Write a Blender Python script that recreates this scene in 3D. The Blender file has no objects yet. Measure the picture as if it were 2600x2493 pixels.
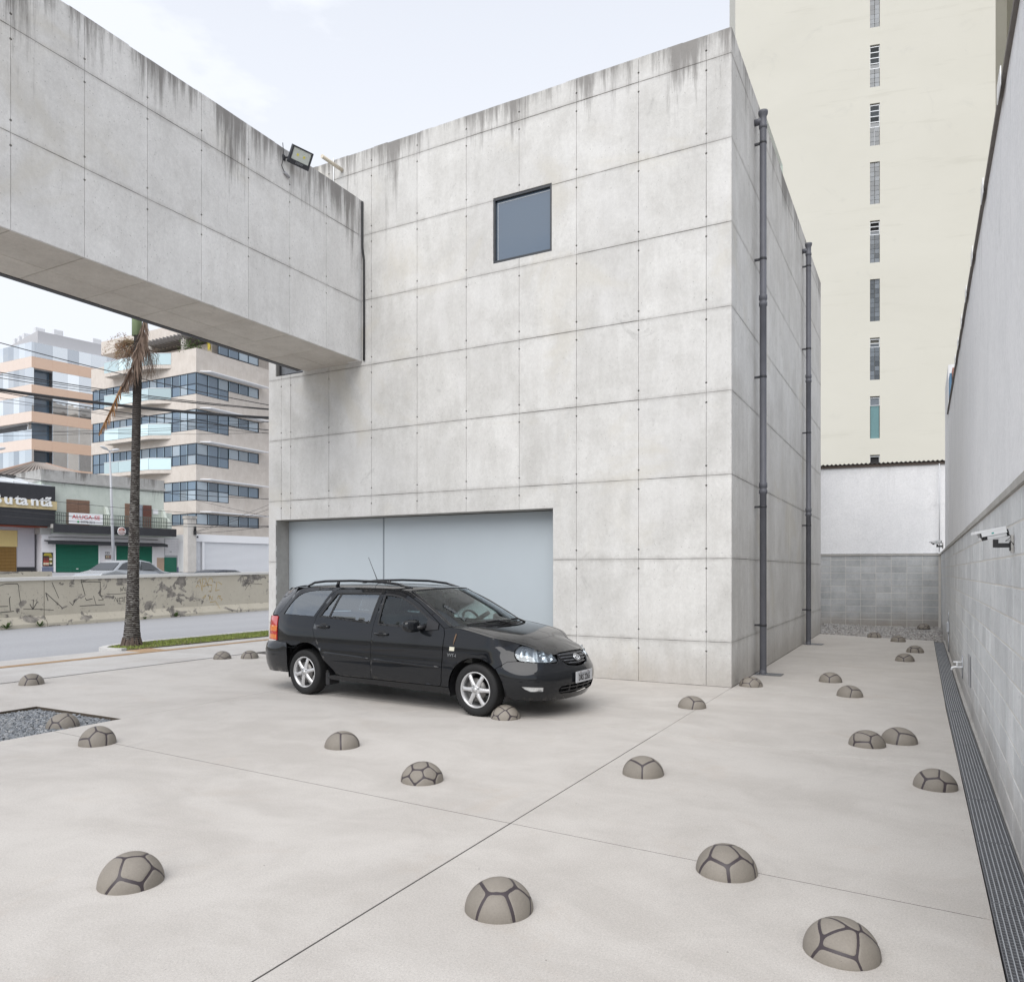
import bpy, bmesh, math, random
from mathutils import Vector, Matrix
from mathutils.geometry import delaunay_2d_cdt
S = bpy.context.scene
C = S.collection
rnd = random.Random(7)
R = math.radians
# ------------------------------------------------------------------ camera
cam = bpy.data.cameras.new('camera'); camo = bpy.data.objects.new('camera', cam); C.objects.link(camo)
camo.location = (2.415, -11.143, 1.6816)
camo.rotation_euler = (R(90), 0, 0.496)
cam.sensor_fit = 'HORIZONTAL'; cam.sensor_width = 36.0
cam.lens = 36.0 * 1920.2 / 2600
cam.shift_y = 204.0 / 2600
cam.clip_start = 0.05; cam.clip_end = 3000
S.camera = camo
# ------------------------------------------------------------------ sky, sun, exposure
W = bpy.data.worlds.new('World'); S.world = W; W.use_nodes = True
SUN_EL, SUN_AZ = R(48), math.atan2(0.10, -1.0)      # azimuth from +y towards +x: veiled sun behind the camera
nt = W.node_tree; N = nt.nodes; N.clear(); LK = nt.links
out = N.new('ShaderNodeOutputWorld'); bg = N.new('ShaderNodeBackground'); bg.inputs['Strength'].default_value = 0.067
sky = N.new('ShaderNodeTexSky'); sky.sky_type = 'NISHITA'; sky.sun_disc = False
sky.sun_elevation = SUN_EL; sky.sun_rotation = SUN_AZ; sky.air_density = 1.0; sky.dust_density = 1.4; sky.ozone_density = 1.0; sky.altitude = 760
tc = N.new('ShaderNodeTexCoord'); mp = N.new('ShaderNodeMapping'); mp.inputs['Scale'].default_value = (1.0, 1.0, 2.6)
ns = N.new('ShaderNodeTexNoise'); ns.inputs['Scale'].default_value = 2.3; ns.inputs['Detail'].default_value = 7; ns.inputs['Roughness'].default_value = .55
rp = N.new('ShaderNodeMapRange'); rp.inputs['From Min'].default_value = .34; rp.inputs['From Max'].default_value = .60
rp.inputs['To Min'].default_value = .34; rp.inputs['To Max'].default_value = .97
mx = N.new('ShaderNodeMix'); mx.data_type = 'RGBA'; mx.inputs['B'].default_value = (6.95, 7.2, 7.75, 1)
LK.new(tc.outputs['Generated'], mp.inputs['Vector']); LK.new(mp.outputs['Vector'], ns.inputs['Vector']); LK.new(ns.outputs['Fac'], rp.inputs['Value'])
sxyz = N.new('ShaderNodeSeparateXYZ'); LK.new(tc.outputs['Generated'], sxyz.inputs[0])
veil = N.new('ShaderNodeMapRange'); veil.interpolation_type = 'SMOOTHSTEP'; veil.inputs['From Min'].default_value = -.55; veil.inputs['From Max'].default_value = .25
LK.new(sxyz.outputs['Y'], veil.inputs['Value'])
cov = N.new('ShaderNodeMath'); cov.operation = 'MAXIMUM'; LK.new(rp.outputs['Result'], cov.inputs[0])
vs_ = N.new('ShaderNodeMath'); vs_.operation = 'MULTIPLY'; vs_.inputs[1].default_value = .96; zen = N.new('ShaderNodeMapRange'); zen.interpolation_type = 'SMOOTHSTEP'; zen.inputs['From Min'].default_value = .30; zen.inputs['From Max'].default_value = .95; zen.inputs['To Min'].default_value = 1.0; zen.inputs['To Max'].default_value = .72
LK.new(sxyz.outputs['Z'], zen.inputs['Value'])
vz = N.new('ShaderNodeMath'); vz.operation = 'MULTIPLY'; LK.new(veil.outputs['Result'], vz.inputs[0]); LK.new(zen.outputs['Result'], vz.inputs[1]); LK.new(vz.outputs[0], vs_.inputs[0]); LK.new(vs_.outputs[0], cov.inputs[1])
LK.new(cov.outputs[0], mx.inputs['Factor']); LK.new(sky.outputs['Color'], mx.inputs['A']); LK.new(mx.outputs['Result'], bg.inputs['Color']); LK.new(bg.outputs['Background'], out.inputs['Surface'])
sl = bpy.data.lights.new('sun', 'SUN'); sl.energy = 1.5; sl.angle = R(60); sl.color = (1, .975, .94)
so = bpy.data.objects.new('sun', sl); C.objects.link(so)
sd = Vector((math.sin(SUN_AZ) * math.cos(SUN_EL), math.cos(SUN_AZ) * math.cos(SUN_EL), math.sin(SUN_EL)))
so.rotation_euler = sd.to_track_quat('Z', 'Y').to_euler(); so.location = sd * 80
S.view_settings.view_transform = 'Standard'; S.view_settings.look = 'None'; S.view_settings.gamma = 1; S.view_settings.use_curve_mapping = False
S.view_settings.exposure = 1.06
S.render.engine = 'CYCLES'
S.cycles.max_bounces = 10; S.cycles.transparent_max_bounces = 12

# ------------------------------------------------------------------ helpers: objects
def tag(o, label=None, cat=None, group=None, kind=None):
    if label: o['label'] = label
    if cat: o['category'] = cat
    if group: o['group'] = group
    if kind: o['kind'] = kind
    return o
def link(name, me, mat=None, parent=None):
    o = bpy.data.objects.new(name, me); C.objects.link(o)
    if mat is not None and not len(me.materials): me.materials.append(mat)
    if parent is not None: o.parent = parent
    return o
def empty(name, loc=(0, 0, 0), rz=0, label=None, cat=None, group=None, parent=None):
    o = bpy.data.objects.new(name, None); C.objects.link(o); o.location = loc; o.rotation_euler = (0, 0, rz)
    o.empty_display_size = .2
    if parent is not None: o.parent = parent
    return tag(o, label, cat, group)
def copy_tree(o, parent=None, label=None):
    c = o.copy(); C.objects.link(c)
    if parent is not None: c.parent = parent
    if label: c['label'] = label
    for ch in list(o.children): copy_tree(ch, c)
    return c
class MB:
    def __init__(s): s.v = []; s.f = []; s.sm = []
    def add(s, vs, fs, sm=False):
        b = len(s.v); s.v += [tuple(v) for v in vs]; s.f += [tuple(i + b for i in f) for f in fs]; s.sm += [sm] * len(fs); return s
    def box(s, x0, x1, y0, y1, z0, z1, M=None):
        vs = [Vector((x, y, z)) for x in (x0, x1) for y in (y0, y1) for z in (z0, z1)]
        if M is not None: vs = [M @ v for v in vs]
        return s.add(vs, [(0, 1, 3, 2), (4, 6, 7, 5), (0, 4, 5, 1), (2, 3, 7, 6), (0, 2, 6, 4), (1, 5, 7, 3)])
    def tube(s, pts, r, n=8, caps=True, sm=True):
        pts = [Vector(p) for p in pts]; m = len(pts); rs = r if isinstance(r, (list, tuple)) else [r] * m
        vs = []; up = None
        for i, p in enumerate(pts):
            t = (pts[min(i + 1, m - 1)] - pts[max(i - 1, 0)]).normalized()
            if up is None: up = Vector((0, 0, 1)) if abs(t.z) < .9 else Vector((1, 0, 0))
            a = t.cross(up)
            if a.length < 1e-5: a = t.cross(Vector((0, 1, 0)))
            a.normalize(); b = a.cross(t).normalized(); up = b
            for k in range(n):
                q = 2 * math.pi * k / n; vs.append(p + (a * math.cos(q) + b * math.sin(q)) * rs[i])
        fs = [(i * n + k, i * n + (k + 1) % n, (i + 1) * n + (k + 1) % n, (i + 1) * n + k) for i in range(m - 1) for k in range(n)]
        s.add(vs, fs, sm)
        if caps:
            b = len(s.v) - len(vs)
            s.f.append(tuple(b + k for k in reversed(range(n)))); s.f.append(tuple(b + (m - 1) * n + k for k in range(n))); s.sm += [False, False]
        return s
    def lathe(s, prof, n=24, M=None, sm=True, caps=False):
        vs = []
        for (r, h) in prof:
            for k in range(n):
                q = 2 * math.pi * k / n; v = Vector((r * math.cos(q), r * math.sin(q), h)); vs.append(M @ v if M is not None else v)
        m = len(prof)
        fs = [(i * n + k, i * n + (k + 1) % n, (i + 1) * n + (k + 1) % n, (i + 1) * n + k) for i in range(m - 1) for k in range(n)]
        s.add(vs, fs, sm)
        if caps:
            b = len(s.v) - len(vs); s.f += [tuple(b + k for k in reversed(range(n))), tuple(b + (m - 1) * n + k for k in range(n))]; s.sm += [False, False]
        return s
    def prism(s, poly, fn, d0, d1):
        """poly in 2-D, fn(u, v, d) -> point"""
        n = len(poly); vs = [fn(u, v, d0) for u, v in poly] + [fn(u, v, d1) for u, v in poly]
        return s.add(vs, [tuple(range(n)), tuple(reversed(range(n, 2 * n)))] + [(i, n + i, n + (i + 1) % n, (i + 1) % n) for i in range(n)])
    def sphere(s, c, r, n=10, m=6, M=None, sq=(1, 1, 1)):
        vs = []; c = Vector(c)
        for i in range(m + 1):
            a = math.pi * i / m
            for k in range(n):
                q = 2 * math.pi * k / n; v = c + Vector((r * math.sin(a) * math.cos(q) * sq[0], r * math.sin(a) * math.sin(q) * sq[1], r * math.cos(a) * sq[2])); vs.append(M @ v if M is not None else v)
        fs = [(i * n + k, (i + 1) * n + k, (i + 1) * n + (k + 1) % n, i * n + (k + 1) % n) for i in range(m) for k in range(n)]
        return s.add(vs, fs, True)
    def mesh(s, name, fix=True):
        me = bpy.data.meshes.new(name); me.from_pydata(s.v, [], s.f)
        me.polygons.foreach_set('use_smooth', s.sm)
        if fix:
            bm = bmesh.new(); bm.from_mesh(me); bmesh.ops.recalc_face_normals(bm, faces=bm.faces); bm.to_mesh(me); bm.free()
        me.update(); return me
    def build(s, name, mat=None, parent=None, fix=True, bevel=0):
        o = link(name, s.mesh(name, fix), mat, parent)
        if bevel:
            b = o.modifiers.new('bevel', 'BEVEL'); b.width = bevel; b.segments = 2; b.limit_method = 'ANGLE'; b.angle_limit = R(40); b.harden_normals = False
        return o
def boxpart(name, b, mat, parent, bevel=0):
    return MB().box(*b).build(name, mat, parent, False, bevel)
def text_mesh(body, size, ext, align='CENTER', bold=0.0):
    cu = bpy.data.curves.new('lettering', 'FONT'); cu.body = body; cu.size = size; cu.extrude = ext; cu.align_x = align; cu.offset = bold; cu.resolution_u = 3
    o = bpy.data.objects.new('lettering', cu); C.objects.link(o); dg = bpy.context.evaluated_depsgraph_get(); dg.update()
    me = bpy.data.meshes.new_from_object(o.evaluated_get(dg)); bpy.data.objects.remove(o); bpy.data.curves.remove(cu)
    me.transform(Matrix(((1, 0, 0, 0), (0, 0, -1, 0), (0, 1, 0, 0), (0, 0, 0, 1))))   # stands upright, faces -y
    me.materials.clear(); return me

# ------------------------------------------------------------------ helpers: materials
def mat(name):
    m = bpy.data.materials.new(name); m.use_nodes = True; t = m.node_tree
    return m, t, t.nodes['Principled BSDF']
def nd(t, kind, **kw):
    n = t.nodes.new(kind)
    for k, v in kw.items():
        if k in n.inputs: n.inputs[k].default_value = v
        else: setattr(n, k, v)
    return n
def math_(t, op, a, b=None, clamp=False):
    n = t.nodes.new('ShaderNodeMath'); n.operation = op; n.use_clamp = clamp
    for i, x in enumerate((a, b)):
        if x is None: continue
        if hasattr(x, 'links'): t.links.new(x, n.inputs[i])
        else: n.inputs[i].default_value = x
    return n.outputs[0]
def mixc(t, f, a, b, blend='MIX'):
    n = t.nodes.new('ShaderNodeMix'); n.data_type = 'RGBA'; n.blend_type = blend
    for k, x in (('Factor', f), ('A', a), ('B', b)):
        if hasattr(x, 'links'): t.links.new(x, n.inputs[k])
        else: n.inputs[k].default_value = x if k == 'Factor' else (*x, 1)
    return n.outputs['Result']
def noise(t, vec, sc, stretch=(1, 1, 1), det=4, rough=.55, dist=0):
    m = nd(t, 'ShaderNodeMapping'); m.inputs['Scale'].default_value = stretch; t.links.new(vec, m.inputs['Vector'])
    n = nd(t, 'ShaderNodeTexNoise', Scale=sc, Detail=det, Roughness=rough, Distortion=dist); t.links.new(m.outputs[0], n.inputs['Vector']); return n.outputs['Fac']
def mrange(t, x, a, b, c=0., d=1., smooth=True):
    n = nd(t, 'ShaderNodeMapRange'); n.interpolation_type = 'SMOOTHSTEP' if smooth else 'LINEAR'
    t.links.new(x, n.inputs['Value'])
    for k, v in (('From Min', a), ('From Max', b), ('To Min', c), ('To Max', d)): n.inputs[k].default_value = v
    return n.outputs['Result']
def worldpos(t): return t.nodes.new('ShaderNodeNewGeometry').outputs['Position']
def objpos(t): return t.nodes.new('ShaderNodeTexCoord').outputs['Object']
def bump(t, bs, h, strength=.2, dist=.01):
    b = nd(t, 'ShaderNodeBump'); b.inputs['Strength'].default_value = strength; b.inputs['Distance'].default_value = dist
    t.links.new(h, b.inputs['Height']); t.links.new(b.outputs[0], bs.inputs['Normal'])
def plain(name, col, rough=.6, metal=0., spec=.5, var=.12, sc=9., coat=0., bmp=0.):
    m, t, b = mat(name); p = objpos(t); f = noise(t, p, sc, det=5)
    c = mixc(t, f, [x * (1 - var) for x in col], [min(1, x * (1 + var)) for x in col]); t.links.new(c, b.inputs['Base Color'])
    b.inputs['Roughness'].default_value = rough; b.inputs['Metallic'].default_value = metal; b.inputs['Specular IOR Level'].default_value = spec; b.inputs['Coat Weight'].default_value = coat
    if bmp: bump(t, b, noise(t, p, sc * 8, det=3), bmp, .004)
    return m
def concrete(name, c1, c2, ztop=None, stain=.55, sun_side=False, pores=True, objvar=.045, dirt=0., rows=None):
    m, t, b = mat(name); p = worldpos(t)
    n1 = noise(t, p, 1.15, det=7, rough=.62, dist=.4); n2 = noise(t, p, 2.2, (2.2, 2.2, .45), det=6, rough=.6); n3 = noise(t, p, 70, det=3)
    n4 = noise(t, p, 9, det=5, rough=.65)
    f = math_(t, 'ADD', math_(t, 'MULTIPLY', n1, .55), math_(t, 'ADD', math_(t, 'MULTIPLY', n2, .28), math_(t, 'MULTIPLY', n4, .17)))
    col = mixc(t, mrange(t, f, .36, .64), c1, c2)
    oi = t.nodes.new('ShaderNodeObjectInfo').outputs['Random']
    k = mrange(t, oi, 0, 1, 1 - objvar, 1 + objvar * .6, False)
    g = mrange(t, n3, .2, .8, .93, 1.06, False)
    kk = math_(t, 'MULTIPLY', math_(t, 'MULTIPLY', k, g), mrange(t, noise(t, p, 21, (1, 1, .8), det=9, rough=.78, dist=.3), .32, .68, .90, 1.07, False))
    cb = nd(t, 'ShaderNodeCombineColor'); [t.links.new(kk, cb.inputs[i]) for i in range(3)]
    col = mixc(t, 1., col, cb.outputs[0], 'MULTIPLY')
    sm = mrange(t, noise(t, p, 1.7, det=8, rough=.7, dist=1.2), .60, .74)      # grey smears
    col = mixc(t, math_(t, 'MULTIPLY', sm, .42), col, [x * .62 for x in c1])
    if pores:
        v = nd(t, 'ShaderNodeTexVoronoi', Scale=15., Randomness=1.); t.links.new(p, v.inputs['Vector'])
        sel = nd(t, 'ShaderNodeSeparateColor'); t.links.new(v.outputs['Color'], sel.inputs[0])
        pr = math_(t, 'MULTIPLY', math_(t, 'LESS_THAN', v.outputs['Distance'], .10), math_(t, 'GREATER_THAN', sel.outputs[0], .62))
        col = mixc(t, math_(t, 'MULTIPLY', pr, .55), col, [x * .35 for x in c1])
    if rows:
        sx = nd(t, 'ShaderNodeSeparateXYZ'); t.links.new(p, sx.inputs[0])
        fr_ = math_(t, 'FRACT', math_(t, 'ADD', math_(t, 'DIVIDE', math_(t, 'SUBTRACT', sx.outputs[2], rows[0]), rows[1]), .5))
        ds_ = math_(t, 'MULTIPLY', math_(t, 'ABSOLUTE', math_(t, 'SUBTRACT', fr_, .5)), rows[1])
        wv = math_(t, 'MULTIPLY', noise(t, p, 3.3, (1, 1, .5), det=7, rough=.7), .16)
        jm = mrange(t, math_(t, 'SUBTRACT', ds_, math_(t, 'SUBTRACT', wv, .072)), .055, -.02)
        col = mixc(t, math_(t, 'MULTIPLY', jm, .30), col, (.225, .212, .196))
        scr_ = mrange(t, noise(t, p, 4.5, (1, 1, 3.2), det=10, rough=.78, dist=.9), .60, .70)
        col = mixc(t, math_(t, 'MULTIPLY', math_(t, 'MULTIPLY', scr_, mrange(t, noise(t, p, .6, det=2), .42, .58)), .55), col, (.285, .278, .275))
        wsh_ = mrange(t, noise(t, p, .8, (1, 1, .6), det=6, rough=.6, dist=.7), .52, .68)
        col = mixc(t, math_(t, 'MULTIPLY', wsh_, .30), col, (.66, .655, .65))
        yl_ = mrange(t, noise(t, p, .55, det=5, rough=.6, dist=.9), .54, .70)
        col = mixc(t, math_(t, 'MULTIPLY', yl_, .45), col, (.54, .51, .44))
    if ztop is not None:
        sx = nd(t, 'ShaderNodeSeparateXYZ'); t.links.new(p, sx.inputs[0])
        h = mrange(t, sx.outputs[2], ztop - 2.3, ztop, 0, 1, False); h2 = math_(t, 'POWER', h, 2.4)
        st = noise(t, p, 3.1, (2.6, 2.6, .16), det=8, rough=.72); st2 = noise(t, p, .9, (1, 1, .25), det=3)
        a = math_(t, 'ADD', math_(t, 'MULTIPLY', st, .72), math_(t, 'MULTIPLY', st2, .68))
        a = mrange(t, math_(t, 'ADD', a, math_(t, 'MULTIPLY', h2, .26)), .84, 1.02)
        a = math_(t, 'MULTIPLY', math_(t, 'MULTIPLY', a, mrange(t, h, 0.02, .5)), stain, True)
        col = mixc(t, a, col, (.150, .140, .132))
    if dirt:
        sx = nd(t, 'ShaderNodeSeparateXYZ'); t.links.new(p, sx.inputs[0])
        lo = mrange(t, math_(t, 'ADD', sx.outputs[2], math_(t, 'MULTIPLY', noise(t, p, 3, det=6), -.5)), .35, -.25)
        col = mixc(t, math_(t, 'MULTIPLY', lo, dirt), col, (.27, .225, .18))
    t.links.new(col, b.inputs['Base Color']); b.inputs['Roughness'].default_value = .82; b.inputs['Specular IOR Level'].default_value = .3
    bump(t, b, math_(t, 'ADD', n3, math_(t, 'MULTIPLY', n4, 1.6)), .22, .006)
    return m
def glass_far(name, col, rough=.06, metal=0., spec=.9):
    m, t, b = mat(name); oi = t.nodes.new('ShaderNodeObjectInfo').outputs['Random']
    c = mixc(t, oi, [x * .65 for x in col], [min(1, x * 1.35) for x in col]); t.links.new(c, b.inputs['Base Color'])
    b.inputs['Roughness'].default_value = rough; b.inputs['Metallic'].default_value = metal; b.inputs['Specular IOR Level'].default_value = spec
    bump(t, b, noise(t, worldpos(t), .5, det=2), .06, .3)
    return m
def clear_glass(name, tint, refl=.12):
    m, t, b = mat(name); t.nodes.remove(b)
    tr = nd(t, 'ShaderNodeBsdfTransparent'); tr.inputs['Color'].default_value = (*tint, 1)
    gl = nd(t, 'ShaderNodeBsdfGlossy'); gl.inputs['Roughness'].default_value = .02; gl.inputs['Color'].default_value = (.92, .97, 1, 1)
    fr = nd(t, 'ShaderNodeFresnel'); fr.inputs['IOR'].default_value = 1.5
    f = mrange(t, fr.outputs[0], 0, 1, refl, 1, False)
    ms = nd(t, 'ShaderNodeMixShader'); t.links.new(f, ms.inputs[0]); t.links.new(tr.outputs[0], ms.inputs[1]); t.links.new(gl.outputs[0], ms.inputs[2])
    t.links.new(ms.outputs[0], t.nodes['Material Output'].inputs['Surface']); return m

M = {}
M['conc'] = concrete('board_marked_concrete', (.525, .516, .495), (.65, .643, .625), 9.56, .75, dirt=.35, rows=(.65, 1.22))
M['conc_bridge'] = concrete('bridge_concrete', (.61, .602, .588), (.73, .724, .712), 8.63, .8, rows=(6.73, 1.2225))
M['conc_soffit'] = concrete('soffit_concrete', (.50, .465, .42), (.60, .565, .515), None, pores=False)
M['core'] = plain('joint_core', (.25, .245, .235), .9)
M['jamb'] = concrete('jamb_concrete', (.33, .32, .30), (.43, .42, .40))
M['metal_dark'] = plain('dark_metal', (.035, .036, .042), .5)
M['pipe'] = plain('grey_pipe_paint', (.105, .108, .125), .55, var=.25, sc=5)
M['door'] = plain('door_paint', (.455, .505, .54), .45, var=.03, sc=2)
M['white_wall'] = concrete('white_painted_wall', (.79, .795, .81), (.86, .862, .875), 5.5, .16, pores=False, objvar=.02)
M['block'] = concrete('concrete_block', (.55, .565, .575), (.69, .70, .705), None, objvar=.10, dirt=.45); M['block_b'] = concrete('darker_block', (.40, .415, .425), (.53, .54, .545), None, objvar=.12, dirt=.6)  # block_b: same block concrete in a darker tone, for the back wall
M['mortar'] = plain('mortar', (.62, .60, .565), .9)
M['cope'] = concrete('coping_cement', (.36, .345, .325), (.46, .45, .43), None)
M['steel'] = plain('galvanised_steel', (.50, .52, .55), .42, .6, var=.2, sc=20)
M['steel_dark'] = plain('weathered_steel', (.20, .205, .22), .5, .4, var=.35, sc=12)
M['black'] = plain('black_plastic', (.018, .018, .02), .4)
M['white'] = plain('white_plastic', (.78, .79, .80), .35, var=.03)
M['cable'] = plain('cable_rubber', (.022, .022, .024), .6)

def ground_conc(name, c1, c2):
    m, t, b = mat(name); p = worldpos(t)
    n1 = noise(t, p, .42, (1, 1.7, 1), det=8, rough=.62, dist=1.4); n2 = noise(t, p, 1.9, (1, 1, 1), det=7, rough=.68, dist=.8); n3 = noise(t, p, 95, det=3, rough=.7); n4 = noise(t, p, 260, det=1)
    f = math_(t, 'ADD', math_(t, 'MULTIPLY', n1, .6), math_(t, 'MULTIPLY', n2, .4))
    col = mixc(t, mrange(t, f, .36, .64), c1, c2)
    col = mixc(t, math_(t, 'MULTIPLY', mrange(t, noise(t, p, .9, det=8, rough=.7, dist=1.0), .55, .72), .24), col, (.42, .345, .28))       # rusty wash
    col = mixc(t, math_(t, 'MULTIPLY', mrange(t, noise(t, p, 1.3, (1.6, .7, 1), det=9, rough=.75, dist=1.0), .57, .74), .17), col, (.27, .26, .26))  # grey trowel marks
    col = mixc(t, math_(t, 'MULTIPLY', mrange(t, noise(t, p, 4.2, (.6, 1.6, 1), det=9, rough=.78, dist=1.2), .60, .74), .30), col, (.54, .525, .50))   # laitance
    g = mrange(t, math_(t, 'ADD', math_(t, 'MULTIPLY', n3, .6), math_(t, 'MULTIPLY', n4, .4)), .3, .7, .76, 1.18, False)
    cb = nd(t, 'ShaderNodeCombineColor'); [t.links.new(g, cb.inputs[i]) for i in range(3)]
    col = mixc(t, 1., col, cb.outputs[0], 'MULTIPLY')
    v = nd(t, 'ShaderNodeTexVoronoi', Scale=9., Randomness=1.); t.links.new(p, v.inputs['Vector'])
    sel = nd(t, 'ShaderNodeSeparateColor'); t.links.new(v.outputs['Color'], sel.inputs[0])
    pr = math_(t, 'MULTIPLY', math_(t, 'LESS_THAN', v.outputs['Distance'], .05), math_(t, 'GREATER_THAN', sel.outputs[0], .85))
    col = mixc(t, math_(t, 'MULTIPLY', pr, .6), col, (.10, .09, .08))
    for sc_, th_, am_, cc_ in ((170., .20, .60, (.13, .12, .115)), (95., .16, .55, (.56, .55, .54)), (240., .25, .35, (.18, .16, .15))):
        v2 = nd(t, 'ShaderNodeTexVoronoi', Scale=sc_, Randomness=1.); t.links.new(p, v2.inputs['Vector']); s2_ = nd(t, 'ShaderNodeSeparateColor'); t.links.new(v2.outputs['Color'], s2_.inputs[0])
        col = mixc(t, math_(t, 'MULTIPLY', math_(t, 'MULTIPLY', math_(t, 'LESS_THAN', v2.outputs['Distance'], th_), math_(t, 'GREATER_THAN', s2_.outputs[0], .55)), am_), col, cc_)
    t.links.new(col, b.inputs['Base Color']); b.inputs['Roughness'].default_value = .72; b.inputs['Specular IOR Level'].default_value = .35
    bump(t, b, math_(t, 'ADD', n3, n4), .25, .004); return m
M['slab'] = ground_conc('forecourt_concrete', (.445, .418, .388), (.525, .498, .466))
M['walk'] = ground_conc('sidewalk_concrete', (.44, .42, .40), (.52, .505, .485))
def asphalt():
    m, t, b = mat('asphalt'); p = worldpos(t)
    col = mixc(t, noise(t, p, .5, (1.5, .3, 1), det=7, rough=.65), (.27, .274, .288), (.36, .364, .38))
    g = mrange(t, noise(t, p, 60, det=2), .25, .75, .8, 1.2, False); cb = nd(t, 'ShaderNodeCombineColor'); [t.links.new(g, cb.inputs[i]) for i in range(3)]
    col = mixc(t, 1., col, cb.outputs[0], 'MULTIPLY'); t.links.new(col, b.inputs['Base Color']); b.inputs['Roughness'].default_value = .8
    bump(t, b, noise(t, p, 60, det=3), .3, .005); return m
M['asphalt'] = asphalt()
M['earth'] = plain('earth', (.17, .145, .11), .95, var=.35, sc=2)

# ------------------------------------------------------------------ panels
HOLE_R = .0135
def notched(poly, xe, zs, g):
    """insert half-round tie-hole notches on the vertical edges of a clockwise-free polygon"""
    res = []; n = len(poly)
    for i in range(n):
        a = poly[i]; b2 = poly[(i + 1) % n]; res.append(a)
        if abs(a[0] - b2[0]) < 1e-6 and any(abs(a[0] - x) < g * 1.5 for x in xe):
            lo, hi = min(a[1], b2[1]), max(a[1], b2[1]); up = b2[1] > a[1]
            inside = 1 if any(p[0] > a[0] + .01 for p in poly) and not any(p[0] < a[0] - .01 for p in poly) else -1
            hs = [z for z in zs if lo + .05 < z < hi - .05]
            for z in sorted(hs, reverse=not up):
                for k in range(7):
                    q = -math.pi / 2 + math.pi * k / 6
                    res.append((a[0] + inside * HOLE_R * math.cos(q), z + HOLE_R * math.sin(q) * (1 if up else -1)))
    return res
def offset_poly(poly, d):
    n = len(poly); res = []
    for i in range(n):
        p0, p1, p2 = (Vector(poly[i - 1]), Vector(poly[i]), Vector(poly[(i + 1) % n]))
        e1 = (p1 - p0); e2 = (p2 - p1)
        if e1.length < 1e-9 or e2.length < 1e-9: res.append(tuple(p1)); continue
        e1.normalize(); e2.normalize()
        n1 = Vector((-e1.y, e1.x)); n2 = Vector((-e2.y, e2.x)); b = n1 + n2
        if b.length < 1e-6: b = n1
        b.normalize(); k = d / max(.45, b.dot(n1)); res.append(tuple(p1 + b * k))
    return res
def ccw(poly):
    a = sum(poly[i][0] * poly[(i + 1) % len(poly)][1] - poly[(i + 1) % len(poly)][0] * poly[i][1] for i in range(len(poly)))
    return poly if a > 0 else poly[::-1]
def slab_mesh(name, poly, fn, th, ch=.003):
    """plate with a chamfered front edge; fn(u, v, depth) maps to space, depth 0 = front"""
    poly = ccw(poly); inn = offset_poly(poly, ch); n = len(poly); mb = MB()
    vs = [fn(u, v, 0) for u, v in inn] + [fn(u, v, ch) for u, v in poly] + [fn(u, v, th) for u, v in poly]
    fs = [tuple(range(n))] + [(i, (i + 1) % n, n + (i + 1) % n, n + i) for i in range(n)] + [(n + i, n + (i + 1) % n, 2 * n + (i + 1) % n, 2 * n + i) for i in range(n)]
    mb.add(vs, fs); return mb.mesh(name)
def clip_rect(x0, x1, z0, z1, holes):
    poly = [(x0, z0), (x1, z0), (x1, z1), (x0, z1)]
    for hx0, hx1, hz0, hz1 in holes:
        a0, a1, b0, b1 = max(x0, hx0), min(x1, hx1), max(z0, hz0), min(z1, hz1)
        if a0 >= a1 - 1e-4 or b0 >= b1 - 1e-4: continue
        L, Rr, B, T = a0 <= x0 + 1e-4, a1 >= x1 - 1e-4, b0 <= z0 + 1e-4, b1 >= z1 - 1e-4
        if L and Rr and B and T: return None
        if L and Rr: z0, z1 = (b1, z1) if B else (z0, b0); poly = [(x0, z0), (x1, z0), (x1, z1), (x0, z1)]
        elif B and T: x0, x1 = (a1, x1) if L else (x0, a0); poly = [(x0, z0), (x1, z0), (x1, z1), (x0, z1)]
        elif B and L: poly = [(a1, z0), (x1, z0), (x1, z1), (x0, z1), (x0, b1), (a1, b1)]
        elif B and Rr: poly = [(x0, z0), (a0, z0), (a0, b1), (x1, b1), (x1, z1), (x0, z1)]
        elif T and L: poly = [(x0, z0), (x1, z0), (x1, z1), (a1, z1), (a1, b0), (x0, b0)]
        elif T and Rr: poly = [(x0, z0), (x1, z0), (x1, b0), (a0, b0), (a0, z1), (x0, z1)]
    return poly
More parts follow.
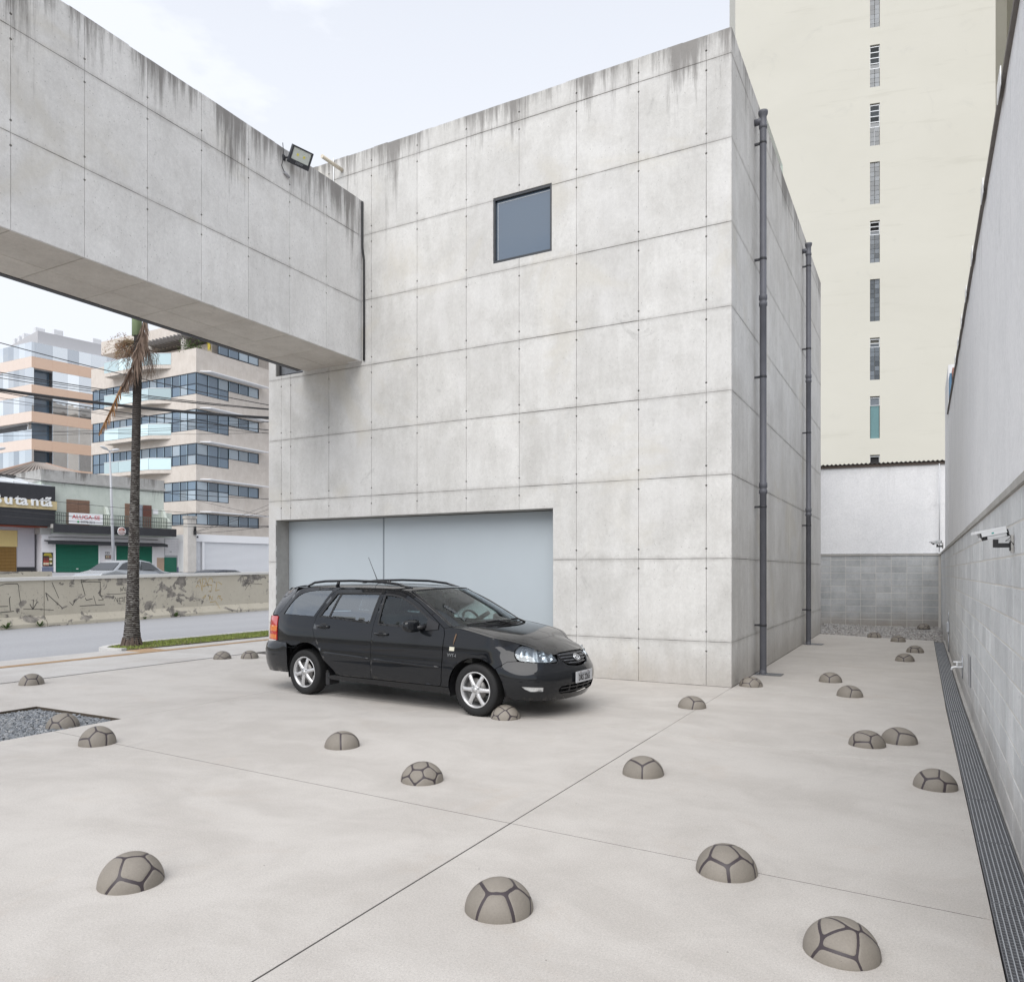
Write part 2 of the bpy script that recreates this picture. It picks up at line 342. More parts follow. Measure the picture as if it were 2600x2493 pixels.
def panel_wall(us, vs, fn, parent, matl, holes=(), g=.0022, notch=True, th=.03, name='concrete_panel', jit=.0012):
    for i in range(len(us) - 1):
        for j in range(len(vs) - 1):
            u0, u1, v0, v1 = us[i], us[i + 1], vs[j], vs[j + 1]
            gl = g if i else 0; gr = g if i < len(us) - 2 else 0
            jj = [rnd.uniform(-.0025, .0025) for _ in range(4)]
            poly = clip_rect(u0 + gl, u1 - gr, v0 + (g if j else 0) + jj[0] * (j > 0), v1 - (g if j < len(vs) - 2 else 0), holes)
            if not poly: continue
            poly = ccw(poly)
            if notch:
                zs = []
                for v in vs[1:-1]: zs += [v - .145, v + .145]
                xe = ([u0 + gl] if i else []) + ([u1 - gr] if i < len(us) - 2 else [])
                poly = notched(poly, xe, zs, g)
            if notch:
                dn = []
                for q in range(len(poly)):
                    a_, b_ = Vector(poly[q]), Vector(poly[(q + 1) % len(poly)]); dn.append(tuple(a_)); L_ = (b_ - a_).length
                    if L_ > .12:
                        nrm = Vector((a_.y - b_.y, b_.x - a_.x)) / L_; hz_ = abs(b_.y - a_.y) < abs(b_.x - a_.x); kk_ = int(L_ / .085)
                        for w_ in range(1, kk_): dn.append(tuple(a_.lerp(b_, w_ / kk_) + nrm * rnd.uniform(-.001, .0022 if hz_ else .0014)))
                poly = dn
            d = rnd.uniform(-jit, jit)
            me = slab_mesh(name, poly, lambda u, v, dd: fn(u, v, dd + d), th)
            link(name, me, matl, parent)

# ================================================================== ground
base = MB().add([(-900, -700, -.45), (700, -700, -.45), (700, 1400, -.45), (-900, 1400, -.45)], [(0, 1, 2, 3)]).build('ground', M['earth'], None, False); tag(base, kind='structure')
lot = empty('parking_forecourt'); tag(lot, kind='structure')
def slab(poly, matl, parent, z=0., th=.12, name='concrete_slab', g=.0055):
    poly = offset_poly(ccw(poly), g)
    return link(name, slab_mesh(name, poly, lambda u, v, d: (u, v, z - d), th, .0015), matl, parent)
J1 = lambda x: -6.70 - .047 * x
J2 = lambda x: -3.515 - .07 * x
XC = 2.682
xc = lambda y: 2.683 + .0058 * max(0., -y)
slab([(0, -15), (xc(-15), -15), (xc(-6.8), J1(XC)), (0, J1(0))], M['slab'], lot)
slab([(0, J1(0)), (xc(-6.8), J1(XC)), (xc(-3.7), J2(XC)), (0, J2(0))], M['slab'], lot, g=.004)
slab([(0, J2(0)), (xc(-3.7), J2(XC)), (XC, -.35), (0, -.12)], M['slab'], lot, g=.0025)
slab([(0.004, -.12), (XC, -.35), (XC, 3.1), (0.004, 3.35)], M['slab'], lot, g=.002)
slab([(0.004, 3.35), (XC, 3.1), (XC, 9.80), (0.004, 10.74)], M['slab'], lot, g=.002)
slab([(-5.62, -15), (0, -15), (0, J1(0)), (-5.62, J1(-5.62))], M['slab'], lot)
slab([(-5.62, J1(-5.62)), (0, J1(0)), (0, J2(0)), (-5.62, J2(-5.62))], M['slab'], lot, g=.005)
slab([(-5.62, J2(-5.62)), (0, J2(0)), (0, -.004), (-5.62, -.004)], M['slab'], lot, g=.002)
slab([(-9.68, -5.66), (-5.62, -5.66), (-5.62, -.004), (-9.68, -.004)], M['slab'], lot, g=.003)
slab([(-9.68, -15), (-7.30, -15), (-7.30, -5.66), (-9.68, -5.66)], M['slab'], lot, g=.003)
slab([(-9.02, 0), (-2.86, 0), (-2.86, .345), (-9.02, .345)], M['slab'], lot, name='threshold_slab', g=.004)
ub_ = MB(); bedm = plain('joint_filler', (.055, .05, .047), 1.)
for b2 in ((-9.69, -7.306, -15, -.002), (-7.306, -5.614, -5.655, -.002), (-5.614, 2.68, -15, -.002), (.006, 2.686, -.002, 9.7)): ub_.box(*b2, -.3, -.0022)
ub_.build('slab_bedding', bedm, lot, False)
# slit drain and sidewalk
slit = MB().box(-9.755, -9.692, -15, 20, -.20, -.05).build('slot_drain', M['metal_dark'], None); tag(slit, 'long dark slot drain between the forecourt and the pale sidewalk', 'drain')
walk = empty('sidewalk'); tag(walk, kind='structure')
for k in range(15):
    y0 = -15 + k * 2.6
    slab([(-12.42, y0), (-9.765, y0), (-9.765, y0 + 2.6), (-12.42, y0 + 2.6)], M['walk'], walk, g=.002)
slab([(-12.80, -15), (-12.425, -15), (-12.425, -1.02), (-12.80, -1.02)], M['walk'], walk, z=-.004, g=.003)
M['tactile'] = plain('tactile_tile', (.47, .335, .215), .85, var=.2)
tac = MB()
for k in range(96):
    y0 = -12 + k * .25
    tac.box(-11.83, -11.63, y0 + .004, y0 + .246, .001, .009)
    for a in range(4): tac.box(-11.81 + a * .045, -11.79 + a * .045, y0 + .012, y0 + .238, .009, .013)
tag(tac.build('tactile_strip', M['tactile'], walk, False), kind='stuff')
tp = MB()
for a in range(12):
    for b2 in range(12): tp.box(-12.36 + a * .045, -12.33 + a * .045, -.95 + b2 * .045, -.92 + b2 * .045, .008, .013)
tp.box(-12.38, -11.835, -.97, -.40, .001, .008)
tag(tp.build('tactile_warning_plate', M['tactile'], walk, False), kind='stuff')
# kerb, verge and road
M['kerb'] = concrete('kerb_concrete', (.52, .51, .49), (.64, .63, .61), None, pores=False)
kb = MB(); kpts = [(-12.50, -.98), (-12.75, -1.10), (-13.15, -1.06), (-13.42, -.80), (-13.62, -.3), (-13.74, .6), (-13.78, 20)]
kin = [(-12.50, -.86), (-12.74, -.96), (-13.08, -.93), (-13.30, -.72), (-13.49, -.26), (-13.60, .6), (-13.64, 20)]
for i in range(6):
    a, b2, c, d = kpts[i], kpts[i + 1], kin[i + 1], kin[i]
    kb.add([(*a, -.18), (*b2, -.18), (*c, -.18), (*d, -.18), (*a, .045), (*b2, .045), (*c, .045), (*d, .045)], [(4, 5, 6, 7), (0, 1, 5, 4), (2, 3, 7, 6), (1, 2, 6, 5), (3, 0, 4, 7)])
tag(kb.build('kerb', M['kerb'], None), kind='structure')
road = MB().add([(-12.805, -90, -.10), (-12.805, 120, -.10), (-38, 120, -.10), (-12.0, -90, -.10)], [(0, 1, 2, 3)])
road = MB().add([(-12.803, -120, -.09), (-12.803, 150, -.09), (-44, 150, -.09), (-8, -120, -.09)], [(0, 1, 2, 3)]).build('road', M['asphalt'], None, False); tag(road, kind='structure')
M['soil'] = plain('verge_soil', (.12, .10, .06), .95, var=.4, sc=6)
verge = MB().add([(*p, .012) for p in reversed(kin)] + [(-12.45, -.86, .012), (-12.45, 20, .012)], [tuple(range(9))]).build('verge', M['soil'], None); tag(verge, kind='structure')
def inpoly(x, y, poly):
    c = False; j = len(poly) - 1
    for i in range(len(poly)):
        if (poly[i][1] > y) != (poly[j][1] > y) and x < (poly[j][0] - poly[i][0]) * (y - poly[i][1]) / (poly[j][1] - poly[i][1]) + poly[i][0]: c = not c
        j = i
    return c
gm, gt, gb = mat('grass_blade'); gc = mixc(gt, noise(gt, worldpos(gt), 1.6, det=4), (.13, .20, .035), (.33, .39, .11)); gc = mixc(gt, mrange(gt, noise(gt, worldpos(gt), 23, det=2), .5, .75), gc, (.42, .38, .16)); gt.links.new(gc, gb.inputs['Base Color']); gb.inputs['Roughness'].default_value = .7; gb.inputs['Specular IOR Level'].default_value = .2
grass = MB(); gp = [(*p,) for p in kin] + [(-12.46, 20), (-12.46, -.86)]
k = 0
while k < 15000:
    y = rnd.uniform(-.95, 9.5); x = rnd.uniform(-13.62, -12.46)
    if not inpoly(x, y, gp): continue
    k += 1; h = rnd.uniform(.02, .065); a = rnd.uniform(0, 6.28); w = rnd.uniform(.004, .009); lx, ly = rnd.gauss(0, .022), rnd.gauss(0, .022)
    cx, sx_ = math.cos(a) * w, math.sin(a) * w
    grass.add([(x - cx, y - sx_, .01), (x + cx, y + sx_, .01), (x + lx, y + ly, .01 + h)], [(0, 1, 2)])
tag(grass.build('grass', gm, None, False), 'short bright green grass on the verge around the palm', kind='stuff')

# gravel
def stone_mesh(n, box, zfun, smin, smax, seed, avoid=None):
    r = random.Random(seed); mb = MB()
    bm = bmesh.new(); bmesh.ops.create_icosphere(bm, subdivisions=1, radius=1); iv = [v.co.copy() for v in bm.verts]; fi = [tuple(v.index for v in f.verts) for f in bm.faces]; bm.free()
    lo = [(1, 0, 0), (-1, 0, 0), (0, 1, 0), (0, -1, 0), (0, 0, 1), (0, 0, -1)]; lof = [(0, 2, 4), (2, 1, 4), (1, 3, 4), (3, 0, 4), (2, 0, 5), (1, 2, 5), (3, 1, 5), (0, 3, 5)]
    for i in range(n):
        x, y = r.uniform(box[0], box[1]), r.uniform(box[2], box[3])
        if avoid and avoid(x, y): continue
        s = r.uniform(smin, smax); q = Matrix.Rotation(r.uniform(0, 6.28), 3, 'Z') @ Matrix.Rotation(r.gauss(0, .5), 3, 'X') @ Matrix.Rotation(r.gauss(0, .5), 3, 'Y')
        k = Vector((s * r.uniform(.8, 1.25), s * r.uniform(.6, 1), s * r.uniform(.4, .8))); z = zfun(x, y) + r.uniform(-.3, .4) * s
        vs = []
        for v in (Vector(p) for p in lo):
            w = Vector((v.x * k.x, v.y * k.y, v.z * k.z)) * r.uniform(.75, 1.2); w = q @ w; vs.append((x + w.x, y + w.y, z + w.z))
        mb.add(vs, lof)
    return mb
def gravel_mat(name, cols):
    m, t, b = mat(name); g = t.nodes.new('ShaderNodeNewGeometry').outputs['Random Per Island']
    r = t.nodes.new('ShaderNodeValToRGB'); t.links.new(g, r.inputs[0]); e = r.color_ramp.elements
    e[0].color = (*cols[0], 1); e[1].color = (*cols[-1], 1)
    for i, c in enumerate(cols[1:-1]): x = e.new((i + 1) / (len(cols) - 1)); x.color = (*c, 1)
    t.links.new(r.outputs[0], b.inputs['Base Color']); b.inputs['Roughness'].default_value = .7; return m
M['gravel'] = gravel_mat('grey_gravel', [(.13, .14, .155), (.21, .225, .245), (.27, .285, .30), (.18, .19, .20), (.36, .36, .36)])
M['gravel_b'] = gravel_mat('pale_gravel', [(.22, .21, .20), (.34, .33, .325), (.42, .41, .40), (.28, .26, .24), (.48, .46, .44)])
gbd = MB().add([(-7.29, -15, -.075), (-5.63, -15, -.075), (-5.63, -5.67, -.075), (-7.29, -5.67, -.075)], [(0, 1, 2, 3)]).build('gravel_bed', M['gravel'], None, False); tag(gbd, kind='structure')
st = stone_mesh(11500, (-7.285, -5.635, -8.7, -5.675), lambda x, y: -.042, .014, .027, 3, lambda x, y: (x + 5.93) ** 2 + (y + 6.15) ** 2 < .155 ** 2)
tag(st.build('gravel', M['gravel'], None, False), 'loose blue grey gravel filling the square bed at the left', 'gravel', kind='stuff')
edge = MB()
for b2 in ((-7.30, -7.292, -15, -5.66), (-5.628, -5.62, -15, -5.66)): edge.box(b2[0], b2[1], b2[2], b2[3], -.12, -.004)
edge.box(-7.292, -5.628, -5.668, -5.66, -.12, -.004)
edge.build('gravel_edging', plain('rusty_edging', (.07, .055, .04), .9), lot)
gb2 = MB().add([(-1.6, 9.6, -.05), (2.95, 9.6, -.05), (2.95, 14.3, .05), (-1.6, 14.3, .05)], [(0, 1, 2, 3)]).build('back_gravel_bed', M['gravel_b'], None, False); tag(gb2, kind='structure')
st = stone_mesh(9000, (-.9, 2.89, 9.8, 14.05), lambda x, y: -.02 + .07 * max(0, (y - 10)) / 4 + .05 * max(0, 1.2 - x) * max(0, (y - 11.5)) / 3, .018, .042, 5, lambda x, y: y < 10.78 - .36 * x or (x < .02 and y < 11.1))
tag(st.build('loose_gravel', M['gravel_b'], None, False), 'pale loose gravel at the end of the passage below the back wall', 'gravel', kind='stuff')

# ================================================================== concrete building
bld = empty('concrete_building', (0, 0, 0), 0, 'windowless board-marked concrete box with one square window behind the parked car', 'building')
US = [-9.226, -8.881, -8.624, -7.63, -6.594, -5.556, -4.518, -3.480, -2.443, -1.405, -.367, 0]
VS = [0, .65, 1.87, 3.09, 4.31, 5.53, 6.75, 7.97, 9.19, 9.557]
HO = [(-9.03, -2.857, 0, 2.71), (-3.98, -2.88, 6.90, 8.007), (-9.03, -8.30, 5.60, 7.965)]
panel_wall(US, VS, lambda u, v, d: (u, d, v), bld, M['conc'], HO)
US2 = [0.03] + [.35 + .86 * k for k in range(13)] + [11.06]
panel_wall(US2, VS, lambda u, v, d: (-d, u, v), bld, M['conc'])
core = MB()
core.box(-9.2, -.03, .40, 11.03, 0, 9.53)
core.box(-9.2, -9.06, .03, .399, 0, 9.53); core.box(-9.06, -2.84, .03, .399, 2.73, 5.58); core.box(-2.84, -.03, .03, .399, 0, 5.58)
core.box(-8.28, -.03, .03, .399, 5.58, 6.87); core.box(-8.28, -4.0, .03, .399, 6.87, 8.03); core.box(-2.86, -.03, .03, .399, 6.87, 8.03); core.box(-9.06, -.03, .03, .399, 8.03, 9.53)
core.box(-9.06, -8.28, .03, .399, 7.98, 8.03)
core.build('wall_core', M['core'], bld, False)
# parapet cap (slightly ragged cement edge)
cap = MB()
x = -9.226
while x < -.001:
    x1 = min(0, x + rnd.uniform(.12, .5)); cap.box(x, x1, .004, .35, 9.54, 9.560 + rnd.uniform(0, .014)); x = x1
y = .351
while y < 11.06:
    y1 = min(11.06, y + rnd.uniform(.15, .5)); cap.box(-.35, -.004, y, y1, 9.54, 9.560 + rnd.uniform(0, .012)); y = y1
cap.build('parapet_cap', M['conc'], bld, False)
# left end wall and back as plain concrete
MB().box(-9.226, -9.201, .004, 11.06, 0, 9.55).build('end_wall', M['conc'], bld, False)
# gate recess: reveals, then two steel leaves
rv = MB(); rv.box(-9.059, -9.030, .004, .40, 0, 2.709); rv.box(-2.857, -2.841, .031, .40, 0, 2.709); rv.box(-9.029, -2.858, .031, .40, 2.7105, 2.729)
rv.build('reveal', M['jamb'], bld, False)
for (x0, x1) in ((-9.02, -6.600), (-6.572, -2.862)):
    o = MB().box(x0, x1, .355, .398, .012, 2.70).build('garage_door', M['door'], bld, False, .004)
boxpart('door_post', (-6.598, -6.574, .349, .397, .01, 2.705), plain('door_post_paint', (.23, .26, .285), .5), bld)
boxpart('door_guide', (-9.0295, -9.021, .357, .40, .01, 2.7), plain('guide_paint', (.3, .32, .34), .5), bld)
# square window
wf = MB()
for b2 in ((-3.98, -3.945, 6.90, 8.007), (-2.915, -2.88, 6.90, 8.007), (-3.945, -2.915, 6.90, 6.945), (-3.945, -2.915, 7.965, 8.007)): wf.box(b2[0] + .001, b2[1] - .001, .012, .09, b2[2] + .001, b2[3] - .001)
win = wf.build('window', plain('window_frame', (.03, .034, .04), .4), bld, False)
wgl, wt, wb = mat('window_glass'); wb.inputs['Base Color'].default_value = (.055, .09, .135, 1); wb.inputs['Roughness'].default_value = .03; wb.inputs['Specular IOR Level'].default_value = 1.0; wb.inputs['IOR'].default_value = 1.7; wb.inputs['Coat Weight'].default_value = .6; wb.inputs['Coat Roughness'].default_value = .01; bump(wt, wb, noise(wt, worldpos(wt), .5, det=1), .12, .12)
boxpart('pane', (-3.944, -2.916, .055, .07, 6.946, 7.964), wgl, win)
il = MB()
for b2 in ((-3.915, -3.908, 6.95, 7.925), (-3.908, -2.93, 7.918, 7.925)): il.box(b2[0], b2[1], .051, .0545, b2[2], b2[3])
il.build('inner_frame_edge', plain('pale_edge', (.55, .58, .6), .4), win, False)
# perforated screen beside the bridge
gr = MB(); gr.box(-9.029, -8.301, .10, .14, 5.602, 5.66); gr.box(-9.029, -8.99, .10, .14, 5.66, 7.96)
scr = gr.build('screen_window', M['metal_dark'], bld, False)
pm = MB()
for k in range(27): pm.box(-8.985 + k * .0255, -8.978 + k * .0255, .115, .122, 5.661, 7.94)
for k in range(89): pm.box(-8.989, -8.302, .1225, .129, 5.67 + k * .0255, 5.678 + k * .0255)
pm.build('mesh_screen', M['steel'], scr, False)
boxpart('dark_backing', (-9.05, -8.29, .34, .39, 5.59, 7.97), M['metal_dark'], scr)
rs = MB(); rs.box(-9.059, -9.0305, .004, .40, 5.601, 7.96); rs.box(-9.03, -8.301, .031, .40, 5.578, 5.5995); rs.build('screen_reveal', M['jamb'], bld, False)
# white overflow spout and conduit on the roof edge
M['cream'] = plain('cream_pvc', (.66, .60, .49), .5)
tag(MB().tube([(-7.30, .01, 9.33), (-7.30, -.55, 9.33)], .035, 12).build('overflow_spout', M['cream'], None), 'cream plastic overflow spout sticking out near the roof edge', 'pipe')
tag(MB().tube([(-7.50, -.012, 9.60), (-7.50, -.012, 8.70)], .011, 8).build('conduit', M['white'], None), 'thin white conduit running down behind the bridge parapet', 'conduit')

# ---- concrete bridge
br = empty('concrete_footbridge', (0, 0, 0), 0, 'board-marked concrete enclosed footbridge crossing overhead at the upper left', 'bridge')
XB, XL, ZB, ZT = -6.807, -8.30, 5.612, 8.63
UB = [-15.05 + .8755 * k for k in range(17)]; UB = [u for u in UB] ; UB[-1] = -1.04 + 0; UB = [-.10 - .8755 * k for k in range(18)][::-1]
VB = [ZB, 6.730, 7.955, ZT]
panel_wall(UB, VB, lambda u, v, d: (XB - d, u, v), br, M['conc_bridge'])
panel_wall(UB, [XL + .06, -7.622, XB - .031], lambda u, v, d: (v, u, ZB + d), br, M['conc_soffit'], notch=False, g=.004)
MB().box(XL + .03, XB - .03, UB[0], -.11, ZB + .028, ZT - .03).build('bridge_core', M['core'], br, False)
MB().box(XL, XL + .03, UB[0], -.10, ZB + .031, ZT - .01).build('bridge_outer_wall', M['conc_bridge'], br, False)
ct = MB(); y = UB[0]
while y < -.101:
    y1 = min(-.1, y + rnd.uniform(.15, .6)); ct.box(XB - .22, XB - .002, y, y1, ZT - .02, ZT + rnd.uniform(.003, .016)); y = y1
ct.build('bridge_parapet', M['conc_bridge'], br, False)
MB().box(XB - .30, XB - .004, -.098, -.001, ZB + .002, ZT - .004).build('bridge_end_strip', M['conc_bridge'], br, False)
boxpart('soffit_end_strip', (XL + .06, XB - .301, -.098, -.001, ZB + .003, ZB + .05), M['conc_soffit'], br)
ab = MB(); ab.box(XL - .045, XL + .058, UB[0], -.10, ZB - .012, ZB + .002); ab.box(XL - .045, XL - .035, UB[0], -.10, ZB + .002, ZB + .12)
ab.build('edge_angle', M['metal_dark'], br, False)
cb = MB().tube([(-6.79, -.022, 8.60), (-6.79, -.022, 7.75), (-6.755, -.022, 7.50), (-6.75, -.022, 6.4), (-6.752, -.022, 5.62)], .02, 8).build('wall_cable', M['cable'], None)
tag(cb, 'thick black cable running down the seam between bridge and wall', 'cable')
# floodlight on the bridge face
fl = empty('floodlight', (XB, -1.88, 8.46), 0, 'square black floodlight on a bracket near the bridge parapet', 'floodlight')
Mf = Matrix.Translation((.22, .02, .07)) @ Matrix.Rotation(R(-36), 4, 'Y') @ Matrix.Rotation(R(28), 4, 'Z')
Mf = Matrix.Translation((.24, .06, .06)) @ Matrix.Rotation(R(-20), 4, 'Z') @ Matrix.Rotation(R(35), 4, 'Y') @ Matrix.Rotation(R(-4), 4, 'X')
fl.scale = (.88, .88, .88); hb = MB(); hb.box(-.035, .02, -.21, .21, -.17, .15, Mf)
hb.box(.02, .032, -.21, -.175, -.17, .15, Mf); hb.box(.02, .032, .175, .21, -.17, .15, Mf); hb.box(.02, .032, -.175, .175, .125, .15, Mf); hb.box(.02, .032, -.175, .175, -.17, -.085, Mf)
hb.build('housing', plain('floodlight_black', (.035, .038, .045), .5), fl, False)
MB().box(.0205, .024, -.174, .174, -.084, .124, Mf).build('lens', plain('floodlight_lens', (.62, .66, .62), .2, var=.1), fl, False)
for dy in (-.07, .06): MB().box(.0245, .027, dy - .02, dy + .02, .0, .04, Mf).build('led_chip', plain('led_chip', (.75, .68, .12), .4), fl, False)
MB().box(-.24, -.03, -.06, -.03, -.02, .02, Mf).tube([(0, -.12, .02), (.1, -.05, .05), (.2, .03, .06)], .016, 6).box(0, .012, -.16, -.09, -.03, .07).build('bracket', M['metal_dark'], fl, False)
tx = text_mesh('100W', .062, .0015); tx.transform(Mf @ Matrix.Translation((.034, 0, -.14)) @ Matrix.Rotation(R(90), 4, 'Z')); link('wattage_lettering', tx, plain('grey_print', (.25, .26, .28), .5), fl)
MB().tube([(.04, -.19, .26), (.05, -.17, .02), (.02, -.20, -.16), (.03, -.13, -.27)], .007, 6).build('cord', M['cable'], fl)
MB().tube([(.03, -.14, -.26), (.035, -.02, -.31)], .026, 8).build('junction_sleeve', plain('sleeve_grey', (.32, .32, .34), .5), fl)

# ---- rainwater pipes on the side wall
def downpipe(y, r, label):
    d = empty('downpipe', (0.10, y, 0), 0, label, 'drainpipe', 'downpipes on the side wall'); d.scale = (1, 1, 1)
    xo = .035
    mb = MB(); prof = [(r, .02), (r, 2.95), (r * 1.22, 2.96), (r * 1.22, 3.01), (r * 1.05, 3.02), (r * 1.05, 3.05), (r * 1.22, 3.06), (r * 1.22, 3.13), (r, 3.14), (r, 6.02), (r * 1.22, 6.03), (r * 1.22, 6.08), (r * 1.05, 6.09), (r * 1.05, 6.12), (r * 1.22, 6.13), (r * 1.22, 6.2), (r, 6.21), (r, 8.93)]
    mb.lathe(prof, 18, Matrix.Translation((xo, 0, 0))); mb.build('pipe', M['pipe'], d)
    hd = MB(); hd.lathe([(r, 8.93), (r * 1.2, 8.94), (r * 1.2, 8.985), (r * 1.03, 9.0), (r * 1.03, 9.13), (r * 1.35, 9.165), (r * 1.42, 9.19), (r * 1.42, 9.215), (r * 1.2, 9.215), (r * .9, 9.10)], 18, Matrix.Translation((xo, 0, 0)))
    hd.tube([(xo, 0, 9.06), (-.10, 0, 9.06)], r * .95, 14); hd.build('hopper_head', M['pipe'], d)
    ft = MB().tube([(xo, 0, .06), (xo, -.02, .015), (xo + .02, -.06, -.03)], [r * 1.01, r * 1.05, r * .9], 14).build('shoe', M['pipe'], d)
    for z in (8.70, 6.80, 4.87, 2.74, .80):
        MB().lathe([(r * 1.005, z - .02), (r * 1.09, z - .018), (r * 1.09, z + .018), (r * 1.005, z + .02)], 16, Matrix.Translation((xo, 0, 0))).box(-.10, xo - r, -.02, .02, z - .015, z + .015).build('clip', M['metal_dark'], d)
downpipe(1.72, .055, 'thick grey drainpipe on the side wall, nearer the corner'); downpipe(7.40, .055, 'thick grey drainpipe on the side wall, farther down the passage')
def floor_grate(x0, x1, y0, y1, label):
    g = empty('floor_grate', ((x0 + x1) / 2, (y0 + y1) / 2, .003), 0, label, 'drain grate'); w, h = (x1 - x0) / 2, (y1 - y0) / 2
    fr = MB(); fr.box(-w, w, -h, -h + .012, 0, .006); fr.box(-w, w, h - .012, h, 0, .006); fr.box(-w, -w + .012, -h + .012, h - .012, 0, .006); fr.box(w - .012, w, -h + .012, h - .012, 0, .006); fr.build('frame', M['steel_dark'], g, False)
    boxpart('sump', (-w + .012, w - .012, -h + .012, h - .012, .0005, .002), M['black'], g)
    b2 = MB()
    for k in range(13): xx = -w + .03 + k * (2 * w - .06) / 12; b2.box(xx - .006, xx + .006, -h + .013, h - .013, .0022, .006)
    b2.build('bars', M['steel'], g, False)
floor_grate(.02, .44, 1.56, 1.86, 'small floor grate at the foot of the nearer drainpipe'); floor_grate(.03, .43, 7.35, 7.72, 'small floor grate at the foot of the farther drainpipe')
tag(MB().box(-.034, -.022, 2.75, 4.75, 9.575, 9.80).build('glass_rail', clear_glass('rail_glass', (.72, .86, .83), .15), None, False), 'pale green glass guard on the roof edge above the drainpipe', 'glass rail')

# ================================================================== right boundary wall
rw = empty('block_wall', (0, 0, 0), 0, 'grey concrete block wall with cement coping along the right side', 'wall')
XW = 2.92; BH, BL_ = .1975, .45
bm_ = {}
def block_meshes(n, L, H):
    res = []
    for k in range(n):
        r = random.Random(50 + k); mb = MB(); c = .004
        w, h = L / 2 - .0045, H / 2 - .0055
        jx = lambda: r.uniform(-.0016, .0016)
        o = [(-w + jx(), -h + jx()), (w + jx(), -h + jx()), (w + jx(), h + jx()), (-w + jx(), h + jx())]; i_ = offset_poly(o, c)
        vs = [(0, a, b2) for a, b2 in i_] + [(c, a, b2) for a, b2 in o] + [(.05, a, b2) for a, b2 in o]
        mb.add(vs, [(0, 1, 2, 3)] + [(j, (j + 1) % 4, 4 + (j + 1) % 4, 4 + j) for j in range(4)] + [(4 + j, 4 + (j + 1) % 4, 8 + (j + 1) % 4, 8 + j) for j in range(4)])
        me = mb.mesh('block'); me.materials.append(M['block']); res.append(me)
    return res
bms = block_meshes(6, BL_, BH)
cand = []
for j in range(11):
    z = .0 + BH * (j + .5)
    y = -8.19
    while y < 13.9:
        cand.append((y + BL_ / 2, z)); y += BL_
cand.sort(key=lambda c: (abs(c[0] + 4.5) if c[0] > -6.6 else 99))
far = MB()
for i, (y, z) in enumerate(cand):
    if i < 290:
        o = link('block', bms[rnd.randrange(6)], None, rw); o.location = (XW + rnd.uniform(-.0015, .0015), y, z)
    else:
        d = rnd.uniform(-.0015, .0015); w, h = BL_ / 2 - .0045, BH / 2 - .0055
        far.add([(XW + d, y - w, z - h), (XW + d, y + w, z - h), (XW + d, y + w, z + h), (XW + d, y - w, z + h), (XW + .05, y - w - .004, z - h - .004), (XW + .05, y + w, z - h), (XW + .05, y + w, z + h), (XW + .05, y - w, z + h)], [(0, 1, 2, 3), (0, 1, 5, 4), (1, 2, 6, 5), (2, 3, 7, 6), (3, 0, 4, 7)])
tag(far.build('blocks', M['block'], rw), kind='stuff')
boxpart('wall_core', (XW + .0035, XW + .19, -8.2, 14.3, 0, 2.172), M['mortar'], rw)
cp = MB(); y = -8.2
while y < 14.0:
    y1 = min(14.05, y + rnd.uniform(.6, 1.6)); cp.box(XW - .018, XW + .2, y, y1 - .002, 2.174, 2.222 + rnd.uniform(-.002, .003)); y = y1
cp.build('coping', M['cope'], rw, False)
MB().prism([(xc(-8.2) + .196, -8.2), (2.926, -8.2), (2.926, 9.9), (xc(9) + .2, 9.9), (xc(0) + .2, 0)], lambda u, v, d: (u, v, d), -.1, .012).build('wall_toe', M['cope'], rw)
uw = empty('neighbour_wall', (0, 0, 0), 0, 'tall white painted side wall rising above the block wall on the right', 'wall')
MB().box(2.965, 3.45, -9, 9.0, 2.18, 5.30).build('wall', M['white_wall'], uw, False)
ts = MB(); y = -9
while y < 9.0:
    y1 = y + 1.1; ts.box(2.935, 3.5, y, min(9.0, y1) - .003, 5.30, 5.335 + rnd.uniform(0, .012)); y = y1
ts.build('roof_edge', plain('roof_edge', (.17, .155, .145), .9), uw, False)
for y in (-4.4, -2.6, -.9, .45, 1.7, 2.9, 4.0): boxpart('flashing_tab', (2.925, 2.932, y - .14, y + .14, 5.26, 5.40), M['white'], uw)
en = empty('wall_end_block', (0, 0, 0), 0, 'taller grey rendered block at the far end of the white side wall', 'wall')
MB().box(2.962, 3.5, 9.02, 11.6, 2.19, 6.45).build('wall', M['white_wall'], en, False)
tag(MB().box(2.99, 3.05, 7.2, 8.3, 5.37, 5.95, None).build('red_panel', plain('brick_red_paint', (.33, .16, .125), .8), None, False), 'small brick red panel standing on the roof edge at the far right', 'panel')
tag(MB().box(2.94, 2.98, 7.25, 7.9, 5.37, 5.85, None).build('blue_panel', plain('blue_paint', (.10, .21, .34), .7), None, False), 'small blue panel beside the red one on the far roof edge', 'panel')

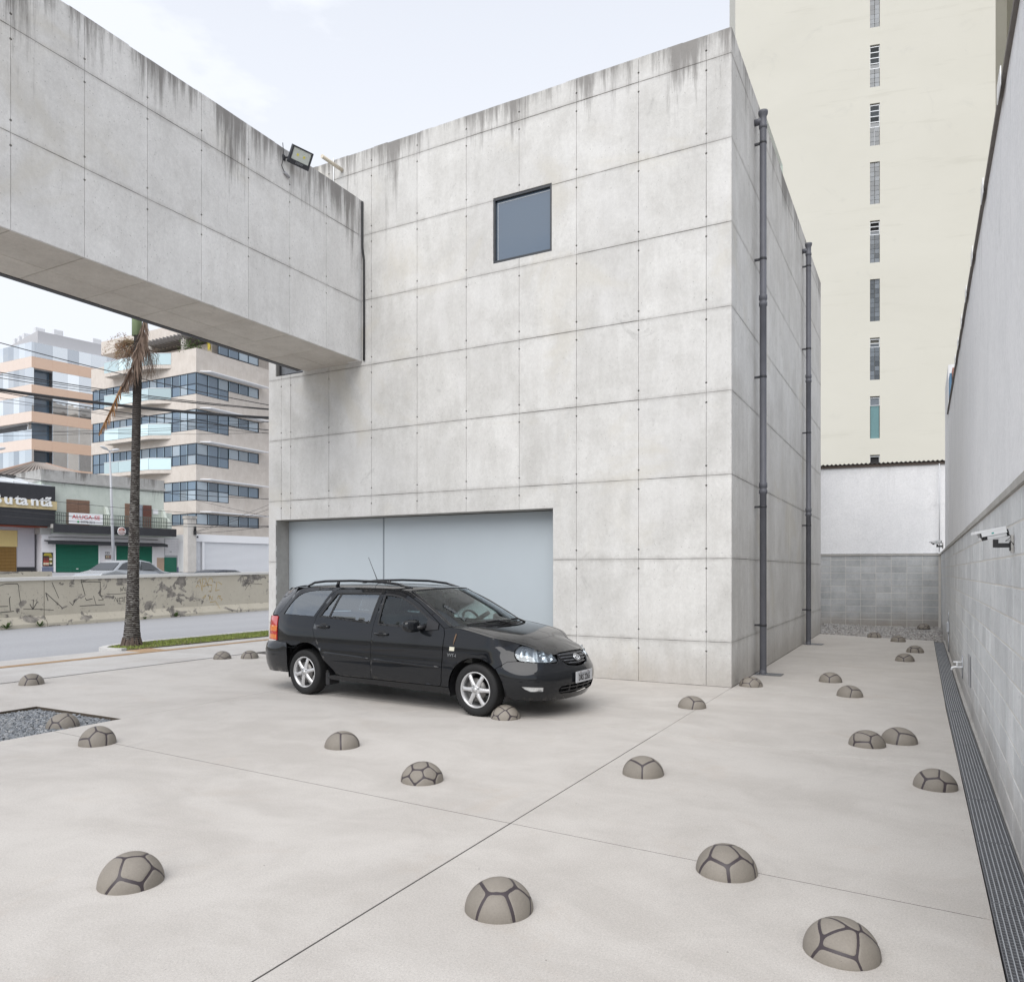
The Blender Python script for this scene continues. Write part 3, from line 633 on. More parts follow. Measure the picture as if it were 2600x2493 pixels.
# back wall
bw = empty('back_wall', (2.92, 14.1, 0), math.atan2(-.5, -3.27), 'white rendered wall on grey blocks closing the end of the passage', 'wall')   # local x runs left along the wall, local -y is the front? (rotated ~188 deg): front is +y local
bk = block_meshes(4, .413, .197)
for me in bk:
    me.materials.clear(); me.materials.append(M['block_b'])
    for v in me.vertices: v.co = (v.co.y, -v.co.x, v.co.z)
for j in range(-1, 11):
    for i in range(11):
        o = link('block', bk[rnd.randrange(4)], None, bw); o.location = (.06 + .413 * (i + .5), .0 + rnd.uniform(-.002, .002), .06 + .197 * (j + .5))
boxpart('block_core', (-.3, 4.7, -.25, -.004, -.2, 2.14), M['mortar'], bw)
boxpart('coping', (-.05, 4.7, -.25, .02, 2.145, 2.205), M['cope'], bw)
boxpart('wall', (-.3, 4.7, -.25, -.02, 2.206, 4.80), M['white_wall'], bw)
cs = MB(); n = 150
top = [(-.28 + 4.98 * i / n, 4.90 + .022 * math.sin(i / n * 4.98 / .118 * 2 * math.pi)) for i in range(n + 1)]
for i in range(n):
    (x0, z0), (x1, z1) = top[i], top[i + 1]
    cs.add([(x0, .09, z0), (x1, .09, z1), (x1, -1.2, z1 - .12), (x0, -1.2, z0 - .12), (x0, .09, z0 - .016), (x1, .09, z1 - .016), (x1, -1.2, z1 - .136), (x0, -1.2, z0 - .136)], [(0, 1, 2, 3), (0, 4, 5, 1), (4, 7, 6, 5)])
cs.build('corrugated_roof', plain('fibre_cement', (.085, .08, .075), .9), bw)
boxpart('roof_batten', (-.28, 4.7, -.2, .03, 4.802, 4.872), plain('batten', (.13, .105, .09), .9), bw)
tag(MB().tube([(2.875, 13.98, 2.24), (2.875, 13.98, 4.80)], .016, 10).build('corner_pipe', plain('pale_pipe', (.55, .56, .58), .5), None), 'slim white pipe in the corner where back wall meets side wall', 'pipe')

# channel grates
cg_ = {}
M['grate_sump'] = plain('sump_dark', (.02, .02, .022), .8)
tag(MB().box(2.685, 2.905, -14, 9.9, -.34, -.04).build('drain_channel', M['grate_sump'], None, False), 'dark sunken drain channel under the long steel grating', 'drain')
lb = MB().box(-.0025, .0025, -.49, .49, -.022, 0).mesh('long_bar', False); lb.materials.append(M['steel'])
cm = MB()
for k in range(33): y = -.48 + k * .03; cm.box(-.093, .093, y - .0035, y + .0035, -.024, -.0045)
cmm = cm.mesh('cross_bars', False); cmm.materials.append(M['steel_dark'])
rm = MB()
for b2 in ((-.099, -.0945, -.496, .496), (.0945, .099, -.496, .496), (-.094, .094, -.496, -.4915), (-.094, .094, .4915, .496)): rm.box(b2[0], b2[1], b2[2], b2[3], -.03, .0)
rmm = rm.mesh('rim', False); rmm.materials.append(M['steel_dark'])
LG = {0: 'nearest length of steel channel grating at the bottom right edge', 1: 'second nearest length of steel channel grating beside the block wall'}
ORD = [w_ for w_ in 'first second third fourth fifth sixth seventh eighth ninth tenth eleventh twelfth thirteenth fourteenth fifteenth sixteenth seventeenth eighteenth nineteenth'.split()][::-1]
for k in range(19):
    y = -9.1 + k * 1.0
    if y > 9.4: break
    lab = 'steel drain grating length %s' % ''
    g = empty('channel_grate', (xc(y) + .097, y + .003 * rnd.uniform(-1, 1), .002 + rnd.uniform(-.003, .001)), (.0058 if y < 0 else 0) + rnd.uniform(-.002, .002), ORD[k] + ' steel grating length of the channel drain, counted from the back gravel', 'drain grate', 'steel gratings of the channel drain')
    g.scale = (.955, 1, 1)
    link('rim', rmm, None, g); tag(link('cross_bars', cmm, None, g), kind='stuff')
    for a in range(8): o = link('long_bar', lb, None, g); o.location = (-.082 + a * .0234, 0, .0015)

# wall fittings
def cctv(loc, rz, sc, label):
    c = empty('security_camera', loc, rz, label, 'security camera', None); c.scale = (sc,) * 3
    # local: wall behind at +x, arm towards -x, camera looks along +y (up the passage) and slightly down
    boxpart('wall_box', (-.03, 0, -.05, .05, -.10, .13), M['cope'], c, .004)
    MB().box(-.045, -.031, -.035, .035, -.075, .045).box(-.20, -.045, -.026, .026, -.032, .026).box(-.225, -.165, -.028, .028, -.03, .075).build('arm', M['black'], c, False, .004)
    Mc = Matrix.Translation((-.195, 0, .135)) @ Matrix.Rotation(R(-12), 4, 'Y') @ Matrix.Rotation(R(24), 4, 'Z')
    MB().box(-.13, .12, -.042, .042, -.045, .045, Mc).build('body', M['white'], c, False, .01)
    MB().box(-.165, -.131, -.043, .043, -.047, .046, Mc).build('front_cap', M['black'], c, False, .006); MB().box(.121, .15, -.043, .043, -.046, .046, Mc).build('rear_cap', M['black'], c, False, .006)
    MB().lathe([(.026, 0), (.03, .012), (.0, .013)], 16, Mc @ Matrix.Translation((-.165, 0, 0)) @ Matrix.Rotation(R(-90), 4, 'Y')).build('lens', plain('lens', (.02, .02, .025), .08), c)
    MB().prism([(-.27, .052), (.12, .052), (.12, .085), (-.27, .085)], lambda u, v, d: Mc @ Vector((u, d, v)), -.058, .058).box(-.20, .12, -.0575, -.052, .0, .052, Mc).box(-.20, .12, .052, .0575, .0, .052, Mc).build('sun_shield', M['white'], c, False, .004)
    MB().box(-.075, -.045, -.0585, -.0577, .018, .036, Mc).build('maker_badge', plain('badge_green', (.05, .35, .30), .4), c, False)
    MB().tube([(-.06, .0, .16), (-.03, -.02, .10), (-.09, -.03, .05), (-.04, -.045, .06), (-.0, -.055, .0)], .005, 6).build('lead', M['cable'], c)
cctv((2.917, -5.55, 1.845), 0, .48, 'white security camera with black arm near the right edge of the picture')
cctv((2.917, 11.3, 2.33), 0, .7, 'tiny distant security camera above the coping at the far corner')
fa = empty('garden_tap', (2.915, .90, .37), 0, 'white garden tap with cross handle low on the block wall', 'tap')
MB().tube([(0, 0, 0), (-.09, 0, 0), (-.125, 0, -.008), (-.135, 0, -.045)], [.015, .014, .014, .013], 10).build('spout', M['white'], fa)
MB().tube([(-.065, 0, .01), (-.065, 0, .06)], .013, 10).tube([(-.115, 0, .068), (-.015, 0, .068)], .010, 8).tube([(-.065, -.045, .068), (-.065, .045, .068)], .010, 8).build('handle', M['white'], fa)
MB().tube([(-.004, .04, .16), (-.004, .04, -.16)], .008, 8).build('riser', M['steel'], fa); MB().lathe([(.028, 0), (.028, .006), (0, .008)], 14, Matrix.Rotation(R(-90), 4, 'Y')).build('flange', M['steel'], fa)
tag(MB().box(2.905, 2.916, -.95, -.62, .34, .70).build('meter_cover', plain('meter_grey', (.33, .335, .35), .5), None, False, .003), 'flat grey meter cover on the block wall in front of the tap', 'cover')
sk = empty('wall_socket', (2.915, 6.6, .55), 0, 'grey socket box and conduit low on the far block wall', 'socket')
boxpart('box', (-.05, 0, -.06, .06, -.1, .1), M['steel'], sk, .004); MB().tube([(-.012, 0, -.1), (-.012, 0, -.5)], .012, 8).tube([(-.012, 0, .1), (-.012, 0, .32)], .008, 8).build('conduit', M['steel'], sk)

# ================================================================== cream tower
M['tower'] = concrete('tower_render', (.595, .580, .475), (.675, .662, .560), None, pores=False, objvar=0)
def tower_mat():
    m, t, b = mat('tower_paint'); p = worldpos(t)
    col = mixc(t, noise(t, p, .18, (1, 1, 2.2), det=7, rough=.6, dist=.6), (.555, .543, .482), (.63, .618, .556))
    col = mixc(t, math_(t, 'MULTIPLY', mrange(t, noise(t, p, .55, (1, 1, 1), det=9, rough=.72, dist=.8), .57, .75), .42), col, (.46, .455, .42))
    col = mixc(t, math_(t, 'MULTIPLY', mrange(t, noise(t, p, .9, (.25, .25, 2.6), det=6, rough=.65), .58, .72), .22), col, (.40, .39, .33))
    t.links.new(col, b.inputs['Base Color']); b.inputs['Roughness'].default_value = .9; b.inputs['Specular IOR Level'].default_value = .2; return m
M['tower'] = tower_mat()
tw = empty('tower_block', (.122, 28.549, 0), R(13.68), 'tall blank cream apartment tower with one column of slit windows', 'building')
tb = MB(); WX0, WX1 = .155, .585
zs = [-3] ; wz = [(29.45 - 2.78 * k - (2.0 if k else 1.95), 29.45 - 2.78 * k) for k in range(10)]
tb.box(-5.99, WX0, 0, 12, -1, 44); tb.box(WX1, 5.44, 0, 12, -1, 44)
zz = 44
for (z0, z1) in wz:
    tb.box(WX0 + .0001, WX1 - .0001, .0005, 12, z1, zz); zz = z0
tb.box(WX0 + .0001, WX1 - .0001, .0005, 12, -1, zz)
tb.build('wall', M['tower'], tw, False)
MB().box(5.441, 8.4, 7.5, 12, -1, 43).box(8.4, 14, -3, 12, -1, 43).build('side_wing', M['tower'], tw, False)  # second box: unseen mass added to shade the recessed wing wall
gbm, gbt, gbb = mat('glass_block'); r_ = gbt.nodes.new('ShaderNodeObjectInfo').outputs['Random']
gbt.links.new(mixc(gbt, r_, (.05, .058, .064), (.15, .17, .19)), gbb.inputs['Base Color']); gbb.inputs['Roughness'].default_value = .15; gbb.inputs['Specular IOR Level'].default_value = .8
M['gb_mortar'] = plain('block_mortar', (.24, .235, .21), .9); M['alu'] = plain('aluminium', (.66, .68, .70), .4, .3); M['dark_in'] = plain('dark_interior', (.03, .03, .032), .9)
gbme = MB().box(-.096, .096, -.02, .05, -.105, .105).mesh('glass_block', False); gbme.materials.append(gbm)
teal = plain('teal_pane', (.13, .24, .25), .15)
for k, (z0, z1) in enumerate(wz):
    w = empty('window', (0, 0, 0), 0, parent=tw)
    nb, top = {0: (9, 0), 1: (4, 4), 2: (4, 4), 3: (9, 0), 4: (6, 3), 5: (9, 0), 6: (7, 2), 7: (0, 1), 8: (0, 2), 9: (9, 0)}[k]
    H = z1 - z0; xm = (WX0 + WX1) / 2
    boxpart('backing', (WX0, WX1, .16, .2, z0, z1), M['gb_mortar'] if nb > 6 else M['dark_in'], w)
    bh = H / 9.0
    if nb:
        boxpart('mortar', (WX0, WX1, .10, .155, z0, z0 + nb * bh), M['alu'] if k == 2 else M['gb_mortar'], w)
        for i in range(nb):
            for s_ in (-1, 1):
                o = link('glass_block', gbme, None, w); o.location = (xm + s_ * .107, .08, z0 + (i + .5) * bh)
    if k == 7:
        boxpart('pane', (WX0 + .03, WX1 - .02, .09, .11, z0, z1 - .45), teal, w); zt = z1 - .44
    elif k == 8: zt = z0
    else: zt = z0 + nb * bh
    if top:
        f = MB(); f.box(WX0, WX0 + .025, .06, .12, zt, z1 - .04); f.box(WX1 - .025, WX1, .06, .12, zt, z1 - .04); f.box(WX0 + .025, WX1 - .025, .06, .12, zt, zt + .025)
        for i in range(top):
            zz_ = zt + (z1 - .06 - zt) * (i + 1) / max(1, top); f.box(WX0 + .025, WX1 - .025, .05, .11, zz_ - .03, zz_)
        f.build('louvre_frame', M['alu'], w, False)
        for i in range(top):
            h_ = (z1 - .06 - zt) / top; z_ = zt + h_ * i
            if k in (4, 6, 7, 8) and i == 0 or k in (1, 2) and i == 0: boxpart('pane', (WX0 + .03, WX1 - .03, .085, .095, z_ + .03, z_ + h_ - .04), gbm, w)
            elif k in (1, 2): MB().box(WX0 + .03, WX1 - .03, -.004, .004, -.09, .09, Matrix.Translation((0, .08, z_ + h_ / 2)) @ Matrix.Rotation(R(35), 4, 'X')).build('louvre_blade', gbm, w, False)

# ================================================================== half-ball bollards
M['dome'] = None
def dome_mats():
    m, t, b = mat('bollard_concrete'); p = objpos(t); wp = worldpos(t)
    col = mixc(t, noise(t, wp, 5.5, det=6, rough=.65, dist=.6), (.185, .165, .140), (.25, .226, .195))
    oi = t.nodes.new('ShaderNodeObjectInfo').outputs['Random']; k = mrange(t, oi, 0, 1, .93, 1.06, False); g = math_(t, 'MULTIPLY', k, mrange(t, noise(t, wp, 130, det=2), .25, .75, .92, 1.07, False))
    cb = nd(t, 'ShaderNodeCombineColor'); [t.links.new(g, cb.inputs[i]) for i in range(3)]
    col = mixc(t, 1., col, cb.outputs[0], 'MULTIPLY')
    v = nd(t, 'ShaderNodeTexVoronoi', Scale=42., Randomness=1.); t.links.new(wp, v.inputs['Vector']); sel = nd(t, 'ShaderNodeSeparateColor'); t.links.new(v.outputs['Color'], sel.inputs[0])
    pr = math_(t, 'MULTIPLY', math_(t, 'LESS_THAN', v.outputs['Distance'], .09), math_(t, 'GREATER_THAN', sel.outputs[0], .86))
    col = mixc(t, math_(t, 'MULTIPLY', pr, .7), col, (.09, .08, .07))
    t.links.new(col, b.inputs['Base Color']); b.inputs['Roughness'].default_value = .62; b.inputs['Specular IOR Level'].default_value = .35
    bump(t, b, noise(t, wp, 130, det=3), .12, .002)
    return m
M['dome'] = dome_mats(); M['seam'] = plain('seam_paint', (.042, .032, .036), .5, var=.3, sc=30)
def sph(az, el):   # azimuth 0 towards the camera side, positive to its right
    az, el = R(az), R(el); return Vector((math.sin(az) * math.cos(el), -math.cos(az) * math.cos(el), math.sin(el)))
def cell_poly(i, seeds, wid):
    s = seeds[i]; up = Vector((0, 0, 1)) if abs(s.z) < .9 else Vector((0, 1, 0))
    e1 = s.cross(up).normalized(); e2 = s.cross(e1).normalized()
    poly = [(-4, -4), (4, -4), (4, 4), (-4, 4)]
    planes = [((s - o).normalized(), wid) for j, o in enumerate(seeds) if j != i] + [(Vector((0, 0, 1)), -.06)]
    for n, w in planes:                    # keep n.(s + a e1 + b e2) >= w * |.|   (margin taken as linear near the edge)
        c, a, b = n.dot(s), n.dot(e1), n.dot(e2); out_ = []
        def val(p): return c + a * p[0] + b * p[1] - w * math.sqrt(1 + min(p[0] ** 2 + p[1] ** 2, 3))
        m = len(poly)
        for q in range(m):
            p0, p1 = poly[q], poly[(q + 1) % m]; v0, v1 = val(p0), val(p1)
            if v0 >= 0: out_.append(p0)
            if (v0 >= 0) != (v1 >= 0): f = v0 / (v0 - v1); out_.append((p0[0] + (p1[0] - p0[0]) * f, p0[1] + (p1[1] - p0[1]) * f))
        poly = out_
        if len(poly) < 3: return None
    dd = []
    for p in poly:
        if not dd or (abs(p[0] - dd[-1][0]) + abs(p[1] - dd[-1][1])) > .02: dd.append(p)
    if len(dd) < 3: return None
    # rounded corners
    pts = []; m = len(dd)
    for q in range(m):
        p0, p1, p2 = Vector(dd[q - 1]), Vector(dd[q]), Vector(dd[(q + 1) % m])
        l0, l1 = (p0 - p1).length, (p2 - p1).length; r0, r1 = min(.13, l0 * .42), min(.13, l1 * .42)
        a = p1 + (p0 - p1) * (r0 / l0); b = p1 + (p2 - p1) * (r1 / l1)
        for k in range(5): f = k / 4; pts.append((a * (1 - f) + p1 * f) * (1 - f) + (p1 * (1 - f) + b * f) * f)
    # densify
    res = []
    for q in range(len(pts)):
        p, n_ = pts[q], pts[(q + 1) % len(pts)]; k = max(1, int((n_ - p).length / .16))
        for h in range(k): res.append(p.lerp(n_, h / k))
    return [(p.x, p.y) for p in res], s, e1, e2
def dome(x, y, r, h, seeds, label, wid=.028, z0=0., yaw=None):
    if yaw is None: yaw = math.atan2(2.415 - x, -(-11.143 - y)) * -1
    yaw = math.atan2(-11.143 - y, 2.415 - x) + math.pi / 2
    d = empty('half_ball_bollard', (x, y, z0), yaw, label, 'bollard', 'half-ball concrete bollards')
    def P(v, k=1.): v = v.normalized(); return (v.x * r * k, v.y * r * k, v.z * h * k)
    mb = MB(); prof = [(r * math.cos(a), h * math.sin(a)) for a in [-.12] + [math.pi / 2 * i / 14 for i in range(14)] + [math.pi / 2 - .01]]
    mb.lathe(prof, 40); mb.build('dark_seams', M['seam'], d)
    for i in range(len(seeds)):
        c = cell_poly(i, seeds, wid * rnd.uniform(.75, 1.35))
        if not c: continue
        poly, s, e1, e2 = c; cx = sum(p[0] for p in poly) / len(poly); cy = sum(p[1] for p in poly) / len(poly); n = len(poly); vs = []; fs = []
        rings = (1.0, .965, .80, .6, .4, .2); ks = (1.0006, 1.0085, 1.010, 1.011, 1.0115, 1.012)
        for f, k in zip(rings, ks):
            for (a, b) in poly: vs.append(P(s + e1 * (cx + (a - cx) * f) + e2 * (cy + (b - cy) * f), k))
        vs.append(P(s + e1 * cx + e2 * cy, 1.012))
        for q in range(len(rings) - 1):
            for k in range(n): fs.append((q * n + k, q * n + (k + 1) % n, (q + 1) * n + (k + 1) % n, (q + 1) * n + k))
        L = (len(rings) - 1) * n
        for k in range(n): fs.append((L + k, L + (k + 1) % n, len(vs) - 1))
        MB().add(vs, fs, True).build('concrete_patch', M['dome'], d)
def rseeds(seed, n):
    r = random.Random(seed); best = []
    pts = []
    tries = 0
    while len(pts) < n and tries < 4000:
        tries += 1
        v = Vector((r.gauss(0, 1), r.gauss(0, 1), abs(r.gauss(0, 1)) * 1.1 - .12)).normalized()
        if v.z > -.15 and all((v - p).length > 1.02 - tries * .00012 for p in pts): pts.append(v)
    return pts
D1 = [sph(*a) for a in ((-62, 36), (14, 42), (-8, 2), (44, 8), (86, 38), (150, 72), (-130, 20), (170, 15), (120, 5))]
D2 = [sph(*a) for a in ((0, 84), (-4, 24), (48, 30), (-66, 33), (104, 42), (180, 20), (-125, 20), (95, 2))]
D3 = [sph(*a) for a in ((-84, 34), (-8, 62), (-26, 17), (32, 22), (98, 56), (104, 10), (170, 60), (-150, 20), (160, 8))]
D4 = [sph(*a) for a in ((-72, 34), (-2, 46), (-8, 4), (58, 26), (150, 78), (112, 40), (-46, 66), (-150, 22), (160, 10), (105, 0))]
DOMES = [
 (-1.345, -8.525, .178, .158, D1, 'half-ball bollard alone on the bare slab at the lower left of the forecourt'),
 (.561, -7.853, .170, .144, D2, 'half-ball bollard at the bottom centre, right beside the long diagonal joint'),
 (1.453, -6.834, .170, .144, D3, 'half-ball bollard sitting right on the cross joint at lower right'),
 (2.105, -7.511, .171, .142, D4, 'nearest and largest half-ball bollard, bottom right, with a tiny triangular patch'),
 (-1.124, -6.125, .172, .145, 12, 'many-patched half-ball bollard on open slab in front of the car, left of the long joint'),
 (-2.487, -5.519, .174, .142, [sph(*a) for a in ((-50, 25), (40, 30), (-140, 40), (110, 12), (130, 60), (180, 10))], 'half-ball bollard with one dark seam down its front, left of the many-patched one'),
 (-4.664, -6.572, .174, .170, [sph(*a) for a in ((-60, 48), (5, 22), (-50, 4), (52, 15), (62, 62), (110, 30), (170, 40), (-130, 20))], 'half-ball bollard just outside the corner of the gravel bed'),
 (-5.930, -6.153, .174, .160, [sph(*a) for a in ((-70, 20), (-32, 8), (-30, 56), (12, 30), (75, 35), (170, 60), (130, 10), (-140, 20))], 'half-ball bollard standing in the gravel bed'),
 (-9.252, -4.634, .174, .160, [sph(*a) for a in ((-55, 25), (0, 62), (0, 12), (60, 25), (140, 30), (-140, 30))], 'half-ball bollard at the far left near the slot drain'),
 (-9.442, -.973, .172, .148, 21, 'left one of the two half-ball bollards behind the car by the slot drain'),
 (-9.048, -.656, .172, .150, [sph(*a) for a in ((-70, 30), (0, 75), (-15, 20), (35, 25), (85, 20), (160, 30), (-140, 20))], 'right one of the two half-ball bollards behind the car, next to its rear bumper'),
 (-1.786, -3.538, .168, .150, 14, 'half-ball bollard touching the front wheel of the parked car'),
 (.381, -5.093, .171, .144, [sph(*a) for a in ((-45, 28), (40, 28), (-10, 78), (110, 35), (-130, 30), (180, 20))], 'half-ball bollard on the open slab just right of the long joint, mid picture'),
 (-.083, -1.839, .174, .138, [sph(*a) for a in ((-35, 35), (45, 20), (60, 62), (120, 20), (-130, 20), (180, 45))], 'half-ball bollard on the long joint ahead of the car near the building'),
 (.216, .299, .174, .138, 17, 'half-ball bollard tucked against the building corner below the first drainpipe'),
 (1.196, 1.323, .174, .144, [sph(*a) for a in ((-50, 25), (38, 25), (-5, 72), (110, 25), (-135, 25), (180, 20))], 'half-ball bollard in the passage mouth, farther of the pair opposite the drainpipe'),
 (1.566, .012, .176, .144, [sph(*a) for a in ((-40, 35), (50, 18), (75, 62), (130, 15), (-135, 25), (180, 35))], 'half-ball bollard in the passage mouth, nearer of the pair opposite the drainpipe'),
 (2.145, 4.861, .176, .144, [sph(*a) for a in ((-45, 12), (-20, 62), (30, 20), (95, 25), (180, 30), (-135, 30))], 'half-ball bollard halfway down the passage, nearer of two by the grating'),
 (2.302, 6.671, .174, .144, [sph(*a) for a in ((-60, 15), (-5, 18), (55, 22), (10, 70), (120, 15), (180, 30), (-130, 25))], 'half-ball bollard halfway down the passage, farther of two by the grating'),
 (1.364, 10.198, .176, .142, [sph(*a) for a in ((-60, 20), (0, 22), (55, 25), (-40, 72), (120, 25), (180, 25), (-130, 30))], 'half-ball bollard on the far slab edge before the back gravel, left one'),
 (1.927, 9.216, .176, .146, [sph(*a) for a in ((-35, 25), (40, 20), (10, 75), (110, 25), (180, 25), (-120, 20))], 'half-ball bollard on the far slab edge before the back gravel, right one'),
 (2.476, 13.15, .176, .140, 23, 'farthest half-ball bollard in the gravel under the back wall'),
 (1.953, -3.06, .176, .142, [sph(*a) for a in ((-70, 12), (-28, 40), (-20, 5), (48, 25), (0, 80), (110, 30), (180, 25), (-125, 45))], 'left and nearer one of two overlapping half-ball bollards at the right'),
 (2.223, -2.758, .172, .142, [sph(*a) for a in ((-45, 30), (35, 20), (70, 65), (110, 15), (180, 30), (-130, 20))], 'right and farther one of two overlapping half-ball bollards at the right'),
 (2.512, -4.373, .172, .138, [sph(*a) for a in ((-65, 22), (-2, 12), (48, 2), (-35, 66), (62, 50), (120, 25), (180, 30), (-130, 25))], 'half-ball bollard right beside the steel grating at the far right'),
]
RAD = {1: .170, 2: .166, 3: .159, 0: .164, 24: .155, 4: .170, 11: .167, 12: .169, 13: .170}
for k_, (x, y, r, h, sd_, lab) in enumerate(DOMES):
    r = RAD.get(k_, .165)
    dome(x, y, r, h, rseeds(sd_, 13) if isinstance(sd_, int) else sd_, lab, z0=(-.045 if lab.endswith('in the gravel bed') else (.08 if lab.startswith('farthest') else 0)))

# ================================================================== road wall
rwl = empty('graffiti_wall', (-22.244, 1.684, 0), R(98.0), 'long peeling cream retaining wall with black and yellow graffiti across the road', 'wall')
def peel():
    m, t, b = mat('peeling_paint'); p = worldpos(t)
    col = mixc(t, noise(t, p, 1.1, det=7, rough=.65), (.47, .43, .35), (.60, .56, .47))
    col = mixc(t, math_(t, 'MULTIPLY', mrange(t, noise(t, p, 5, det=7, rough=.7), .55, .7), .5), col, (.33, .30, .25))
    big = noise(t, p, 1.75, (1, 1, 1.35), det=9, rough=.62, dist=.6); sel = noise(t, p, .45, det=2)
    mk = mrange(t, math_(t, 'ADD', math_(t, 'MULTIPLY', big, .8), math_(t, 'MULTIPLY', sel, .30)), .588, .63)
    pc = mixc(t, mrange(t, noise(t, p, 3.5, det=7, rough=.7), .35, .65), (.10, .092, .088), (.31, .285, .255)); col = mixc(t, math_(t, 'MULTIPLY', mk, .9), col, pc)
    sm = mrange(t, noise(t, p, 7, det=8, rough=.7, dist=.5), .655, .675); col = mixc(t, math_(t, 'MULTIPLY', sm, .75), col, (.17, .15, .135))
    t.links.new(col, b.inputs['Base Color']); b.inputs['Roughness'].default_value = .9; bump(t, b, math_(t, 'SUBTRACT', noise(t, p, 30, det=4), mk), .35, .012); return m
M['peel'] = peel()
# local: x along the wall to the right, +y away, front at y = 0
edges_ = [-40, -9.5, 1.45, 13.2, 30, 46]
for i in range(len(edges_) - 1):
    x0, x1 = edges_[i] + .012, edges_[i + 1] - .012
    top = lambda x: 1.375 + .0145 * max(-12, min(x, 26))
    mb = MB(); pr = [(-.16, -.15), (-.15, .02), (0, .26), (0, 1), (.24, 1), (.24, -.15)]
    v0 = [(x0, y_, (z_ if z_ != 1 else top(x0))) for y_, z_ in pr]; v1 = [(x1, y_, (z_ if z_ != 1 else top(x1))) for y_, z_ in pr]
    mb.add(v0 + v1, [(0, 1, 2, 3, 4, 5), (11, 10, 9, 8, 7, 6)] + [(k, 6 + k, 6 + (k + 1) % 6, (k + 1) % 6) for k in range(6)]); mb.build('wall_section', M['peel'], rwl)
cpb = MB(); x = -40
while x < 45:
    x1 = x + rnd.choice((2.3, 3.1, 3.6)); z0, z1 = top(x), top(x1)
    cpb.add([(x + .01, -.05, z0 + .003), (x1, -.05, z1 + .003), (x1, .29, z1 + .003), (x + .01, .29, z0 + .003), (x + .01, -.05, z0 + .11), (x1, -.05, z1 + .11), (x1, .29, z1 + .11), (x + .01, .29, z0 + .11)], [(3, 2, 1, 0), (4, 5, 6, 7), (0, 1, 5, 4), (1, 2, 6, 5), (2, 3, 7, 6), (3, 0, 4, 7)]); x = x1
cpb.build('coping', plain('white_limewash', (.70, .69, .66), .8, var=.12, sc=1.5), rwl)
def strokes(name, label, lines, matl, w):
    mb = MB()
    for ln in lines:
        for (a, b2) in zip(ln[:-1], ln[1:]):
            A, B = Vector((a[0], 0, a[1])), Vector((b2[0], 0, b2[1])); d = (B - A)
            if d.length < 1e-4: continue
            d.normalize(); n = Vector((-d.z, 0, d.x)) * w * rnd.uniform(.8, 1.2); A = A - d * w; B = B + d * w
            mb.add([A - n, B - n, B + n, A + n], [(0, 1, 2, 3)])
    for i, v in enumerate(mb.v): mb.v[i] = (v[0], (-.004 if v[2] > .262 else -.004 - .15 * (.262 - v[2]) / .24), v[2])
    o = mb.build(name, matl, rwl, False); o['label'] = label; return o
gk = plain('black_spray', (.02, .02, .022), .7); gy_ = plain('ochre_spray', (.46, .30, .05), .7)
strokes('black_tag', 'black sprayed pixo strokes on the left half', [[(-.6, 1.22), (0, 1.25), (.19, 1.3), (.54, 1.3), (.58, 1.25), (.62, .91), (.66, .69)], [(.32, .9), (.29, .84), (.32, .48)], [(-.5, .62), (.24, .61)], [(-.8, .4), (0, .43), (.43, .45)], [(.96, .64), (1.06, .48), (1.2, .7)], [(1.08, .78), (1.06, .48)], [(.75, .5), (1.31, .47), (1.77, .42)], [(1.72, 1.32), (1.96, .81)], [(1.5, .99), (2.09, .48)], [(1.5, .99), (1.58, .74)], [(2.8, 1.34), (2.94, .89)], [(2.8, 1.33), (3.55, 1.32), (3.55, .87), (3.67, .69), (3.48, .68)], [(2.96, .77), (3.0, .7), (3.23, .74)], [(3.28, .83), (3.38, .53)], [(2.75, .51), (3.73, .52)], [(2.36, .66), (2.47, .55), (2.58, .71)]], gk, .009)
strokes('black_letters', 'small black lettering beside the palm trunk', [[(4.4, .97), (4.4, 1.09), (4.46, .99), (4.53, 1.12), (4.58, .99)], [(4.62, 1.11), (4.62, .98)], [(4.12, .61), (4.18, .75), (4.27, .59), (4.28, .74)], [(4.34, .72), (4.34, .6), (4.5, .61), (4.5, .74), (4.34, .72)], [(4.55, .59), (4.56, .75), (4.68, .75)], [(3.81, .89), (4.21, .87), (4.68, .9)], [(10.84, 1.33), (10.97, 1.22)], [(10.86, 1.05), (10.97, 1.16), (11.29, 1.15), (12.1, 1.1)], [(11.25, 1.18), (10.97, .86)], [(11.25, 1.17), (11.34, .98)], [(11.48, 1.19), (11.55, 1.26)]], gk, .008)
strokes('ochre_tag', 'ochre sprayed tag on the right half', [[(8.14, 1.24), (8.28, 1.38), (8.3, 1.24), (8.39, .88)], [(8.39, .88), (8.41, 1.39), (8.59, 1.39), (8.63, 1.26), (8.45, 1.06)], [(8.45, 1.06), (8.75, 1.14), (8.95, 1.11), (8.91, .88), (8.75, .85)], [(8.69, 1.17), (8.79, 1.39), (8.95, 1.39), (8.99, 1.23)], [(9.24, 1.25), (9.16, .87), (9.38, .91)], [(8.05, 1.04), (8.14, 1.15), (8.24, 1.04)], [(8.79, .5), (8.83, .68), (8.95, .5), (8.99, .67)], [(9.28, .55), (9.32, .66), (9.45, .64), (9.38, .57), (9.55, .51), (9.49, .45)], [(8.39, .59), (8.61, .71), (8.51, .57)], [(9.32, 1.24), (9.53, 1.13)], [(8.85, .41), (9.16, .43), (9.32, .12)]], gy_, .009)
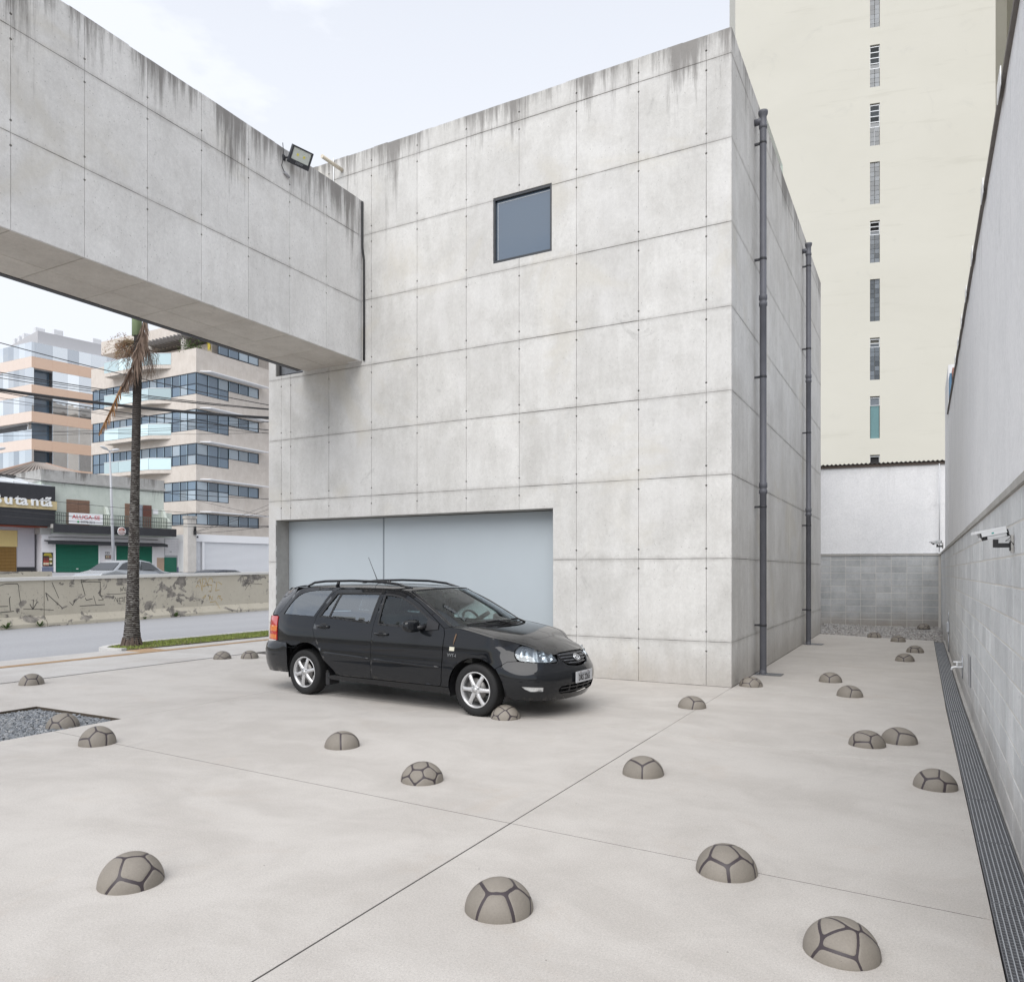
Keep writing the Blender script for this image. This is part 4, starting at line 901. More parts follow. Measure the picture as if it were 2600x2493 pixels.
# weeds at the foot of the wall
M['weed'] = plain('weed_leaf', (.07, .12, .03), .7, var=.4, sc=6)
def weed(u, s, n, label):
    X = Matrix.Translation((-22.244, 1.684, 0)) @ Matrix.Rotation(R(98), 4, 'Z'); p = X @ Vector((u, -.20, -.08)); r = random.Random(int(u * 100))
    mb = MB()
    for k in range(n):
        a, l = r.uniform(0, 6.28), r.uniform(.3, 1) * s; d = Vector((math.cos(a) * .6, math.sin(a) * .5, r.uniform(.3, 1))).normalized() * l; q = Vector((-d.y, d.x, 0)).normalized() * r.uniform(.012, .03)
        mb.add([p + d * .35 - q * .3, p + d * .7 - q, p + d, p + d * .7 + q], [(0, 1, 2, 3)])
        mb.add([p, p + d * .5 + q * .1, p + d * .5 - q * .1], [(0, 1, 2)])
    tag(mb.build('weed', M['weed'], None, False), label, 'weed', 'weeds at the foot of the wall')
weed(.05, .28, 60, 'bushy weed at the wall foot at the left picture edge'); weed(1.15, .24, 50, 'weed at the wall foot left of the vertical wall joint'); weed(5.3, .12, 40, 'small weed at the wall foot just right of the palm'); weed(6.8, .24, 60, 'round weed at the wall foot below the left grey patch')
# upper carriageway, second barrier, far pavement
av = MB(); rowsA = [((-21.4, -160), (-56, -160), .75, 1.6), ((-21.4, -10), (-56, -10), .75, 1.6), ((-23.2, 8), (-55.6, 8), .74, 1.6), ((-24.4, 15), (-55, 15), .28, 1.6), ((-30, 60), (-48, 60), .25, 1.6), ((-45, 160), (-60, 160), .25, 1.6)]
for (a, b2, za, zb_) in rowsA: av.v += [(*a, za), ((a[0] + b2[0]) / 2 + 3, (a[1] + b2[1]) / 2, max(za, .76)), (*b2, zb_)]
for i in range(5):
    for k in range(2): av.f.append((i * 3 + k, i * 3 + k + 1, i * 3 + k + 4, i * 3 + k + 3)); av.sm.append(False)
av = av.build('avenue', M['asphalt'], None); tag(av, kind='structure')
fp = MB().add([(-56, -160, 1.63), (-56.0, 5, 1.63), (-54.6, 20, 1.63), (-48, 60, 1.63), (-40, 160, 1.63), (-260, 260, 1.63), (-260, -160, 1.63)], [(0, 1, 2, 3, 4, 5, 6)]).build('far_pavement', M['walk'], None); tag(fp, kind='structure')
sb = MB().box(-30, 3.6, 0, .22, -.2, 1.0).build('median_barrier', M['peel'], None, False); sb.location = (-25.6, 1.9, .68); sb.rotation_euler = (0, 0, R(97)); tag(sb, 'low grey concrete barrier beyond the graffiti wall at the far left', 'barrier')

# ================================================================== far side of the avenue
def wbox(name, b, m, p, bevel=0): return boxpart(name, b, m, p, bevel)
M['green_wall'] = concrete('pale_green_render', (.50, .545, .49), (.58, .62, .565), 8.9, .45, pores=False, objvar=0)
M['grey_band'] = concrete('weathered_cornice', (.36, .355, .34), (.47, .465, .45), 9.6, .9, pores=False)
M['wood'] = plain('old_wood', (.22, .135, .095), .8, var=.4, sc=14); M['wood_red'] = plain('red_brown_shutter', (.125, .048, .035), .6)
M['shutter_green'] = plain('green_shutter', (.012, .135, .085), .5, var=.15); M['black_band'] = plain('charcoal_paint', (.032, .033, .038), .8, var=.25, sc=3)
M['tile_white'] = plain('white_tile', (.73, .72, .74), .3, var=.04); M['white_band'] = plain('white_facade', (.76, .765, .78), .6, var=.03, sc=1)
M['tile_blue'] = plain('blue_tile', (.14, .16, .24), .3, var=.3)
def slats(mb, x0, x1, z0, z1, y, n, dep=.03):
    h = (z1 - z0) / n
    for k in range(n):
        z = z0 + k * h; mb.add([(x0, y, z), (x1, y, z), (x1, y - dep, z + h * .5), (x0, y - dep, z + h * .5), (x1, y, z + h), (x0, y, z + h)], [(0, 1, 2, 3), (3, 2, 4, 5)])
def roller(name, x0, x1, z0, z1, y, n, m, parent):
    """roller shutter whose slats are separate sub-parts"""
    sh = empty(name, (0, 0, 0), parent=parent); wbox('curtain', (x0, x1, y + .004, y + .04, z0, z1), m, sh)
    h = (z1 - z0) / n; me = MB().add([(x0, .003, 0), (x1, .003, 0), (x1, -.03, h * .5), (x0, -.03, h * .5), (x1, .003, h), (x0, .003, h)], [(0, 1, 2, 3), (3, 2, 4, 5)]).mesh('slat'); me.materials.append(m)
    for k in range(n): o = link('slat', me, None, sh); o.location = (0, y, z0 + k * h)
    wbox('lock', ((x0 + x1) / 2 - .08, (x0 + x1) / 2 + .08, y - .05, y - .031, z0 + .25, z0 + .31), M['white'], sh); return sh
ga = R(90 - 9.577)
g = empty('green_house', (-55.918, 22.102, 0), ga, 'pale green two-storey shop house with balcony and two green shutters', 'building')
wbox('wall', (0, 9.45, .02, 9, 4.55, 8.50), M['green_wall'], g); wbox('parapet', (-.02, 9.47, -.02, 9, 8.72, 9.40), M['grey_band'], g); wbox('cornice', (-.06, 9.50, -.16, 9, 8.50, 8.72), M['grey_band'], g)
wbox('side_wing', (9.46, 10.3, .3, 6, 4.5, 6.7), M['green_wall'], g)
wbox('balcony_fascia', (.45, 9.95, -1.15, -.98, 4.62, 5.26), M['black_band'], g); wbox('balcony_slab', (.45, 9.95, -.979, .019, 4.95, 5.24), M['grey_band'], g)
wbox('ground_floor', (.02, 11.64, 0.02, 8, 1.6, 4.548), M['tile_white'], g)
for (x0, x1, z0, z1, dep) in ((-.02, .93, 3.1, 4.5, 0),): pass
roller('roller_shutter', .95, 4.10, 1.60, 3.80, -.005, 22, M['shutter_green'], g); roller('roller_shutter', 5.46, 8.42, 1.60, 3.80, -.005, 22, M['shutter_green'], g)
for x in (.87, 4.10, 5.36, 8.42): wbox('pilaster', (x, x + .09, -.10, .019, 1.6, 3.83), M['white_band'], g)
aw = MB(); aw.prism([(0, 4.06), (-.75, 3.94), (-.75, 3.74), (-.72, 3.74), (-.70, 3.90), (0, 4.0)], lambda u, v, d: (d, u, v), .2, 9.41); aw.build('awning', M['black_band'], g)
MB().tube([(.5, -.06, 4.2), (.5, -.06, 4.32), (8.9, -.06, 4.34)], .03, 6).build('conduit', plain('conduit_grey', (.25, .25, .25), .6), g)
# balcony railing: posts and bars
rl = empty('railing', (0, 0, 0), parent=g); bars = MB().box(-.018, .018, -.018, .018, 0, .80).mesh('baluster', False); bars.materials.append(plain('railing_green', (.10, .13, .11), .6))
for k in range(60):
    x = .58 + k * .145
    if 4.5 < x < 4.9: continue
    if x > 9.2: break
    o = link('baluster', bars, None, rl); o.location = (x, -1.06, 5.30)
for (z0, z1) in ((6.10, 6.15), (5.30, 5.34)): wbox('rail', (.55, 9.2, -1.08, -1.045, z0, z1), bars.materials[0], rl)
for x0 in (4.5, 9.2):
    mb = MB(); mb.prism([(0, 0), (1.0, 0), (1.0, .62), (.92, .80), (.78, .86), (.55, .92), (.35, 1.35), (.15, 1.6), (0, 1.66)], lambda u, v, d: (x0 + d, -1.1 + (1 - u) * 1.08 if False else -1.1 + (1.0 - u) * 1.08, 5.262 + v), 0, .22)
    mb.build('balcony_partition', M['green_wall'], g)
def shutter_window(x0, x1, z0, z1, nleaf, m, openx=None):
    w = empty('balcony_window', (0, 0, 0), parent=g); wbox('recess', (x0 + .09, x1 - .09, -.004, .018, z0, z1 - .09), M['dark_in'], w)
    f = MB(); f.box(x0, x0 + .09, -.03, .018, z0, z1); f.box(x1 - .09, x1, -.03, .018, z0, z1); f.box(x0 + .09, x1 - .09, -.03, .018, z1 - .09, z1); f.build('frame', M['wood'], w, False)
    lw = (x1 - x0 - .18) / nleaf
    for k in range(nleaf):
        a = x0 + .09 + k * lw; mb = MB(); mb.box(a + .01, a + .06, -.035, -.006, z0, z1 - .1); mb.box(a + lw - .06, a + lw - .01, -.035, -.006, z0, z1 - .1); mb.box(a + .06, a + lw - .06, -.035, -.006, z1 - .2, z1 - .1)
        slats(mb, a + .06, a + lw - .06, z0, z1 - .2, -.008, 16, .02); mb.build('shutter_leaf', m, w)
shutter_window(1.76, 3.44, 5.26, 7.25, 2, M['wood'])
shutter_window(6.19, 7.35, 5.26, 7.24, 2, M['wood'])
ld = MB(); ld.box(7.62, 8.33, -.14, -.10, 5.27, 7.2); slats(ld, 7.68, 8.27, 5.4, 7.1, -.14, 18, .02); ld.build('open_shutter', M['wood_red'], g); wbox('door_glass', (7.36, 7.60, -.05, -.01, 5.27, 7.2), glass_far('curtain_glass', (.32, .36, .42)), g)
wbox('white_plate', (8.50, 8.95, -.03, .019, 6.51, 6.90), M['white_band'], g)
wbox('mosaic_panel', (8.85, 9.47, -.012, .0195, 1.6, 2.84), plain('mosaic', (.42, .31, .23), .5, var=.5, sc=40), g)
wbox('green_hatch', (9.48, 10.56, -.03, .0195, 1.6, 2.88), M['shutter_green'], g)
MB().add([(9.55, -.031, 1.7), (10.5, -.031, 1.7), (10.02, -.06, 2.3), (9.55, -.031, 2.8), (10.5, -.031, 2.8)], [(0, 1, 2), (1, 4, 2), (4, 3, 2), (3, 0, 2)]).build('hatch_relief', M['shutter_green'], g)
wbox('blue_skirting', (10.6, 11.62, -.02, .0195, 1.6, 2.03), M['tile_blue'], g); wbox('blue_skirting', (.05, .82, -.02, .0195, 1.6, 2.02), M['tile_blue'], g)
# white tiles on the right end, each row and column readable
tl = MB()
for i in range(15):
    for j in range(17):
        x, z = 9.56 + i * .139, 2.10 + j * .139
        if x < 10.6 and z < 2.95: continue
        tl.add([(x, -.012, z), (x + .125, -.012, z), (x + .125, -.012, z + .125), (x, -.012, z + .125), (x - .004, .019, z - .004), (x + .129, .019, z - .004), (x + .129, .019, z + .129), (x - .004, .019, z + .129)], [(0, 1, 2, 3), (0, 4, 5, 1), (1, 5, 6, 2), (2, 6, 7, 3), (3, 7, 4, 0)])
tag(tl.build('tiles', M['tile_white'], g), kind='stuff'); M['grout'] = plain('grout', (.40, .41, .43), .9)
wbox('grout_bed', (9.5, 11.63, .0005, .0195, 2.04, 4.5), M['grout'], g)
pt = MB(); pt.box(4.63, 5.08, -.03, .0195, 2.68, 3.0); pt.build('meter_box', plain('meter_glass', (.10, .085, .075), .3), g, False)
for (x, m_) in ((4.68, (.5, .38, .25)), (4.81, (.5, .42, .3)), (4.94, (.45, .25, .2))): wbox('meter', (x, x + .09, -.036, -.0305, 2.76, 2.94), plain('meter_face', m_, .5), g)
tx = text_mesh('155', .26, .004); o = link('house_number', tx, M['black'], g); o.location = (4.80, -.004, 3.08)
tx = text_mesh('16', .20, .004); o = link('house_number', tx, M['black'], g); o.location = (10.02, -.018, 3.30)
# poster with three red bottles
po = empty('bottle_poster', (0, 0, 0), parent=g); wbox('sheet', (.09, .80, -.02, .0195, 2.07, 3.11), plain('poster_black', (.02, .02, .022), .4), po)
yl = plain('poster_yellow', (.62, .50, .04), .5); rdm = plain('poster_red', (.42, .05, .03), .5); crm = plain('poster_cream', (.75, .68, .5), .5)
pm2 = MB()
for (a, b2, z) in ((.22, .66, 3.03), (.17, .70, 2.96), (.15, .74, 2.89), (.52, .77, 2.80), (.54, .74, 2.42)): pm2.box(a, b2, -.024, -.0205, z - .02, z + .02)
pm2.build('yellow_print', yl, po, False)
bo = MB()
for x in (.19, .32, .45): bo.prism([(x - .045, 2.12), (x + .045, 2.12), (x + .045, 2.42), (x + .018, 2.56), (x + .015, 2.74), (x - .015, 2.74), (x - .018, 2.56), (x - .045, 2.42)], lambda u, v, d: (u, d, v), -.025, -.0205)
bo.build('bottle_print', rdm, po); lbp = MB()
for x in (.19, .32, .45): lbp.box(x - .045, x + .045, -.029, -.0255, 2.18, 2.34)
lbp.box(.55, .75, -.025, -.0205, 2.55, 2.68); lbp.box(.56, .74, -.025, -.0205, 2.22, 2.34); lbp.build('label_print', crm, po, False)
# banner
bn = empty('rental_banner', (-55.918, 22.102, 0), ga, 'white rental banner with red capitals hanging on the balcony railing', 'banner')
wbox('cloth', (1.50, 3.97, -1.105, -1.085, 5.33, 6.15), plain('banner_white', (.76, .765, .78), .6, var=.03), bn)
tx = text_mesh('ALUGA-SE', .50, .002, bold=.004); tx.transform(Matrix.Scale(1.0, 4)); o = link('red_lettering', tx, plain('banner_red', (.55, .035, .04), .6), bn); o.location = (2.74, -1.109, 5.71); o.scale = (.90, 1, .86)
tx = text_mesh('99770-3515', .27, .002, bold=.003); o = link('phone_number', tx, plain('banner_ink', (.06, .07, .075), .6), bn); o.location = (2.87, -1.109, 5.40); o.scale = (.80, 1, .9)
wbox('small_print', (2.14, 3.24, -1.109, -1.1055, 5.635, 5.65), plain('banner_grey', (.45, .45, .46), .6), bn)
MB().lathe([(0, -.004), (.085, -.004), (.085, 0)], 16, Matrix.Translation((2.16, -1.106, 5.49)) @ Matrix.Rotation(R(90), 4, 'X') @ Matrix.Scale(-1, 4, (0, 0, 1))).build('message_icon', plain('icon_green', (.03, .42, .12), .5), bn)
# round sign and disc
rsn = empty('round_sign', (-55.918, 22.102, 0), ga, 'round brown and white bar sign beneath the balcony', 'sign')
Ry = lambda x, y, z: Matrix.Translation((x, y, z)) @ Matrix.Rotation(R(90), 4, 'X')
MB().lathe([(0, .05), (.33, .05), (.33, 0)], 28, Ry(5.36, -1.20, 4.88)).build('rim', M['white'], rsn); MB().lathe([(0, .056), (.29, .056), (.29, .05)], 28, Ry(5.36, -1.20, 4.88)).build('face', plain('sign_brown', (.26, .085, .06), .5), rsn)
tx = text_mesh('DA', .13, .004); o = link('lettering', tx, M['white'], rsn); o.location = (5.34, -1.262, 4.98)
tx = text_mesh('GARAGE', .19, .004, bold=.004); o = link('lettering', tx, M['white'], rsn); o.location = (5.36, -1.262, 4.80); o.scale = (.78, 1, 1)
wbox('underline', (5.16, 5.56, -1.262, -1.2565, 4.68, 4.73), M['white'], rsn)
# Butanta shop
tag(MB().lathe([(0, -.03), (.27, -.03), (.28, 0), (.27, .03), (0, .03)], 24, Matrix.Translation((-55.918, 22.102, 0)) @ Matrix.Rotation(ga, 4, 'Z') @ Ry(4.78, -1.22, 5.0)).build('black_disc', M['black'], None), 'plain black round disc sign half behind the street lamp pole', 'sign')
sa = R(90 - 7.677)
s = empty('black_fascia_shop', (-57.111, 19.291, 0), sa, 'shop with big black fascia, cream band and white letters at the left edge', 'building')
wbox('fascia', (-9, 3.72, -1.3, -1.0, 6.98, 8.10), M['black_band'], s); wbox('lower_fascia', (-9, 3.76, -1.32, -1.0, 5.09, 6.32), M['black_band'], s)
wbox('cream_band', (-9, 3.82, -1.36, -1.0, 6.325, 6.975), plain('cream_band', (.60, .485, .27), .6, var=.06), s)
wbox('soffit', (-9, 3.3, -.99, 0, 4.98, 5.06), plain('red_soffit', (.30, .075, .045), .8), s); wbox('wall', (-9, 2.82, .02, 10, 1.6, 8.0), plain('mauve_grey_tile', (.46, .45, .48), .6, var=.06, sc=3), s)
wbox('pier', (2.821, 3.6, -.9, .5, 4.5, 5.088), M['grey_band'], s); wbox('base', (1.62, 2.84, -.02, .0195, 1.6, 2.0), M['black_band'], s)
wbox('yellow_panel', (-9, 1.63, -.03, .0195, 3.51, 4.72), plain('yellow_panel', (.60, .47, .20), .6, var=.06), s)
roller('roller_shutter', -4.2, 1.58, 1.6, 3.5, -.006, 18, plain('ochre_shutter', (.225, .13, .035), .5, var=.2), s)
tile = MB()
for k in range(28): z = 2.03 + k * .105; tile.box(1.66, 2.80, -.004, .0195, z, z + .092)
tag(tile.build('wall_tiles', plain('mauve_tile', (.50, .485, .52), .5, var=.06), s, False), kind='stuff')
rf = MB(); rf.add([(-9, -.95, 8.12), (3.6, -.95, 8.12), (3.0, 8, 9.6), (-9, 8, 9.6), (-9, -.95, 8.2), (3.6, -.95, 8.2), (3.0, 8, 9.68), (-9, 8, 9.68)], [(3, 2, 1, 0), (4, 5, 6, 7), (0, 1, 5, 4), (1, 2, 6, 5)])
for k in range(12): x = -8 + k; rf.add([(x, -.9, 8.205), (x + .12, -.9, 8.205), (x + .12, 8, 9.69), (x, 8, 9.69), (x + .06, -.9, 8.29), (x + .06, 8, 9.77)], [(0, 4, 5, 3), (4, 1, 2, 5), (0, 1, 4)])
rf.build('metal_roof', plain('white_metal_roof', (.62, .65, .68), .35, .3, var=.2, sc=1.2), s)
wbox('roof_screen', (-9, 1.27, 4, 4.4, 9.0, 9.9), M['black_band'], s)
M['letter'] = plain('white_sign_letter', (.82, .83, .83), .4, var=.06)
lt = empty('sign_lettering', (0, 0, 0), parent=s); xx = -.98
for ch, x_ in (('B', -.70), ('u', .10), ('t', .80), ('a', 1.16), ('n', 1.83), ('t', 2.46), ('ã', 2.82)):
    me = text_mesh(ch, 1.02, .06, 'LEFT', .022); o = link('letter', me, M['letter'], lt); o.location = (x_ + .13, -1.44, 6.57); o.scale = (1.12, 1, 1.0)
# house roof behind
hr = empty('tiled_roof_house', (-57.5, 24, 0), ga, 'old tiled hip roof rising behind the green shop house', 'building')
rk = MB(); base_ = [(-3.2, 3, 9.3), (6.2, 3, 9.3), (6.2, 12, 9.3), (-3.2, 12, 9.3)]; ri = [(1.2, 7.5, 11.0), (2.2, 7.5, 11.0)]
rk.add(base_ + ri, [(0, 1, 5, 4), (1, 2, 5), (2, 3, 4, 5), (3, 0, 4)]).build('roof', plain('clay_grey_tile', (.255, .225, .205), .9, var=.35, sc=3), hr)
rr = MB()
for k in range(24):
    f = k / 23; a = Vector(base_[0]).lerp(Vector(base_[1]), f); b2 = Vector(ri[0]).lerp(Vector(ri[1]), f); rr.tube([a + Vector((0, 0, .05)), b2 + Vector((0, 0, .05))], .06, 5)
tag(rr.build('tile_rows', plain('tile_row', (.32, .28, .25), .9, var=.35), hr), kind='stuff')
MB().tube([base_[1], ri[1]], .16, 6).tube([base_[0], ri[0]], .16, 6).build('hip_ridge', plain('hip_tile', (.36, .24, .18), .9), hr); wbox('wall', (-3, 6, 3.3, 11.7, 1.6, 9.29), M['grey_band'], hr)
# white warehouse with shutters
wa = R(90 - 9.577)
w = empty('white_shutter_building', (-51.787, 32.296, 0), wa, 'low white building with a wide white roller shutter right of the tile wall', 'building')
wbox('fascia', (.0, 9.5, -.06, 5, 4.20, 4.84), M['white_band'], w)
wsh = plain('white_shutter', (.68, .69, .71), .45, var=.03)
roller('roller_shutter', .02, .70, 1.6, 4.19, .10, 26, wsh, w); roller('roller_shutter', 1.05, 9.4, 1.6, 4.19, .10, 26, wsh, w)
wbox('post', (.83, 1.05, -.02, .09, 1.6, 4.195), M['white_band'], w); wbox('wall', (0, 9.5, .2, 6, 1.6, 4.19), M['white_band'], w)
pp = empty('concrete_pillar', (-51.787, 32.296, 0), wa, 'square beige rendered pillar with electric fittings beside the white shutters', 'pillar')
M['pillar'] = concrete('pillar_render', (.50, .475, .44), (.58, .555, .52), 6.3, .5, pores=False)
wbox('shaft', (-.74, .02, -.5, .19, 1.6, 6.1), M['pillar'], pp); wbox('cap', (-.80, .07, -.56, .24, 6.1, 6.34), M['pillar'], pp)
ft = MB(); ft.box(-.25, -.05, -.66, -.51, 4.75, 5.1); ft.tube([(-.2, -.58, 5.1), (-.2, -.58, 5.45)], .05, 6).tube([(-.08, -.58, 5.1), (-.08, -.58, 5.45)], .05, 6).tube([(.02, -.6, 4.9), (.35, -.62, 4.9)], .035, 6).box(.05, .15, -.6, -.5, 4.5, 4.65)
ft.build('electric_fitting', M['black'], pp)
bs = MB(); r0 = random.Random(3)
for k in range(26): a = r0.uniform(-.9, .9); bs.tube([(-1.7 + r0.uniform(-.15, .15), .8, 4.4), (-1.6 + a * .5, .8 + r0.uniform(-.3, .3), 5.0), (-1.6 + a, .8 + r0.uniform(-.4, .4), 5.1 + r0.uniform(.2, .75))], [.02, .016, .008], 4)
bs.v = [((a + 1.65) * .6 - .95, b2 + 2.9, 4.45 + (c - 4.4) * .75) for a, b2, c in bs.v]; o = bs.build('spiky_plant', plain('dry_agave', (.13, .125, .075), .8), None); o.location = (-51.787, 32.296, 0); o.rotation_euler = (0, 0, wa); tag(o, 'dark spiky plant between the balcony end and the beige pillar', 'plant')
lo = MB().box(-1.6, -.3, 3.7, 4.0, 1.6, 4.85).build('low_wall', M['green_wall'], None, False); lo.location = (-51.787, 32.296, 0); lo.rotation_euler = (0, 0, wa); tag(lo, 'short green grey wall behind the spiky plant', 'wall')

# beige office building
M['beige'] = concrete('beige_render', (.545, .495, .445), (.625, .575, .525), None, pores=False, objvar=0)
b = empty('beige_office_building', (-59.985, 39.23, 0), R(90), 'beige office building with ribbon windows and glass balconies', 'building')
M['rib_glass'] = glass_far('ribbon_glass', (.115, .165, .22)); M['rib_frame'] = plain('window_frame_navy', (.03, .04, .055), .5); M['curtain'] = glass_far('curtain_window', (.30, .36, .41), .12)
M['balc_glass'] = glass_far('balcony_glass', (.52, .66, .69), .08); M['light_edge'] = plain('blue_white_mullion', (.33, .45, .53), .5)
# window rows on the corner: (top, mid, bottom)
rows = [(21.19, 20.08, 19.05), (17.61, 16.57, 15.55), (14.26, 13.15, 12.15), (10.57, 9.69, 8.63), (7.38, None, 6.26)]
rm_ = [.05, 1.40, 2.68, 3.97]; rs_ = [3.97, 5.30, 6.58, 7.93]
lm_ = [.05, 1.31, 2.4, 3.59, 4.79, 5.95, 7.08, 8.34, 9.5, 10.8, 11.88, 12.97]; ll_ = [12.97, 14.2, 15.37, 16.46]
body = MB(); prev = 23.55
for (t_, m_, bt) in rows:
    body.box(.0, 30, .0, 16.7, t_, prev); prev = bt
body.box(.0, 30, .0, 16.7, 1.5, prev)
for (t_, m_, bt) in rows:
    body.box(8.0, 30, .001, 16.69, bt - .0005, t_ + .0005); body.box(.35, 8.0, .35, 16.5, bt - .0005, t_ + .0005)
    if m_ is not None: body.box(3.975, 8.0, .001, .35, bt, t_ - 1.1)
body.build('wall', M['beige'], b, False)
def window_band(parent, t_, bt, mid, xs, side):
    wd = empty('window_band', (0, 0, 0), parent=parent); f = MB()
    def bx(mb, a0, a1, d0, d1, z0, z1):   # along, depth
        if side: mb.box(a0, a1, d0, d1, z0, z1)
        else: mb.box(d0, d1, a0, a1, z0, z1)
    for x in xs: bx(f, x - .035, x + .035, .02, .12, bt, t_)
    for z in [bt + .03, t_ - .03] + ([mid] if mid else []): bx(f, xs[0], xs[-1], .03, .11, z - .035, z + .035)
    f.build('frame', M['rib_frame'], wd, False)
    e = MB()
    for x in xs[:-1]: bx(e, x + .04, x + .13, .05, .10, bt + .05, t_ - .05)
    e.build('mullion_edge', M['light_edge'], wd, False)
    lv = [bt, mid, t_] if mid else [bt, t_]
    for i in range(len(xs) - 1):
        for j in range(len(lv) - 1):
            mb = MB(); bx(mb, xs[i] + .035, xs[i + 1] - .035, .07, .09, lv[j] + .03, lv[j + 1] - .03); mb.build('pane', M['rib_glass'] if rnd.random() < .8 else M['curtain'], wd, False)
for k, (t_, m_, bt) in enumerate(rows):
    window_band(b, t_, bt, m_, rm_, True)
    if m_: window_band(b, t_, t_ - 1.1, None, rs_, True)
    else: window_band(b, t_, bt, None, rs_, True)
    window_band(b, t_, bt, m_, lm_, False)
    window_band(b, t_ + .02, bt, m_, ll_, False)
    # sunshade over the right-hand windows
    MB().prism([(1.0, -.9), (.45, 0), (8.3, 0), (8.95, -.9)], lambda u, v, d: (u, v, d), t_ + .12, t_ + .22).build('sunshade', M['white_band'], b)
for k, z in enumerate((21.9, 18.45, 14.95, 11.45)):
    bb = empty('balcony', (0, 0, 0), parent=b); zt = (23.5, 20.1, 16.6, 13.05)[k]; h = 1.15
    zt = (23.50, 20.0, 16.45, 13.0)[k]; zb_ = zt - 1.15
    sl_ = MB().prism([(12.9, 0), (12.9, -1.0), (5.7, -1.0), (3.65, 0)], lambda u, v, d: (v - .01, u, d), zb_ - .35, zb_); sl_.build('slab', M['beige'], bb)
    xs = [12.9, 10.5, 8.1, 5.75]
    for i in range(3): wbox('glass_panel', (-1.03, -1.01, xs[i + 1] + .02, xs[i] - .02, zb_ + .03, zt), M['balc_glass'], bb)
    MB().add([(-1.02, 5.73, zb_ + .03), (-1.02, 5.73, zt), (-.02, 3.67, zt), (-.02, 3.67, zb_ + .03)], [(0, 1, 2, 3)]).build('glass_panel', M['balc_glass'], bb)
    MB().tube([(-1.02, 12.9, zt + .03), (-1.02, 5.73, zt + .03), (-.02, 3.67, zt + .03)], .03, 6).build('handrail', M['white_band'], bb)
# top storey: parapet, set-back glazing, roof canopy on round columns
wbox('penthouse', (2.7, 30, 1.0, 16, 23.551, 24.9), M['beige'], b); window_band(b, 24.9, 23.62, None, [2.7, 3.97, 5.3, 6.58, 7.93], True)
cn = MB(); cn.box(1.2, 30, -.3, 16.8, 25.4, 26.85); cn.build('roof_canopy', M['beige'], b, False)
for y in (3.6, 9.0): MB().tube([(1.6, y, 23.5), (1.6, y, 25.42)], .42, 14).build('column', M['pillar'], b)
pg = MB()
for k in range(16): pg.box(.2, 2.6, .2 + k * .55, .32 + k * .55, 25.2, 25.42)
pg.build('pergola_slats', plain('pergola_shade', (.22, .21, .205), .8), b, False)
hp = MB(); r0 = random.Random(9)
for k in range(260):
    p = Vector((.6 + r0.gauss(0, .5), 1.6 + r0.gauss(0, .7), 24.0 + r0.gauss(0, .35))); a = Vector((r0.gauss(0, 1), r0.gauss(0, 1), r0.gauss(0, 1))).normalized() * .16; q = a.cross(Vector((.3, .2, 1))).normalized() * .07
    hp.add([p, p + a * .5 + q, p + a, p + a * .5 - q], [(0, 1, 2, 3)])
tag(hp.build('roof_shrub', M['weed'], None, False), 'green shrub on the roof terrace of the beige building', 'shrub').matrix_world = Matrix.Translation((-59.985, 39.23, 0)) @ Matrix.Rotation(R(90), 4, 'Z')

# orange and mirror glass building
o_ = empty('orange_glass_building', (-95.881, 43.684, 0), R(90 - 11.384 + 22.77 - 22.77 + 22.768), 'office block banded with orange panels and mirror glass at the far left', 'building')
o_.rotation_euler = (0, 0, math.atan2(math.cos(R(-11.384)), -math.sin(R(-11.384))))
M['mirror'] = glass_far('mirror_glass', (.72, .76, .80), .04, .9); M['orange'] = plain('orange_panel', (.64, .465, .355), .5, var=.05); M['o_side'] = plain('pale_orange_panel', (.66, .56, .495), .5, var=.04)
dl = Vector((math.cos(R(102.6)), math.sin(R(102.6)), 0)); fl_n = Vector((-dl.y, dl.x, 0))
bands = [(30.52, 28.69, 'g'), (28.69, 27.30, 'o'), (27.30, 25.19, 'g'), (25.19, 23.80, 'o'), (23.80, 21.82, 'g'), (21.82, 20.50, 'o'), (20.50, 18.34, 'g'), (18.34, 17.0, 'o'), (17.0, 14.86, 'g'), (14.86, 13.6, 'o'), (13.6, 11.2, 'g'), (11.2, 9.9, 'o'), (9.9, 1.5, 'g')]
cols = [0, .38, 2.41, 4.17, 5.53, 7.03, 9, 11, 13, 15]; lc = [0, 1.44, 2.63, 3.84, 4.97, 6.15, 7.4, 8.8, 10.2, 11.6, 13]
def L3(a, dpt, z): v = dl * a - fl_n * 0 + Vector((dl.y, -dl.x, 0)) * dpt; return (v.x, v.y, z)
